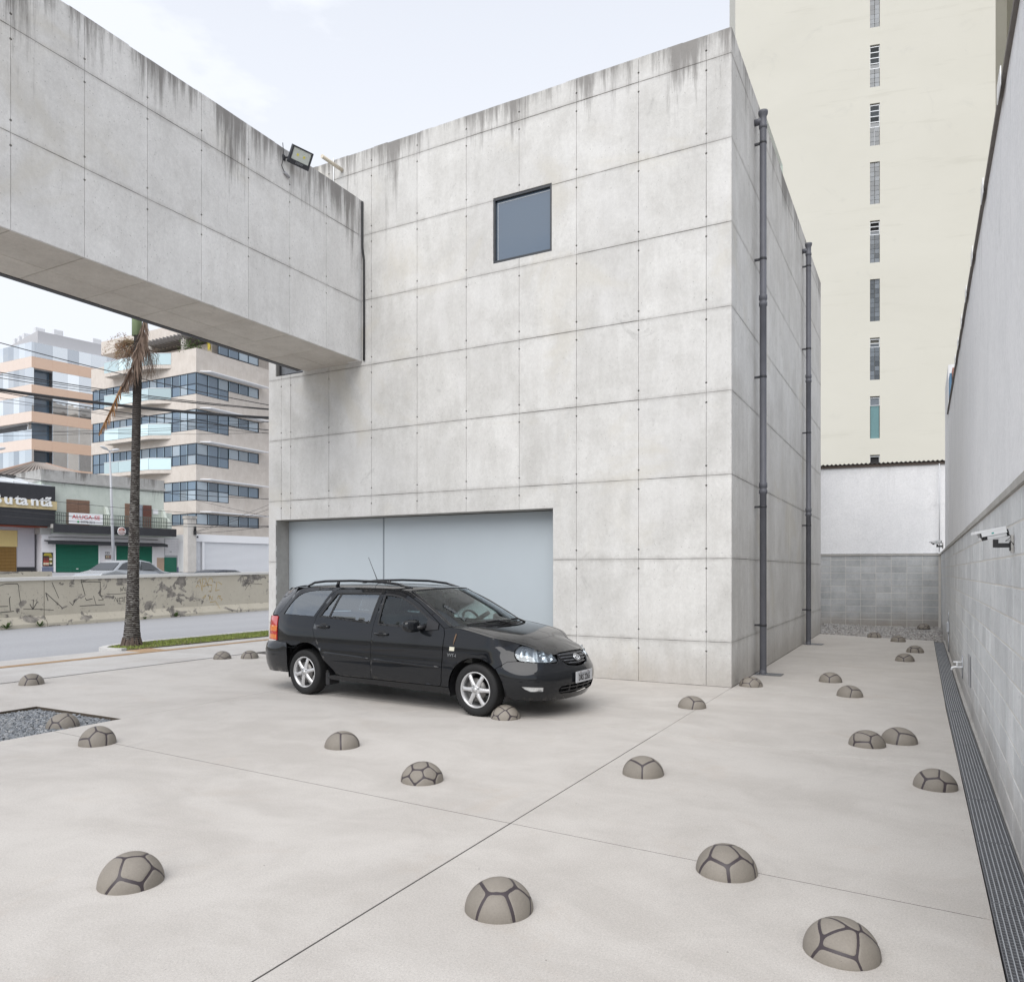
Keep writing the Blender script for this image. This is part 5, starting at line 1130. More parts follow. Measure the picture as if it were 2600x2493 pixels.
for (zt, zb, k) in bands:
    for i in range(len(cols) - 1):
        rec = k == 'g' and i in (0, 1) and zt < 28 and zb > 14
        me = slab_mesh('facade_panel', [(cols[i], zb), (cols[i + 1], zb), (cols[i + 1], zt), (cols[i], zt)], lambda u, v, d: (u, d + (1.2 if rec else 0), v), .3, .02); me.materials.append(M['orange'] if k == 'o' else (M['rib_glass'] if rec and i == 1 else M['mirror'])); link('facade_panel', me, None, o_)
    for i in range(len(lc) - 1):
        if k == 'g' and abs(zt - 20.5) < .1:  # open terrace
            me = slab_mesh('glass_balustrade', [(lc[i], zb), (lc[i + 1], zb), (lc[i + 1], zb + 1.2), (lc[i], zb + 1.2)], lambda u, v, d: L3(u, d, v), .05, .01); me.materials.append(M['mirror']); link('glass_balustrade', me, None, o_); continue
        me = slab_mesh('facade_panel', [(lc[i], zb), (lc[i + 1], zb), (lc[i + 1], zt), (lc[i], zt)], lambda u, v, d: L3(u, d, v), .3, .02); me.materials.append(M['o_side'] if k == 'o' else M['mirror']); link('facade_panel', me, None, o_)
cr_ = MB(); A = [(1.3, 1.3), (15, 1.5), (15, 14), (Vector(L3(13, .4, 0)).x + 1.2, 14)]
cr_.prism([(1.0, 1.55), (15, 1.55), (15, 14), (-1.5, 14)], lambda u, v, d: (u, v, d), 1.5, 30.0).build('building_core', plain('core_grey', (.24, .25, .27), .8), o_)  # plain mid-grey core behind the facade panels
for (zt, zb, k) in bands:
    if k == 'o': MB().prism([(.02, .31), (15, .31), (15, 1.54), (.8, 1.54), (-1.2, 13), (-2.6, 12.4)], lambda u, v, d: (u, v, d), zb + .05, zt - .05).build('floor_slab', M['white_band'], o_)
wbox('roof_room', (2.0, 16, 4.0, 14, 30, 33.2), plain('pale_grey_roof_room', (.46, .46, .475), .8, var=.04), o_); wbox('roof_edge', (1.4, 16, 2.4, 4.0, 30.5, 31.2), plain('roof_edge_white', (.62, .63, .65), .6), o_)
ac = MB().box(-.55, .55, -.4, .4, 0, .75).box(-.45, .45, -.42, -.401, .1, .65).mesh('roof_unit', False); ac.materials.append(plain('air_unit', (.66, .67, .69), .6))
for (x, y) in ((2.6, 13.2), (2.6, 11.4), (2.6, 9.6), (2.7, 5.6), (4.6, 4.7), (9.5, 4.8), (11.2, 4.8), (12.9, 4.8)): o = link('air_unit', ac, None, o_); o.location = (x, y, 33.2)

# street lamps
M['lamp'] = plain('lamp_grey_paint', (.44, .45, .47), .5, var=.1)
def street_lamp(x, y, z0, h, label, lean=.0, two=True):
    l = empty('street_lamp', (x, y, z0), R(98), label, 'street lamp')
    MB().tube([(0, 0, 0), (lean * .5, 0, h * .5), (lean, 0, h)], [.12, .09, .055], 12).build('pole', M['lamp'], l)
    MB().tube([(lean - .3, 0, h + .06), (lean, 0, h - .04), (lean + .3, 0, h + .07)], .045, 8).build('arm', M['lamp'], l)
    for s_ in ((-1, 1) if two else (1,)):
        hd = MB(); Mh = Matrix.Translation((lean + s_ * .48, 0, h + .12)) @ Matrix.Rotation(R(-14 * s_), 4, 'Y'); hd.sphere((0, 0, 0), .33, 14, 8, Mh, (1, .42, .28)); hd.build('lamp_head', plain('lamp_head', (.60, .61, .62), .4), l)
    return l
street_lamp(-48.25, 22.8, 1.5, 8.75, 'tall grey street lamp with two heads before the green house', -.35)
l2 = street_lamp(-45.95, 13.60, .9, 8.0, 'grey street lamp with one head cut off by the left picture edge', .0, False)
wbox('rust_patch', (-.22, -.02, -.115, -.10, 5.2, 5.6), plain('rust', (.30, .16, .07), .9), l2) if False else None

# overhead cables
def cable(p0, p1, sag, r, label, group='overhead cables above the avenue'):
    p0, p1 = Vector(p0), Vector(p1); n = 22
    pts = [p0.lerp(p1, i / n) - Vector((0, 0, sag * 4 * (i / n) * (1 - i / n))) for i in range(n + 1)]
    tag(MB().tube(pts, r, 5).build('overhead_cable', M['cable'], None), label, 'cable', group)
cable((-47.948, 11.633, 16.017), (-32.812, 28.92, 12.299999999999999), 0.45, 0.028, 'highest thin cable crossing above the other cables', None)
cable((-47.948, 11.633, 13.94), (-32.812, 28.92, 12.496), 0.45, 0.03, 'thin black cable strung along the avenue')
cable((-47.948, 11.633, 13.796), (-32.812, 28.92, 12.459), 0.45, 0.022, 'thin black cable strung along the avenue')
cable((-47.948, 11.633, 13.551), (-32.812, 28.92, 12.557), 0.45, 0.022, 'thin black cable strung along the avenue')
cable((-47.948, 11.633, 12.859), (-32.812, 28.92, 12.067), 0.45, 0.06, 'thickest black cable bundle crossing in front of the palm trunk', None)
cable((-47.948, 11.633, 12.770999999999999), (-32.812, 28.92, 11.993), 0.45, 0.055, 'second thick cable just under the thickest bundle', None)
cable((-47.948, 11.633, 12.825), (-32.812, 28.92, 11.015), 0.45, 0.03, 'thin black cable strung along the avenue')
cable((-47.948, 11.633, 12.456999999999999), (-32.812, 28.92, 10.817), 0.45, 0.014, 'thin black cable strung along the avenue')
cable((-47.948, 11.633, 12.013), (-32.812, 28.92, 11.857), 0.45, 0.012, 'thin black cable strung along the avenue')
cable((-47.948, 11.633, 10.198), (-32.812, 28.92, 11.468), 0.45, 0.012, 'thin black cable strung along the avenue')
cable((-47.948, 11.633, 9.869), (-32.812, 28.92, 12.479), 0.45, 0.012, 'thin black cable strung along the avenue')
cable((-47.948, 11.633, 9.565), (-32.812, 28.92, 12.507), 0.45, 0.012, 'thin black cable strung along the avenue')
cable((-47.948, 11.633, 7.79), (-32.812, 28.92, 6.539), 0.45, 0.02, 'thin black cable strung along the avenue')
cable((-47.948, 11.633, 5.696), (-32.812, 28.92, 4.809), 0.45, 0.02, 'thin black cable strung along the avenue')
cable((-47.948, 11.633, 5.265), (-32.812, 28.92, 4.819999999999999), 0.45, 0.018, 'thin black cable strung along the avenue')
cable((-47.948, 11.633, 6.603), (-32.812, 28.92, 5.388999999999999), 0.45, 0.014, 'thin black cable strung along the avenue')
cable((-46.646, 28.256, 4.635), (-36.877, 33.543, 8.518), 0.2, 0.014, 'thin black cable strung along the avenue')
cable((-46.646, 28.256, 4.691), (-36.877, 33.543, 9.113000000000001), 0.2, 0.012, 'thin black cable strung along the avenue')
cable((-46.646, 28.256, 4.579999999999999), (-36.877, 33.543, 5.981999999999999), 0.2, 0.014, 'thin black cable strung along the avenue')
cable((-48.89, 27.042, 7.853), (-36.877, 33.543, 4.919), 0.2, 0.012, 'thin black cable strung along the avenue')
# passing cars behind the wall, at rest
def far_car(loc, rz, body, label, zc=0.):
    c = empty('saloon_car', loc, rz, label, 'car')
    side = [(-2.15, .30), (-2.2, .62), (-2.1, .86), (-1.55, .95), (-.95, 1.38), (-.45, 1.46), (.35, 1.44), (.75, 1.34), (1.25, .98), (1.95, .82), (2.2, .6), (2.2, .32)]
    mb = MB(); n = len(side)
    yo = lambda z: .84 - max(0, z - .9) * .42
    vs = [(x, -yo(z), z) for x, z in side] + [(x, yo(z), z) for x, z in side]
    mb.add(vs, [tuple(range(n)), tuple(reversed(range(n, 2 * n)))] + [(i, n + i, n + (i + 1) % n, (i + 1) % n) for i in range(n)]); bo_ = mb.build('body', body, c, True, .05)
    gl_ = MB()
    for s_ in (-1, 1):
        for (pts) in ([(-1.35, .99), (-.92, 1.33), (-.42, 1.40), (-.30, 1.0)], [(-.22, 1.0), (-.34, 1.40), (.34, 1.38), (.70, 1.28), (1.08, 1.0)]): gl_.add([(x, s_ * (yo(z) + .012), z) for x, z in pts], [(0, 1, 2, 3) if len(pts) == 4 else (0, 1, 2, 3, 4)])
    gl_.add([(.80, -.60, 1.33), (.80, .60, 1.33), (1.27, .72, 1.0), (1.27, -.72, 1.0)], [(0, 1, 2, 3)]).add([(-1.0, -.58, 1.37), (-1.0, .58, 1.37), (-1.57, .70, .98), (-1.57, -.70, .98)], [(0, 1, 2, 3)])
    gl_.build('windows', plain('dark_car_glass', (.03, .035, .04), .06, spec=.9), c)
    for x in (-1.3, 1.35):
        for s_ in (-1, 1):
            wh = MB().lathe([(.12, -.1), (.31, -.1), (.325, 0), (.31, .1), (.12, .1)], 18, Matrix.Translation((x, s_ * .76, .32)) @ Matrix.Rotation(R(90), 4, 'X')).build('wheel', M['black'], c); MB().lathe([(0, .105), (.2, .105), (.21, .09)], 12, Matrix.Translation((x, s_ * .76, .32)) @ Matrix.Rotation(R(90 if s_ < 0 else -90), 4, 'X')).build('rim', M['steel'], wh)
    for s_ in (-1, 1): wbox('tail_light', (-2.215, -2.0, s_ * .55 - .18, s_ * .55 + .18, .62, .80), plain('tail_red', (.35, .02, .02), .3), c); wbox('headlight', (2.05, 2.215, s_ * .6 - .16, s_ * .6 + .16, .55, .70), M['white'], c)
far_car((-31.0, 11.75, .76), R(278), plain('silver_paint', (.42, .44, .46), .25, .5, var=.02), 'silver saloon car passing behind the graffiti wall and the palm trunk')
far_car((-27.0, 14.0, .30), R(98), plain('dark_blue_paint', (.03, .035, .05), .25, .2, var=.02), 'dark car of which only the roof shows over the wall at right')

# ================================================================== palm
pa = empty('palm_tree', (-13.15, -.29, 0), 0, 'tall slim palm on the verge with a dead brown frond and fruit strands', 'tree')
def trunk_mat():
    m, t, b_ = mat('palm_bark'); p = worldpos(t)
    ring = nd(t, 'ShaderNodeTexWave', wave_type='BANDS', bands_direction='Z'); ring.inputs['Scale'].default_value = 7.5; ring.inputs['Distortion'].default_value = 2.2; ring.inputs['Detail'].default_value = 3; t.links.new(p, ring.inputs['Vector'])
    lich = mrange(t, math_(t, 'ADD', math_(t, 'MULTIPLY', noise(t, p, 10, (1, 1, 2.6), det=8, rough=.75), .9), math_(t, 'MULTIPLY', ring.outputs['Fac'], .14)), .53, .62)
    sx = nd(t, 'ShaderNodeSeparateXYZ'); t.links.new(p, sx.inputs[0])
    hi = mrange(t, sx.outputs[2], 2.6, 5.6); lich = math_(t, 'MULTIPLY', lich, mrange(t, hi, 0, 1, 1, .10, False))
    col = mixc(t, noise(t, p, 4, det=6), (.022, .018, .016), (.062, .052, .046)); col = mixc(t, math_(t, 'MULTIPLY', lich, .8), col, (.30, .29, .27))
    grn = mrange(t, noise(t, p, 2.2, (1, 1, .5), det=4), .55, .7); col = mixc(t, math_(t, 'MULTIPLY', grn, .35), col, (.085, .095, .035))
    t.links.new(col, b_.inputs['Base Color']); b_.inputs['Roughness'].default_value = .9; bump(t, b_, math_(t, 'ADD', ring.outputs['Fac'], noise(t, p, 25, det=5)), .8, .02); return m
prof = []; z = -.05; rt0 = random.Random(12)
def tr(z): return .088 + .105 * math.exp(-max(0, z) * 1.5) + .022 * math.exp(-((z - 1.6) / 1.5) ** 2) + .004 * (1 - z / 7)
while z < 7.0:
    r_0 = tr(z); prof += [(r_0 * rt0.uniform(1.0, 1.022), z), (r_0 * rt0.uniform(.982, 1.0), z + .04)]; z += rt0.uniform(.05, .075)
def lean(z): return Vector((.13 * z / 7 - .0, .07 * z / 7, 0))
tm = MB(); nseg = 20; vs = []; rt = random.Random(4)
for (r_0, z) in prof:
    l_ = lean(z)
    for k in range(nseg): q = 2 * math.pi * k / nseg; rr_ = r_0 * (1 + .02 * rt.uniform(-1, 1)); vs.append((l_.x + rr_ * math.cos(q), l_.y + rr_ * math.sin(q), z + rt.uniform(-.006, .006)))
tm.add(vs, [(i * nseg + k, i * nseg + (k + 1) % nseg, (i + 1) * nseg + (k + 1) % nseg, (i + 1) * nseg + k) for i in range(len(prof) - 1) for k in range(nseg)], True)
tm.build('trunk', trunk_mat(), pa, False)
rp_ = random.Random(8); rts = MB()
for k in range(160):
    a = rp_.uniform(0, 6.28); r_0 = .21; rts.tube([(.85 * r_0 * math.cos(a), .85 * r_0 * math.sin(a), rp_.uniform(.05, .22)), (1.05 * r_0 * math.cos(a), 1.05 * r_0 * math.sin(a), .04), (1.2 * r_0 * math.cos(a + .1), 1.2 * r_0 * math.sin(a + .1), -.01)], [.012, .012, .008], 4)
tag(rts.build('root_fringe', plain('root_brown', (.10, .075, .06), .9, var=.4), pa), kind='stuff')
MB().tube([(.10, .05, 6.95), (.11, .055, 7.6), (.12, .06, 8.3)], [.10, .112, .085], 16).build('crownshaft', plain('crownshaft_green', (.28, .36, .20), .45, var=.15, sc=3), pa)
def frond(name, pts, wmax, matl, droop, n, seed, lw=.018, spread=None, tiltv=Vector((0, 0, -1))):
    r = random.Random(seed); pts = [Vector(p) for p in pts]; m = len(pts)
    def at(f): x = f * (m - 1); i = min(int(x), m - 2); return pts[i].lerp(pts[i + 1], x - i)
    mb = MB(); mb.tube([at(i / 14) for i in range(15)], [.022 * (1 - i / 15 * .85) + .004 for i in range(15)], 5)
    for k in range(n):
        f = .06 + .94 * k / n; p = at(f); t_ = (at(min(1, f + .02)) - at(max(0, f - .02))).normalized(); side = t_.cross(Vector((0, 0, 1)))
        if side.length < .2: side = t_.cross(Vector((1, 0, 0)))
        if spread: side = Vector(spread)
        side.normalize(); L = wmax * (math.sin(math.pi * min(1, .12 + f * .86)) ** .7) * r.uniform(.7, 1.1)
        for s_ in (-1, 1):
            d = (side * s_ * (1 - droop) + t_ * .45 + tiltv * droop * 1.1 + Vector((r.gauss(0, .12), r.gauss(0, .12), r.gauss(0, .1)))).normalized(); q = d.cross(Vector((r.uniform(-1, 1), r.uniform(-1, 1), .3))).normalized() * lw
            e = p + d * L * .55 + tiltv * .02; e2 = p + d * L + tiltv * L * .35
            mb.add([p - q * .6, p + q * .6, e + q, e - q], [(0, 1, 2, 3)]); mb.add([e - q, e + q, e2], [(0, 1, 2)])
    return mb.build(name, matl, pa, False)
dead = plain('dead_frond', (.215, .155, .12), .85, var=.45, sc=7); dead2 = plain('dead_frond_orange', (.30, .165, .075), .8, var=.4, sc=6)
g1 = plain('palm_leaf', (.075, .125, .03), .55, var=.35, sc=2.); yl2 = plain('yellow_leaf', (.50, .40, .05), .6, var=.25, sc=3)
dfo = Vector((.24, -.16, 0)); SPR = (.88, .47, .1)
def dfp(pts): return [Vector(p) + dfo for p in pts]
frond('dead_frond', dfp([(.20, .20, 7.45), (.15, .15, 6.95), (.04, .08, 6.4), (-.12, -.01, 6.0), (-.25, -.08, 5.72)]), .40, dead, .60, 150, 2, .013, SPR)
frond('dead_frond_tip', dfp([(-.25, -.08, 5.76), (-.35, -.14, 5.50), (-.44, -.19, 5.27), (-.57, -.25, 5.0), (-.70, -.31, 4.72)]), .22, dead2, .62, 60, 3, .010, SPR)
for k in range(9):
    a = k * 2 * math.pi / 9 + .3; ca, sa_ = math.cos(a), math.sin(a)
    frond('green_frond', [(.12, .06, 8.25), (.12 + ca * .5, .06 + sa_ * .5, 8.95), (.12 + ca * 1.15, .06 + sa_ * 1.15, 9.3), (.12 + ca * 1.75, .06 + sa_ * 1.75, 9.05), (.12 + ca * 2.05, .06 + sa_ * 2.05, 8.6)], .75, g1, .35, 46, 20 + k, .02)
frond('yellow_frond', [(.2, .15, 8.2), (.75, .62, 8.3), (1.15, .85, 7.75), (1.36, .92, 7.05), (1.42, .93, 6.75)], .38, yl2, .6, 20, 41, .02)
def strands(name, c, rad, n, seed, matl, berries=None, hang=.9):
    r = random.Random(seed); mb = MB(); bb_ = MB(); o0 = Vector((.12, .05, 6.80)); c = Vector(c)
    for k in range(n):
        u_ = Vector((r.gauss(0, 1), r.gauss(0, 1), r.gauss(0, 1))); e = c + Vector((u_.x * rad[0], u_.y * rad[1], u_.z * rad[2])); mid = o0.lerp(c, .5) + Vector((r.gauss(0, .05), r.gauss(0, .05), r.uniform(.02, .14)))
        pts = [o0, mid]
        for q in range(1, 6):
            f = q / 5; pts.append(mid.lerp(e, f) + Vector((r.gauss(0, .022), r.gauss(0, .022), .05 * math.sin(math.pi * f) + r.gauss(0, .018))))
        for q in range(1, 4): pts.append(pts[-1] + Vector((r.gauss(0, .03), r.gauss(0, .03), -r.uniform(.02, .07) * hang)))
        mb.tube(pts, [.006, .005] + [.0035] * 5 + [.002] * 3, 3, False)
        if berries:
            for j in range(9):
                p = pts[r.randrange(3, 10)] + Vector((r.gauss(0, .02), r.gauss(0, .02), r.gauss(0, .02))); s_ = r.uniform(.008, .014)
                bb_.add([p + Vector(v) * s_ for v in ((1, 0, 0), (-1, 0, 0), (0, 1, 0), (0, -1, 0), (0, 0, 1), (0, 0, -1))], [(0, 2, 4), (2, 1, 4), (1, 3, 4), (3, 0, 4), (2, 0, 5), (1, 2, 5), (3, 1, 5), (0, 3, 5)])
    tag(mb.build(name, matl, pa, False), kind='stuff')
    if berries: tag(bb_.build('berries', berries, pa, False), kind='stuff')
tan = plain('fruit_strand', (.27, .20, .12), .8, var=.3); brn = plain('dry_strand', (.19, .125, .09), .9, var=.3)
strands('fruit_strands', (-.24, -.08, 6.66), (.14, .10, .13), 85, 5, tan, gravel_mat('berries', [(.26, .05, .035), (.40, .30, .17), (.22, .07, .05), (.45, .36, .2)]), .6)
strands('dry_strands', (.36, .22, 6.40), (.09, .08, .15), 80, 6, brn, None, 2.2)
strands('loose_strands', (-.14, -.04, 6.30), (.18, .11, .13), 36, 7, brn, None, 1.0)

# ================================================================== parked estate car
CA = R(-4.62); CX, CY = -5.004, -3.415
car = empty('estate_car', (CX - .83 * math.sin(CA), CY + .83 * math.cos(CA), 0), CA, 'shiny black estate car parked across the forecourt before the pale garage door', 'car')
# paint and glass
pmt, ptt, pbb = mat('black_car_paint'); pbb.inputs['Base Color'].default_value = (.0075, .0085, .0105, 1); pbb.inputs['Roughness'].default_value = .32; pbb.inputs['Coat Weight'].default_value = 1.0; pbb.inputs['Coat IOR'].default_value = 1.45; pbb.inputs['Coat Roughness'].default_value = .025; pbb.inputs['Specular IOR Level'].default_value = .05
dust = noise(ptt, worldpos(ptt), 6, det=6); ptt.links.new(mrange(ptt, dust, .3, .75, .01, .05), pbb.inputs['Coat Roughness'])
bump(ptt, pbb, noise(ptt, objpos(ptt), 1.6, det=1), .02, .05)
M['paint'] = pmt
M['cglass'] = clear_glass('tinted_side_glass', (.60, .70, .68), .02); M['wglass'] = clear_glass('windscreen_glass', (.72, .83, .79), .02); M['rglass'] = clear_glass('dark_rear_glass', (.34, .43, .45), .22)
M['trim'] = plain('window_rubber', (.012, .012, .013), .5); M['int'] = plain('grey_interior', (.055, .055, .053), .9); M['int2'] = plain('beige_interior', (.20, .19, .165), .9)
M['chrome'] = plain('chrome', (.72, .74, .76), .12, 1., var=.02); M['rubber'] = plain('tyre_rubber', (.0085, .0085, .009), .75, var=.3, sc=12)
M['alloy'] = plain('alloy_silver', (.58, .58, .585), .34, .55, var=.05)
# outline of half the body in plan, from tail centre round the near side to the nose centre
PL = [(-1.09, 0), (-1.08, .30), (-1.045, .53), (-.975, .67), (-.86, .757), (-.66, .815), (-.25, .843), (.4, .85), (1.2, .852), (2.2, .85), (2.8, .847), (3.1, .833), (3.32, .80), (3.50, .735), (3.64, .64), (3.735, .52), (3.80, .37), (3.84, .19), (3.852, 0)]
def crom(P, n=14):
    P = [Vector(p) for p in P]; P = [Vector((P[0].x, -P[1].y))] + P + [Vector((P[-1].x, -P[-2].y))]; o = []
    for i in range(1, len(P) - 2):
        for k in range(n):
            t_ = k / n; a, b2, c, d = P[i - 1], P[i], P[i + 1], P[i + 2]
            o.append(.5 * ((2 * b2) + (c - a) * t_ + (2 * a - 5 * b2 + 4 * c - d) * t_ ** 2 + (3 * b2 - a - 3 * c + d) * t_ ** 3))
    o.append(P[-2]); return o
PO = crom(PL); SL = [0.]
for a, b2 in zip(PO[:-1], PO[1:]): SL.append(SL[-1] + (b2 - a).length)
SMAX = SL[-1]
import bisect
def plan(s):
    s = max(0, min(SMAX, s)); i = min(len(SL) - 2, max(0, bisect.bisect_right(SL, s) - 1)); f = (s - SL[i]) / (SL[i + 1] - SL[i]); p = PO[i].lerp(PO[i + 1], f)
    i0, i1 = max(0, i - 2), min(len(PO) - 1, i + 3); t_ = (PO[i1] - PO[i0]).normalized()
    if s < .05: t_ = Vector((0, 1))
    if s > SMAX - .05: t_ = Vector((0, -1))
    return p, Vector((t_.y, -t_.x))      # inward normal
_slopes = {}
def interp(tab, x):
    if x <= tab[0][0]: return tab[0][1]
    if x >= tab[-1][0]: return tab[-1][1]
    key = tuple(tab); m = _slopes.get(key)
    if m is None:            # monotone cubic
        n = len(tab); h = [tab[i + 1][0] - tab[i][0] for i in range(n - 1)]; d = [(tab[i + 1][1] - tab[i][1]) / h[i] for i in range(n - 1)]
        m = [d[0]] + [0 if d[i - 1] * d[i] <= 0 else (h[i - 1] + h[i]) * 3 / ((2 * h[i] + h[i - 1]) / d[i - 1] + (h[i] + 2 * h[i - 1]) / d[i]) for i in range(1, n - 1)] + [d[-1]]
        _slopes[key] = m
    for i in range(len(tab) - 1):
        if x <= tab[i + 1][0]:
            h = tab[i + 1][0] - tab[i][0]; t_ = (x - tab[i][0]) / h
            return (2 * t_ ** 3 - 3 * t_ ** 2 + 1) * tab[i][1] + (t_ ** 3 - 2 * t_ ** 2 + t_) * h * m[i] + (3 * t_ ** 2 - 2 * t_ ** 3) * tab[i + 1][1] + (t_ ** 3 - t_ ** 2) * h * m[i + 1]
SIDE = [(.18, .075), (.24, .045), (.32, .016), (.44, .002), (.57, 0), (.60, .004), (.78, .010), (.92, .032), (1.02, .062), (1.10, .085), (1.25, .135), (1.40, .20), (1.46, .255), (1.50, .33)]
FRONT = [(.17, .13), (.24, .055), (.32, .02), (.42, 0), (.50, .002), (.56, .026), (.60, .05), (.65, .078), (.70, .115), (.76, .17), (.80, .22), (.9, .32)]
REAR = [(.20, .11), (.28, .045), (.38, .015), (.52, 0), (.62, .006), (.67, .03), (.70, .062), (.85, .07), (1.0, .085), (1.10, .115), (1.2, .17), (1.35, .275), (1.44, .36), (1.5, .45)]
def sstep(x, a, b2): t_ = max(0, min(1, (x - a) / (b2 - a))); return t_ * t_ * (3 - 2 * t_)
def B(s, z, d=0., sg=-1):
    p, n = plan(s); wf = sstep(p.x, 3.05, 3.55); wr = 1 - sstep(p.x, -.80, -.30)
    o = interp(SIDE, z) * (1 - wf - wr) + interp(FRONT, z) * wf + interp(REAR, z) * wr + d
    q = p + n * o; return Vector((q.x, sg * q.y, z))
_sx = [(PO[i].x, SL[i]) for i in range(len(PO))]
def S_(x):   # station on the side for a given x
    for (a, sa), (b2, sb_) in zip(_sx[:-1], _sx[1:]):
        if a <= x <= b2: return sa + (sb_ - sa) * (x - a) / max(1e-9, b2 - a)
    return 0 if x < 0 else SMAX
def SY(y):   # station on the nose for a given half-width
    for i in range(len(PO) - 1, 0, -1):
        if PO[i].y <= y <= PO[i - 1].y: f = (y - PO[i].y) / max(1e-9, PO[i - 1].y - PO[i].y); return SL[i] + (SL[i - 1] - SL[i]) * f
    return SMAX
def resample(poly, step):
    o = []
    for i in range(len(poly)):
        a, b2 = Vector(poly[i]), Vector(poly[(i + 1) % len(poly)]); k = max(1, int(math.ceil((b2 - a).length / step)))
        for j in range(k): o.append(a.lerp(b2, j / k))
    return o
def smoothp(poly, it=2):
    p = [Vector(q) for q in poly]
    for _ in range(it):
        o = []
        for i in range(len(p)):
            a, b2 = p[i], p[(i + 1) % len(p)]; o += [a.lerp(b2, .25), a.lerp(b2, .75)]
        p = o
    return [(q.x, q.y) for q in p]
def pdist(p, loop):
    m = 9
    for i in range(len(loop)):
        a, b2 = loop[i], loop[(i + 1) % len(loop)]; ab_ = b2 - a; L = ab_.length_squared
        t_ = 0 if L < 1e-12 else max(0, min(1, (p - a).dot(ab_) / L)); m = min(m, (a + ab_ * t_ - p).length)
    return m
def patch(name, poly, fn, matl, parent, holes=(), step=.055, thick=.012, gap=.0025, smooth=True, sides=(-1,), flat_hole=True):
    """panel cut from a curved surface fn(u, v, depth, side); its rim is turned inwards"""
    res = []
    poly = offset_poly(ccw([tuple(p) for p in poly]), gap) if gap else ccw([tuple(p) for p in poly]); outer = resample(poly, step); hl = [resample(ccw([tuple(p) for p in h]), step) for h in holes]
    vs = list(outer); es = [(i, (i + 1) % len(outer)) for i in range(len(outer))]; loops = [list(range(len(outer)))]
    for h in hl: b0 = len(vs); vs += h; es += [(b0 + i, b0 + (i + 1) % len(h)) for i in range(len(h))]; loops.append(list(range(b0, b0 + len(h))))
    xs = [p.x for p in outer]; ys = [p.y for p in outer]; x = min(xs)
    nx = int((max(xs) - min(xs)) / step); ny = int((max(ys) - min(ys)) / step); ot = [tuple(p) for p in outer]
    for i in range(nx + 1):
        for j in range(ny + 1):
            p = Vector((min(xs) + (i + .5 + .01 * (j % 2)) * step, min(ys) + (j + .5) * step))
            if inpoly(p.x, p.y, ot) and not any(inpoly(p.x, p.y, [tuple(q) for q in h]) for h in hl) and pdist(p, outer) > step * .45 and all(pdist(p, h) > step * .45 for h in hl): vs.append(p)
    r = delaunay_2d_cdt(vs, es, [], 1 if not hl else 2, 1e-6) if False else delaunay_2d_cdt(vs, es, [], 0, 1e-7)
    V, F = r[0], r[2]; ks = []
    for f in F:
        c = sum((V[i] for i in f), Vector((0, 0))) / len(f)
        if inpoly(c.x, c.y, ot) and not any(inpoly(c.x, c.y, [tuple(q) for q in h]) for h in hl): ks.append(tuple(f))
    for sg in sides:
        mb = MB(); n = len(V); pts = [fn(v.x, v.y, 0., sg) for v in V]
        mb.add(pts, ks, smooth)
        if thick:
            cnt = {}
            for f in ks:
                for i in range(len(f)): e = (f[i], f[(i + 1) % len(f)]); cnt[tuple(sorted(e))] = cnt.get(tuple(sorted(e)), 0) + 1
            be = [e for e, c in cnt.items() if c == 1]
            for a, b2 in be: mb.add([pts[a], pts[b2], fn(V[b2].x, V[b2].y, thick, sg), fn(V[a].x, V[a].y, thick, sg)], [(0, 1, 2, 3)])
        o = mb.build(name, matl, parent); res.append(o)
    return res
def X2(poly): return [(S_(x), z) for x, z in poly]
Bs = lambda u, v, d, sg: B(u, v, d, sg)
def arc(cx, cz, r, a0, a1, n=18): return [(cx + r * math.cos(R(a0 + (a1 - a0) * k / n)), cz + r * math.sin(R(a0 + (a1 - a0) * k / n))) for k in range(n + 1)]
BOTH = (-1, 1)
RA, FA = (.055, .31), (2.885, .295)          # wheel-arch centres
# --- windows (x, z)
QG = smoothp([(-.515, 1.085), (-.40, 1.25), (-.24, 1.375), (-.04, 1.418), (.365, 1.43), (.36, 1.41), (.135, 1.07), (.12, 1.065), (-.2, 1.075), (-.50, 1.08)], 1)
RG = [(.235, 1.068), (.475, 1.398), (1.275, 1.408), (1.205, 1.012)]
FG = smoothp([(1.325, 1.005), (1.345, 1.39), (1.36, 1.397), (1.55, 1.385), (1.68, 1.355), (1.92, 1.25), (2.12, 1.135), (2.185, 1.085), (2.185, .985), (2.17, .98), (1.34, 1.0)], 1)
# --- body panels of the side
rear_q = X2([(-.60, .30), (-.60, .70)]) + X2([(-.62, .70), (-.655, 1.06), (-.60, 1.12), (-.50, 1.25), (-.38, 1.385), (-.25, 1.455), (.47, 1.465), (.455, 1.43), (.40, 1.40), (.19, 1.075), (.172, .90), (.235, .76), (.335, .60), (.40, .51)]) + X2(arc(RA[0], RA[1], .40, 28, 152, 16)) + X2([(-.335, .40), (-.345, .30)])
rear_q = X2([(-.345, .695), (-.50, .70), (-.655, .705), (-.66, 1.06), (-.60, 1.12), (-.50, 1.25), (-.38, 1.385), (-.25, 1.455), (.47, 1.465), (.455, 1.43), (.40, 1.40), (.19, 1.075), (.172, .90), (.235, .76), (.335, .60), (.42, .485)] + arc(RA[0], RA[1], .405, 26, 118, 14)[0:] + [(-.25, .66)])
for o in patch('rear_quarter', rear_q, Bs, M['paint'], car, [X2(QG)], sides=BOTH): pass
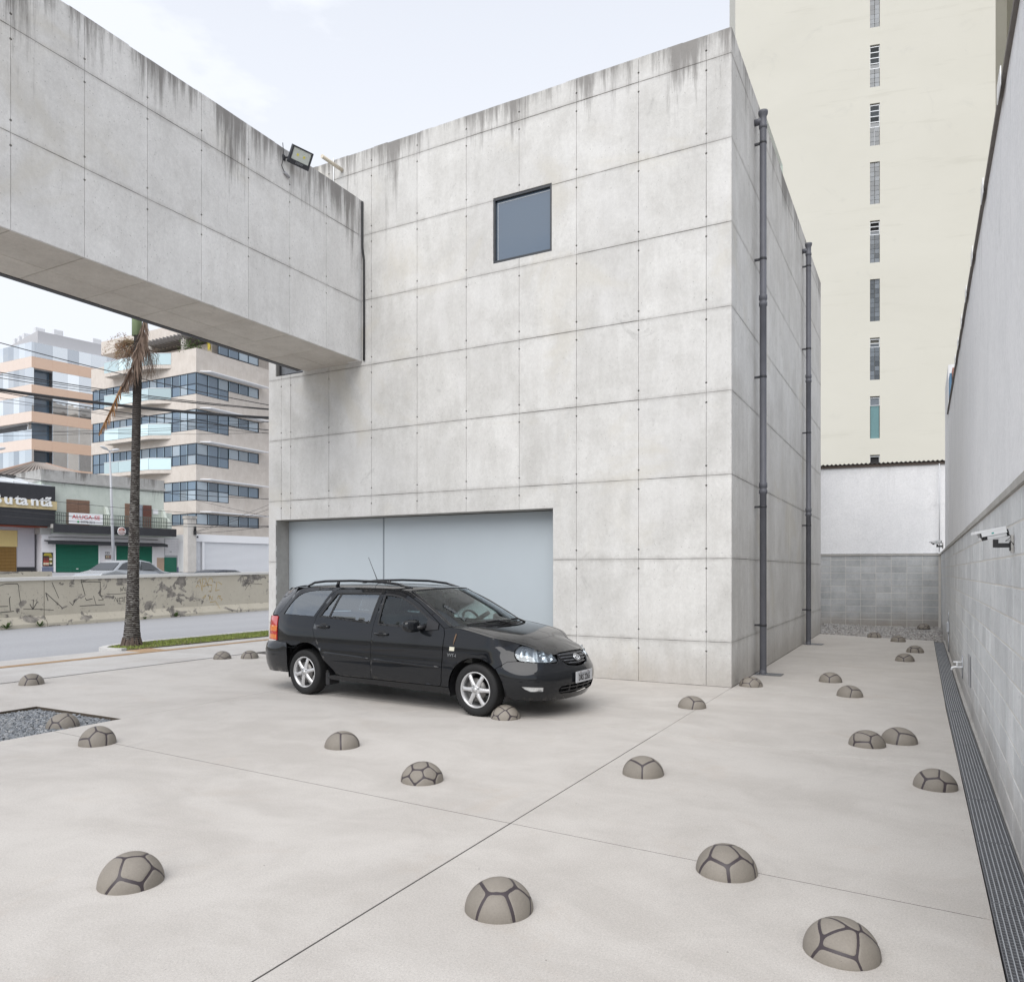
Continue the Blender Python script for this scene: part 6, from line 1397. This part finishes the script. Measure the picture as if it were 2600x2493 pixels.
patch('quarter_window', offset_poly(ccw(X2(QG)), .004), lambda u, v, d, sg: B(u, v, d + .008, sg), M['rglass'], car, thick=0, gap=0, sides=BOTH)
rear_door = X2([(.19, 1.075), (.40, 1.40), (.455, 1.432), (.50, 1.44), (1.33, 1.445), (1.262, 1.0), (1.258, .315), (.70, .312), (.66, .325), (.53, .42), (.42, .49), (.335, .60), (.235, .76), (.172, .90)])
rd = patch('rear_door', rear_door, Bs, M['paint'], car, [X2(RG)], sides=BOTH)
front_door = X2([(1.262, 1.0), (1.33, 1.445), (1.56, 1.432), (1.70, 1.397), (1.95, 1.285), (2.20, 1.135), (2.40, 1.0), (2.425, .93), (2.395, .37), (2.38, .325), (2.35, .312), (1.258, .315)])
fd = patch('front_door', front_door, Bs, M['paint'], car, [X2(FG)], sides=BOTH)
for o, pol, g_ in [(rd[0], RG, M['rglass']), (rd[1], RG, M['rglass']), (fd[0], FG, M['cglass']), (fd[1], FG, M['cglass'])]:
    sg = -1 if o in (rd[0], fd[0]) else 1
    patch('window', offset_poly(ccw(X2(pol)), .003), lambda u, v, d, s_: B(u, v, d + .010, s_), g_, o, thick=0, gap=0, sides=(sg,))
    ring = offset_poly(ccw(X2(pol)), .022); patch('window_seal', X2(pol), lambda u, v, d, s_: B(u, v, d - .0015, s_), M['trim'], o, [ring], gap=.0005, thick=.008, sides=(sg,), step=.03)
    if pol is RG:
        dv = X2([(.415, 1.062), (.448, 1.060), (.572, 1.40), (.540, 1.40)]); patch('window_divider', dv, lambda u, v, d, s_: B(u, v, d + .004, s_), M['trim'], o, thick=.004, gap=0, sides=(sg,))
    # handle: bar over a recessed cup
    hx, hz = (.36, .945) if pol is RG else (1.42, .893)
    cup = [(S_(hx + .075 * math.cos(a * .42)), hz + .048 * math.sin(a * .42)) for a in range(15)]
    patch('handle_cup', cup, lambda u, v, d, s_: B(u, v, d - .001, s_), M['trim'], o, thick=.0, gap=0, sides=(sg,), step=.03)
    hb_ = MB(); hb_.tube([B(S_(hx - .115), hz + .002, .004, sg), B(S_(hx - .09), hz + .003, -.022, sg), B(S_(hx), hz + .004, -.03, sg), B(S_(hx + .09), hz, -.022, sg), B(S_(hx + .125), hz - .002, .004, sg)], [.013, .017, .015, .017, .014], 8); hb_.build('handle', M['paint'], o)
    mx0, mx1, mz0, mz1 = (.385, 1.235, .600, .570) if pol is RG else (1.285, 2.375, .566, .538)
    mp = [(mx0 + (mx1 - mx0) * k / 12, mz0 + (mz1 - mz0) * k / 12) for k in range(13)]
    MB().tube([B(S_(a_), z_, .002, sg) for a_, z_ in mp], [.006] + [.019] * 11 + [.008], 10).build('side_moulding', M['paint'], o)
# sill, front wing, roof side rail
patch('sill', X2([(.44, .30), (.56, .309), (2.36, .309), (2.50, .305), (2.505, .215), (2.36, .225), (.52, .245), (.45, .26)]), Bs, M['paint'], car, sides=BOTH)
wing = X2([(2.36, .312), (2.385, .325), (2.40, .37), (2.43, .93), (2.405, 1.0), (2.47, 1.015), (2.62, 1.008), (2.85, .972), (3.10, .92), (3.30, .875), (3.42, .835), (3.36, .77), (3.37, .715), (3.41, .66), (3.30, .655), (3.163, .572)] + arc(FA[0], FA[1], .385, 46, 182, 18) + [(2.50, .31)])
patch('front_wing', wing, Bs, M['paint'], car, sides=BOTH)
rail = X2([(.455, 1.432), (.47, 1.466), (1.2, 1.463), (1.50, 1.455), (1.66, 1.437), (1.78, 1.405), (2.03, 1.29), (2.30, 1.14), (2.50, 1.02), (2.405, 1.0), (2.20, 1.137), (1.95, 1.287), (1.70, 1.399), (1.56, 1.434), (1.33, 1.447), (.50, 1.442)])
patch('roof_pillar', rail, Bs, M['paint'], car, sides=BOTH, step=.04)
# rear bumper, rear lamp, tailgate (both halves in one go through u in [-SMAX, SMAX])
def BB(u, v, d, sg): return B(abs(u), v, d, -1 if u <= 0 else 1)
sr = S_(-.345); s2 = S_(-.66)
rb = [(-S_(-.345), .695), (-S_(-.50), .70), (-s2, .705), (-.5, .66), (.5, .66), (s2, .705), (S_(-.50), .70), (S_(-.345), .695), (S_(-.325), .50), (S_(-.33), .31), (S_(-.42), .285), (s2, .27), (.3, .26), (-.3, .26), (-s2, .27), (-S_(-.42), .285), (-S_(-.33), .31), (-S_(-.325), .50)]
patch('rear_bumper', rb, BB, M['paint'], car, step=.07)
lam = [(S_(-.66), .71), (S_(-.66), .86), (S_(-.665), 1.055), (SL[14 * 3] - .02, 1.055), (SL[14 * 3] - .05, .72)]
M['lamp_red'] = plain('lamp_red', (.50, .012, .012), .12, spec=.8, coat=1., var=.1); M['lamp_amber'] = plain('lamp_amber', (.75, .20, .03), .12, spec=.8, coat=1.)
s3 = SL[14 * 3] - .03
lam = [(S_(-.60), .712), (S_(-.635), 1.05), (s3, 1.05), (s3 - .06, .712)]
lo_ = patch('rear_lamp', lam, lambda u, v, d, sg: B(u, v, d - .012, sg), M['lamp_red'], car, sides=BOTH, step=.04, thick=.02)
for o, sg in zip(lo_, BOTH):
    for (z0, z1) in ((.835, .915), (.73, .79)): patch('amber_lens', [(S_(-.615), z0), (S_(-.615), z1), (s3 + .01, z1), (s3 + .01, z0)], lambda u, v, d, s_: B(u, v, d - .0135, s_), M['lamp_amber'], o, thick=.0, gap=0, sides=(sg,), step=.04)
tg = [(-s3 + .05, .70), (-s3, 1.06), (-s3 + .0, 1.12), (-S_(-.75) + .1, 1.44), (S_(-.75) - .1, 1.44), (s3, 1.12), (s3, 1.06), (s3 - .05, .70), (.45, .675), (-.45, .675)]
sg_w = .62; tg = [(-sg_w, .70), (-sg_w, 1.06), (-sg_w, 1.45), (sg_w, 1.45), (sg_w, 1.06), (sg_w, .70), (.45, .675), (-.45, .675)]
rwp = [(-.50, 1.10), (-.48, 1.39), (.48, 1.39), (.50, 1.10)]
tgo = patch('tailgate', tg, BB, M['paint'], car, [rwp], step=.07); patch('rear_window', rwp, lambda u, v, d, sg: BB(u, v, d + .008, sg), M['rglass'], tgo[0], thick=0, gap=0, step=.08)
dp = [(sg_w, .712), (sg_w, 1.45), (S_(-.40), 1.455), (S_(-.38), 1.385), (S_(-.50), 1.25), (S_(-.60), 1.12), (S_(-.655), 1.06), (s3, 1.055), (s3 - .06, .712)]
patch('rear_pillar', dp, Bs, M['paint'], car, sides=BOTH, step=.05)
# front bumper with intake, fog lamps, grille
nose = SMAX; yb = lambda y: SMAX - (SMAX - SY(y))
fs1 = S_(3.27)
def U(s): return s - SMAX     # nose coordinate, 0 at the centre line, negative on the near side
def NN(u, v, d, sg): return B(SMAX - abs(u), v, d, -1 if u <= 0 else 1)
def mirror(p): return [(-a, b2) for a, b2 in reversed(p)]
hl_in = SMAX - SY(.40)
left = [(U(S_(3.163)), .572), (U(S_(3.30)) , .655), (U(S_(3.41)), .66), (U(S_(3.55)), .648), (-hl_in - .02, .632), (-hl_in + .02, .66), (-(SMAX - SY(.36)), .70), (-(SMAX - SY(.335)), .665), (-(SMAX - SY(.25)), .60), (-.08, .578)]
bot = [(-.05, .20), (-(SMAX - SY(.4)), .205), (U(S_(3.60)), .215), (U(S_(3.36)), .225), (U(S_(3.272)), .28), (U(S_(3.27)), .34), (U(S_(3.25)), .42), (U(S_(3.215)), .495), (U(S_(3.18)), .55)]
fbp = left + mirror(left) + mirror(bot) + bot
intake = [(-.40, .375), (-.44, .33), (-.40, .285), (0, .27), (.40, .285), (.44, .33), (.40, .375), (0, .385)]
fog = [(-(SMAX - SY(.60)), .318), (-(SMAX - SY(.60)), .375), (U(S_(3.46)), .385), (U(S_(3.50)), .35), (U(S_(3.56)), .32)]
fb = patch('front_bumper', fbp, NN, M['paint'], car, [intake, fog, mirror(fog)], step=.05)[0]
patch('intake_backing', intake, lambda u, v, d, sg: NN(u, v, d + .05, sg), M['black'], fb, thick=0, gap=-.01)
for z in (.30, .345): patch('intake_bar', [(-.39, z - .006), (.39, z - .006), (.39, z + .006), (-.39, z + .006)], lambda u, v, d, sg: NN(u, v, d + .012, sg), M['black'], fb, gap=0, thick=.03)
for x in (-.24, -.08, .08, .24): patch('intake_post', [(x - .008, .285), (x + .008, .285), (x + .008, .378), (x - .008, .378)], lambda u, v, d, sg: NN(u, v, d + .014, sg), M['black'], fb, gap=0, thick=.03)
M['fogglass'] = plain('fog_lamp_glass', (.62, .63, .63), .12, .35, var=.35, sc=60, coat=1.)
for f in (fog, mirror(fog)): patch('fog_lamp', f, lambda u, v, d, sg: NN(u, v, d + .012, sg), M['fogglass'], car, thick=.01, gap=.004)
grp = [(-(SMAX - SY(.335)), .715), (-(SMAX - SY(.30)), .655), (-(SMAX - SY(.22)), .612), (-.08, .592), (.08, .592), (SMAX - SY(.22), .612), (SMAX - SY(.30), .655), (SMAX - SY(.335), .715), (.30, .735), (0, .745), (-.30, .735)]
gro = patch('grille', grp, lambda u, v, d, sg: NN(u, v, d + .022, sg), M['black'], car, thick=.02, gap=0)[0]
for k in range(4):
    z = .618 + k * .032; w_ = (.20, .27, .305, .32)[k]; mb = MB(); mb.tube([NN(-w_ + 2 * w_ * i / 16, z - .006 * (1 - abs(-1 + i / 8)), .004, 1) for i in range(17)], [.004] + [.0075] * 15 + [.004], 6); mb.build('chrome_bar', plain('grille_bar', (.17, .18, .20), .22, .8), gro)
ems = MB(); ec = NN(0, .672, -.012, 1); tv = (NN(0, .69, -.012, 1) - NN(0, .655, -.012, 1)).normalized()
def ell(cx, cz, a, b2, r): return [ec + Vector((0, 1, 0)) * (cx + a * math.cos(R(q * 15))) + tv * (cz + b2 * math.sin(R(q * 15))) for q in range(25)]
ems.tube(ell(0, 0, .062, .043, 1), .006, 6).tube(ell(0, .012, .040, .018, 1), .0045, 6).tube(ell(0, -.003, .017, .037, 1), .0045, 6); ems.build('emblem', M['chrome'], gro)
# headlamps
hlp = [(U(S_(3.365)), .775), (U(S_(3.42)), .828), (U(S_(3.52)), .815), (U(S_(3.63)), .785), (U(SY(.55)), .752), (U(SY(.42)), .715), (-hl_in + .0, .672), (-hl_in - .0, .648), (-hl_in - .05, .636), (U(S_(3.62)), .645), (U(S_(3.50)), .655), (U(S_(3.42)), .668), (U(S_(3.375)), .715)]
hlp = smoothp(hlp, 1)
M['hl_glass'] = clear_glass('headlamp_glass', (.93, .96, .97), .08); M['hl_refl'] = plain('lamp_reflector', (.62, .66, .70), .14, .9, var=.1); M['hl_dark'] = plain('lamp_bezel', (.20, .22, .245), .25, .6)
for pol, sgn in ((hlp, -1), (mirror(hlp), 1)):
    hl = patch('headlight', pol, lambda u, v, d, sg: NN(u, v, d - .004, sg), M['hl_glass'], car, thick=.012, gap=.002, step=.04)[0]
    patch('reflector_housing', pol, lambda u, v, d, sg: NN(u, v, d + .055 + .015 * math.sin(u * 40), sg), M['hl_dark'], hl, thick=-.05, gap=.004, step=.03)
    for (yy, zz, r_0) in ((.60, .712, .056), (.475, .692, .040)):
        u0 = (SMAX - SY(yy)) * (-1 if sgn < 0 else 1); c0 = NN(u0, zz, .045, 1); ax = (NN(u0, zz, .02, 1) - NN(u0, zz, .06, 1)).normalized(); ax = (ax * .5 + Vector((.8, 0, 0))).normalized()
        MB().lathe([(r_0 * .25, -.0), (r_0 * .7, .008), (r_0, .03), (r_0 * 1.04, .033)], 20, Matrix.Translation(c0) @ ax.to_track_quat('Z', 'Y').to_matrix().to_4x4()).sphere(c0 + ax * .012, r_0 * .34, 10, 6).build('lamp_bowl', M['hl_refl'], hl)
    u0 = U(S_(3.47)) * (1 if sgn < 0 else -1); sm_ = 1
    pl_ = [(U(S_(3.43)), .70), (U(S_(3.44)), .79), (U(S_(3.53)), .785), (U(S_(3.56)), .69)]
    if sgn > 0: pl_ = mirror(pl_)
    patch('turn_reflector', pl_, lambda u, v, d, sg: NN(u, v, d + .028 + .004 * math.sin(u * 300), sg), M['hl_refl'], hl, thick=.01, gap=0, step=.012, smooth=False)
# bonnet: fan between the top edge of the lower body and a spine
TOP = [(2.47, 1.015), (2.62, 1.008), (2.85, .972), (3.10, .92), (3.30, .875), (3.42, .838), (3.52, .818), (3.63, .788)]
def topz(s):
    p, _ = plan(s)
    if s <= S_(3.63): return interp(TOP, p.x)
    y = p.y; return interp([(0, .745), (.30, .738), (.36, .722), (.42, .720), (.55, .754), (.66, .79)], y)
SPX = [(2.40, 1.078), (2.62, 1.052), (2.9, 1.008), (3.2, .940), (3.42, .868), (3.58, .802), (3.70, .742)]
bo = MB(); s0_ = S_(2.47); ns_, nr_ = 44, 12; vs = []
for i in range(2 * ns_ + 1):
    f = i / ns_; sg = -1 if f <= 1 else 1; s = s0_ + (SMAX - s0_) * (f if f <= 1 else 2 - f); e = B(s, topz(s), .002, sg); sx_ = min(e.x, 3.36) if e.x < 3.3 else 3.3 + (e.x - 3.3) * .16
    sx_ = e.x if e.x < 3.1 else 3.1 + .42 * (1 - math.exp(-(e.x - 3.1) / .42))
    for j in range(nr_ + 1):
        r_0 = j / nr_; x = sx_ + (e.x - sx_) * r_0; q = r_0 ** 2.3; yy = e.y * r_0
        vs.append((x, yy, interp(SPX, x) + (e.z - interp(SPX, e.x)) * q))
fs = [(i * (nr_ + 1) + j, i * (nr_ + 1) + j + 1, (i + 1) * (nr_ + 1) + j + 1, (i + 1) * (nr_ + 1) + j) for i in range(2 * ns_) for j in range(nr_)]
bo.add(vs, fs, True); bnt = bo.build('bonnet', M['paint'], car)
# bonnet shut line
for sg in (-1, 1):
    pts = []
    for i in range(14):
        s = s0_ + .06 + (S_(3.62) - s0_ - .06) * i / 13; e = B(s, topz(s), .002, sg); sx_ = e.x if e.x < 3.1 else 3.1 + .42 * (1 - math.exp(-(e.x - 3.1) / .42)); r_0 = .905; xx_ = sx_ + (e.x - sx_) * r_0; pts.append((xx_, e.y * r_0, interp(SPX, xx_) + (e.z - interp(SPX, e.x)) * r_0 ** 2.3 + .0005))
    MB().tube(pts, .0022, 4).build('shut_line', M['trim'], bnt)
for yy in (-.36, .36): MB().sphere((2.86, yy, 1.0), .014, 8, 5, None, (1, 1, .7)).build('washer_jet', M['black'], bnt)
# windscreen
WT = lambda f: Vector((1.93 - .20 * abs(f) ** 2.0, f * .585, 1.462 - .026 * f * f))
WB_ = lambda f: Vector((2.80 - .30 * abs(f) ** 2.2, f * .745, 1.03 - .016 * f * f))
ws = MB(); nu, nv = 20, 10; vs = []
for i in range(nu + 1):
    f = -1 + 2 * i / nu
    for j in range(nv + 1):
        g_ = j / nv; p = WB_(f).lerp(WT(f), g_); bulge = math.sin(math.pi * g_) * .022 * (1 - f * f * .5); vs.append(p + Vector((.6, 0, .8)) * bulge)
fs = [(i * (nv + 1) + j, i * (nv + 1) + j + 1, (i + 1) * (nv + 1) + j + 1, (i + 1) * (nv + 1) + j) for i in range(nu) for j in range(nv)]
ws.add(vs, fs, True); wso = ws.build('windscreen', M['wglass'], car)
fr = MB()
for f in (-1, 1): fr.tube([WB_(f).lerp(WT(f), k / 8) + Vector((.6, 0, .8)) * .011 * math.sin(math.pi * k / 8) for k in range(9)], .012, 6)
fr.tube([WT(-1 + k / 8) for k in range(17)], .010, 6); fr.tube([WB_(-1 + k / 8) for k in range(17)], .014, 6); fr.build('screen_seal', M['trim'], wso)
# filler between screen edge and pillar
for sg in (-1, 1):
    a_ = [WB_(sg).lerp(WT(sg), k / 8) + Vector((.6, 0, .8)) * .011 * math.sin(math.pi * k / 8) for k in range(9)]
    b_ = [B(S_(x), z, 0, sg) for x, z in ((2.50, 1.02), (2.40, 1.08), (2.30, 1.14), (2.165, 1.215), (2.03, 1.29), (1.90, 1.35), (1.78, 1.405), (1.70, 1.428), (1.66, 1.437))]
    MB().add(a_ + b_, [(k, k + 1, 10 + k, 9 + k) for k in range(8)], True).build('screen_pillar', M['paint'], car)
# cowl and wipers
cw = MB(); vs = []
for k in range(17):
    f = -1 + k / 8; p = WB_(f); vs += [p + Vector((-.05, 0, -.01)), p + Vector((.10 - .02 * abs(f), 0, -.012))]
cw.add(vs, [(2 * k, 2 * k + 1, 2 * k + 3, 2 * k + 2) for k in range(16)], True).build('cowl', M['black'], car)
def wiper(f0, f1, g0, g1):
    P = lambda f, g_, o: WB_(f).lerp(WT(f), g_) + Vector((.6, 0, .8)) * (o + math.sin(math.pi * g_) * .022 * (1 - f * f * .5))
    mb = MB(); mb.tube([P(f0 + (f1 - f0) * k / 8, g0 + (g1 - g0) * k / 8, .014) for k in range(9)], .009, 5); mb.tube([P(f0 + .06, -.05, .03), P(f0 + (f1 - f0) * .25, g0 - .01, .04), P(f0 + (f1 - f0) * .55, (g0 + g1) / 2, .03)], [.014, .010, .007], 6); mb.build('wiper', M['black'], car)
wiper(-.10, -.80, .045, .04); wiper(.55, -.12, .05, .06)
# roof
rfm = MB(); xs_ = [-.60 + 2.55 * k / 26 for k in range(27)]; vs = []; ny_ = 14
def rail_pt(x, sg):
    z = interp([(-.60, 1.435), (-.38, 1.455), (-.25, 1.457), (.4, 1.4655), (1.2, 1.463), (1.5, 1.455), (1.66, 1.437), (1.80, 1.40)], x); return B(S_(max(-.84, x)), z, 0, sg)
for x in xs_:
    for j in range(ny_ + 1):
        f = -1 + 2 * j / ny_; xx_ = x
        e = rail_pt(min(x, 1.66), -1); ye = abs(e.y)
        fr_ = max(0, (x + .60) / 2.55); xs2 = -.60 + (1.0) * 0 + fr_ * 0
        xend = WT(f * .99).x; xst = -.60 + .06 * f * f; X_ = xst + (xend - xst) * fr_
        e2 = rail_pt(min(X_, 1.66), -1); zc = interp([(-.60, 1.462), (-.3, 1.492), (.2, 1.512), (.8, 1.518), (1.3, 1.508), (1.7, 1.485), (1.94, 1.463)], X_); yk = min(abs(e2.y), .62 if X_ > -.3 else .62)
        ze = e2.z if fr_ < .98 else WT(f).z
        if fr_ >= .999: vs.append(tuple(WT(f))); continue
        vs.append((X_, f * abs(e2.y), zc + (e2.z - zc) * abs(f) ** 3.2))
rfm.add(vs, [(i * (ny_ + 1) + j, i * (ny_ + 1) + j + 1, (i + 1) * (ny_ + 1) + j + 1, (i + 1) * (ny_ + 1) + j) for i in range(26) for j in range(ny_)], True); roof = rfm.build('roof', M['paint'], car)
for sg in (-1, 1):
    rr_ = MB(); yy = .515
    rr_.tube([(-.26, sg * yy, 1.475), (-.12, sg * yy, 1.525), (.10, sg * (yy + .005), 1.545), (.6, sg * (yy + .005), 1.555), (1.1, sg * yy, 1.545), (1.42, sg * (yy - .01), 1.515), (1.66, sg * (yy - .02), 1.462)], [.014, .017, .017, .017, .017, .017, .012], 8)
    rr_.tube([(.32, sg * yy, 1.47), (.36, sg * yy, 1.55)], [.03, .016], 6).build('roof_rail', M['paint'], car)
sp = MB(); sp.prism([(-.60, 1.440), (-.45, 1.470), (-.40, 1.484), (-.52, 1.470), (-.61, 1.450)], lambda u, v, d: (u, d, v), -.44, .44).build('roof_spoiler', M['paint'], car)
MB().tube([(.66, -.05, 1.50), (.46, -.05, 1.88)], [.006, .003], 6).tube([(.70, -.05, 1.51), (.645, -.05, 1.535)], [.018, .009], 8).build('aerial', M['black'], car)
# mirrors
for sg in (-1, 1):
    mi = MB(); 
    mi.sphere((0, 0, 0), 1, 24, 14)
    sp_ = lambda v, e: math.copysign(abs(v) ** e, v)
    mi.v = [(2.015 + .062 * sp_(x, .75) + .03 * max(0, -z) - .02 * y * sg, sg * .945 + .118 * sp_(y, .62), 1.022 + .074 * sp_(z, .62) * (1 - .10 * sg * y)) for x, y, z in mi.v]
    mi.build('mirror', M['paint'], car)
    MB().prism([(2.13, .965), (2.32, .985), (2.32, 1.05), (2.14, 1.13)], lambda u, v, d: Vector(B(S_(u), v, d, sg)), -.012, .01).tube([(2.12, sg * .79, 1.01), (2.06, sg * .90, 1.0)], .026, 8).build('mirror_mount', M['black'], car)
# badge, script and feather on the near wing
patch('side_repeater', [(S_(2.52), .745), (S_(2.59), .745), (S_(2.595), .79), (S_(2.525), .792)], lambda u, v, d, sg: B(u, v, d - .006, sg), plain('repeater_lens', (.62, .60, .50), .15, coat=1.), car, thick=.008, gap=0, sides=BOTH)
tx = text_mesh('VVT-i', .055, .001, bold=.001); tx.transform(Matrix.Translation(B(S_(2.555), .675, -.0035, -1)) @ Matrix.Rotation(R(.5), 4, 'Z')); o = link('engine_script', tx, M['chrome'], car)
ftm = MB().prism([(2.577, .80), (2.588, .85), (2.606, .905), (2.612, .94), (2.600, .948), (2.587, .905), (2.579, .85)], lambda u, v, d: B(S_(u), v, d, -1), -.007, -.005); ftm.build('feather', plain('brown_feather', (.14, .085, .05), .8, var=.4, sc=20), None)
fo_ = bpy.data.objects['feather']; fo_.location = car.location; fo_.rotation_euler = car.rotation_euler; tag(fo_, 'small brown feather stuck to the front wing of the black car', 'feather')
# plate
npl = MB(); pc = NN(0, .455, -.022, 1); npl.box(-.008, 0, -.20, .20, -.065, .065, Matrix.Translation(pc)); nplo = npl.build('number_plate', plain('plate_grey', (.50, .51, .53), .4, var=.05), car, False, .002)
tx = text_mesh('DRS 2265', .088, .0012, bold=.0015); tx.transform(Matrix.Translation(pc + Vector((.0015, 0, -.042))) @ Matrix.Rotation(R(90), 4, 'Z') @ Matrix.Diagonal((.78, 1, 1.1, 1))); link('plate_lettering', tx, M['black'], nplo)
MB().box(.0, .0015, -.15, .15, .028, .045, Matrix.Translation(pc)).build('town_line', plain('plate_print', (.30, .31, .33), .5), nplo, False)
for yy in (-.09, .09): MB().sphere(pc + Vector((.001, yy, .056)), .008, 8, 5).build('plate_screw', plain('screw_rust', (.12, .06, .05), .7), nplo)
# dark shell, floor, interior
und = MB(); und.box(-.62, -.40, -.70, .70, .26, .60).box(.50, 2.46, -.76, .76, .235, .30).box(3.32, 3.60, -.60, .60, .24, .55).box(-.40, 3.32, -.52, .52, .24, .34)
und.build('underbody', M['black'], car, False)
for (cx, cz) in (RA, FA):
    for sg in (-1, 1):
        wl = MB(); n = 16; vs = []
        for k in range(n + 1): a = math.pi * (-.08 + 1.16 * k / n); vs += [(cx + .40 * math.cos(a), sg * .80, cz + .40 * math.sin(a)), (cx + .40 * math.cos(a), sg * .50, cz + .40 * math.sin(a))]
        wl.add(vs, [(2 * k, 2 * k + 1, 2 * k + 3, 2 * k + 2) for k in range(n)], True); wl.add([(cx + .40 * math.cos(math.pi * (-.08 + 1.16 * k / n)), sg * .50, cz + .40 * math.sin(math.pi * (-.08 + 1.16 * k / n))) for k in range(n + 1)], [tuple(range(n + 1))]); wl.build('wheel_well', M['black'], car, False)
it = MB(); it.box(-.55, 2.35, -.70, .70, .301, .34); it.box(-.62, .02, -.66, .66, .68, .92)
it.build('cabin_floor', M['int'], car, False)
ds = MB(); ds.prism([(2.05, .60), (2.75, .60), (2.75, .97), (2.45, 1.0), (2.22, .96), (2.12, .85)], lambda u, v, d: (u, d, v), -.70, .70).build('dashboard', plain('dash_grey', (.10, .10, .095), .8), car)
for s_ in (-1, 1): MB().prism([(-.5, .92), (.1, .95), (1.3, .94), (2.2, .92), (2.2, .40), (.75, .40), (.55, .78), (-.5, .80)], lambda u, v, d: (u, d, v), s_ * .735, s_ * .75).build('door_lining', M['int2'], car)
def seat(x, y, w_):
    st_ = MB(); Ms = Matrix.Translation((x, y, 0)); st_.box(-.02, .48, -w_, w_, .38, .60, Ms); st_.prism([(-.02, .55), (.12, .55), (-.02, 1.12), (-.14, 1.12)], lambda u, v, d: Ms @ Vector((u, d, v)), -w_, w_); so_ = st_.build('seat', M['int'], car, True, .03)
    for dy in ((0,) if w_ < .4 else (-.36, .36)): MB().box(-.20, -.11, dy - .13, dy + .13, 1.15, 1.33, Ms).build('headrest', M['int'], so_, False, .03)
seat(1.35, -.37, .25); seat(1.35, .37, .25); seat(.38, 0, .62)
swm = MB(); Mw = Matrix.Translation((1.98, .37, .99)) @ Matrix.Rotation(R(62), 4, 'Y'); swm.tube([Mw @ Vector((.185 * math.cos(R(k * 15)), .185 * math.sin(R(k * 15)), 0)) for k in range(25)], .016, 8).tube([Mw @ Vector((0, -.17, 0)), Mw @ Vector((0, .17, 0))], .018, 6).tube([Mw @ Vector((0, 0, 0)), Mw @ Vector((.17, 0, 0))], .018, 6).tube([Mw @ Vector((0, 0, 0)), Mw @ Vector((0, 0, .3))], .03, 8).build('steering_wheel', M['int'], car)
MB().box(1.86, 1.90, -.13, .13, 1.33, 1.40).tube([(1.88, 0, 1.38), (1.86, 0, 1.45)], .012, 6).build('interior_mirror', M['int'], car, False, .008)
for s_ in (-1, 1): MB().box(1.62, 1.80, s_ * .38 - .19, s_ * .38 + .19, 1.405, 1.42).build('sun_visor', M['int2'], car, False)
MB().box(-.3, 1.55, -.48, .48, 1.43, 1.44).build('headlining', M['int2'], car, False)
ex = MB().tube([(-.78, -.42, .235), (-.55, -.42, .25)], .03, 10).build('exhaust', M['steel'], car)
boxpart('mud_flap', (.40, .47, -.80, -.62, .17, .33), M['black'], car)
# wheels
def wheel(x, y, sg, spin):
    Mw = Matrix.Translation((x, y, .3075)) @ Matrix.Rotation(R(90) * (1 if sg < 0 else -1), 4, 'X') @ Matrix.Rotation(spin, 4, 'Z')
    # local z points outwards
    dm = MB().lathe([(.02, -.05), (.13, -.05), (.135, -.02), (.05, -.015), (0, -.012)], 24, Mw).build('wheel', plain('brake_disc', (.15, .145, .14), .4, .7), car)
    ty = MB(); ty.lathe([(.205, -.17), (.25, -.185), (.285, -.18), (.303, -.165), (.3075, -.13), (.3075, -.045), (.303, -.018), (.287, .004), (.262, .013), (.232, .010), (.212, .002), (.207, -.012)], 48, Mw)
    for k in range(54):
        a = 2 * math.pi * k / 54
        for (h0, h1, sk) in ((-.165, -.12, .02), (-.055, -.012, -.02)): ty.add([Mw @ Vector((.3082 * math.cos(a + q), .3082 * math.sin(a + q), h)) for q, h in ((0, h0), (.055, h0), (.055 + sk, h1), (sk, h1))], [(0, 1, 2, 3)])
    ty.build('tyre', M['rubber'], dm)
    rim_ = MB(); rim_.lathe([(.195, -.15), (.190, -.06), (.193, -.012), (.207, -.004), (.212, .004), (.207, .008), (.199, .004)], 40, Mw)
    for k in range(6):
        a = 2 * math.pi * k / 6; Mk = Mw @ Matrix.Rotation(a, 4, 'Z')
        pr_ = [(.035, .030, .004), (.07, .028, .006), (.12, .023, .003), (.165, .024, -.004), (.196, .031, -.012)]; vs = []
        for (r_0, w_, h) in pr_: vs += [Mk @ Vector((r_0, -w_, h - .018)), Mk @ Vector((r_0, -w_ * .72, h)), Mk @ Vector((r_0, 0, h + .004)), Mk @ Vector((r_0, w_ * .72, h)), Mk @ Vector((r_0, w_, h - .018))]
        rim_.add(vs, [(5 * i + j, 5 * i + j + 1, 5 * i + 5 + j + 1, 5 * i + 5 + j) for i in range(4) for j in range(4)], True)
    rim_.lathe([(.062, -.012), (.06, .004), (.052, .010), (.034, .012)], 24, Mw); rim_.build('rim', M['alloy'], dm)
    MB().lathe([(.033, .008), (.030, .016), (0, .018)], 20, Mw).build('hub_cap', plain('hub_cap', (.50, .50, .50), .3, .6), dm)
    ln = MB()
    for k in range(4): a = math.pi / 2 * k + .4; ln.lathe([(0, .0115), (.012, .0115), (.012, .008)], 10, Mw @ Matrix.Translation((.050 * math.cos(a), .050 * math.sin(a), 0)))
    ln.build('lug_holes', M['black'], dm)
    ln2 = MB()
    for k in range(4): a = math.pi / 2 * k + .4; ln2.lathe([(0, .0145), (.0065, .0145), (.0065, .0115)], 8, Mw @ Matrix.Translation((.050 * math.cos(a), .050 * math.sin(a), 0)))
    ln2.build('lug_nuts', M['chrome'], dm)
for (x, spin) in ((0, .25), (2.88, .0)):
    wheel(x, -.815, -1, spin + R(0)); wheel(x, .815, 1, spin)
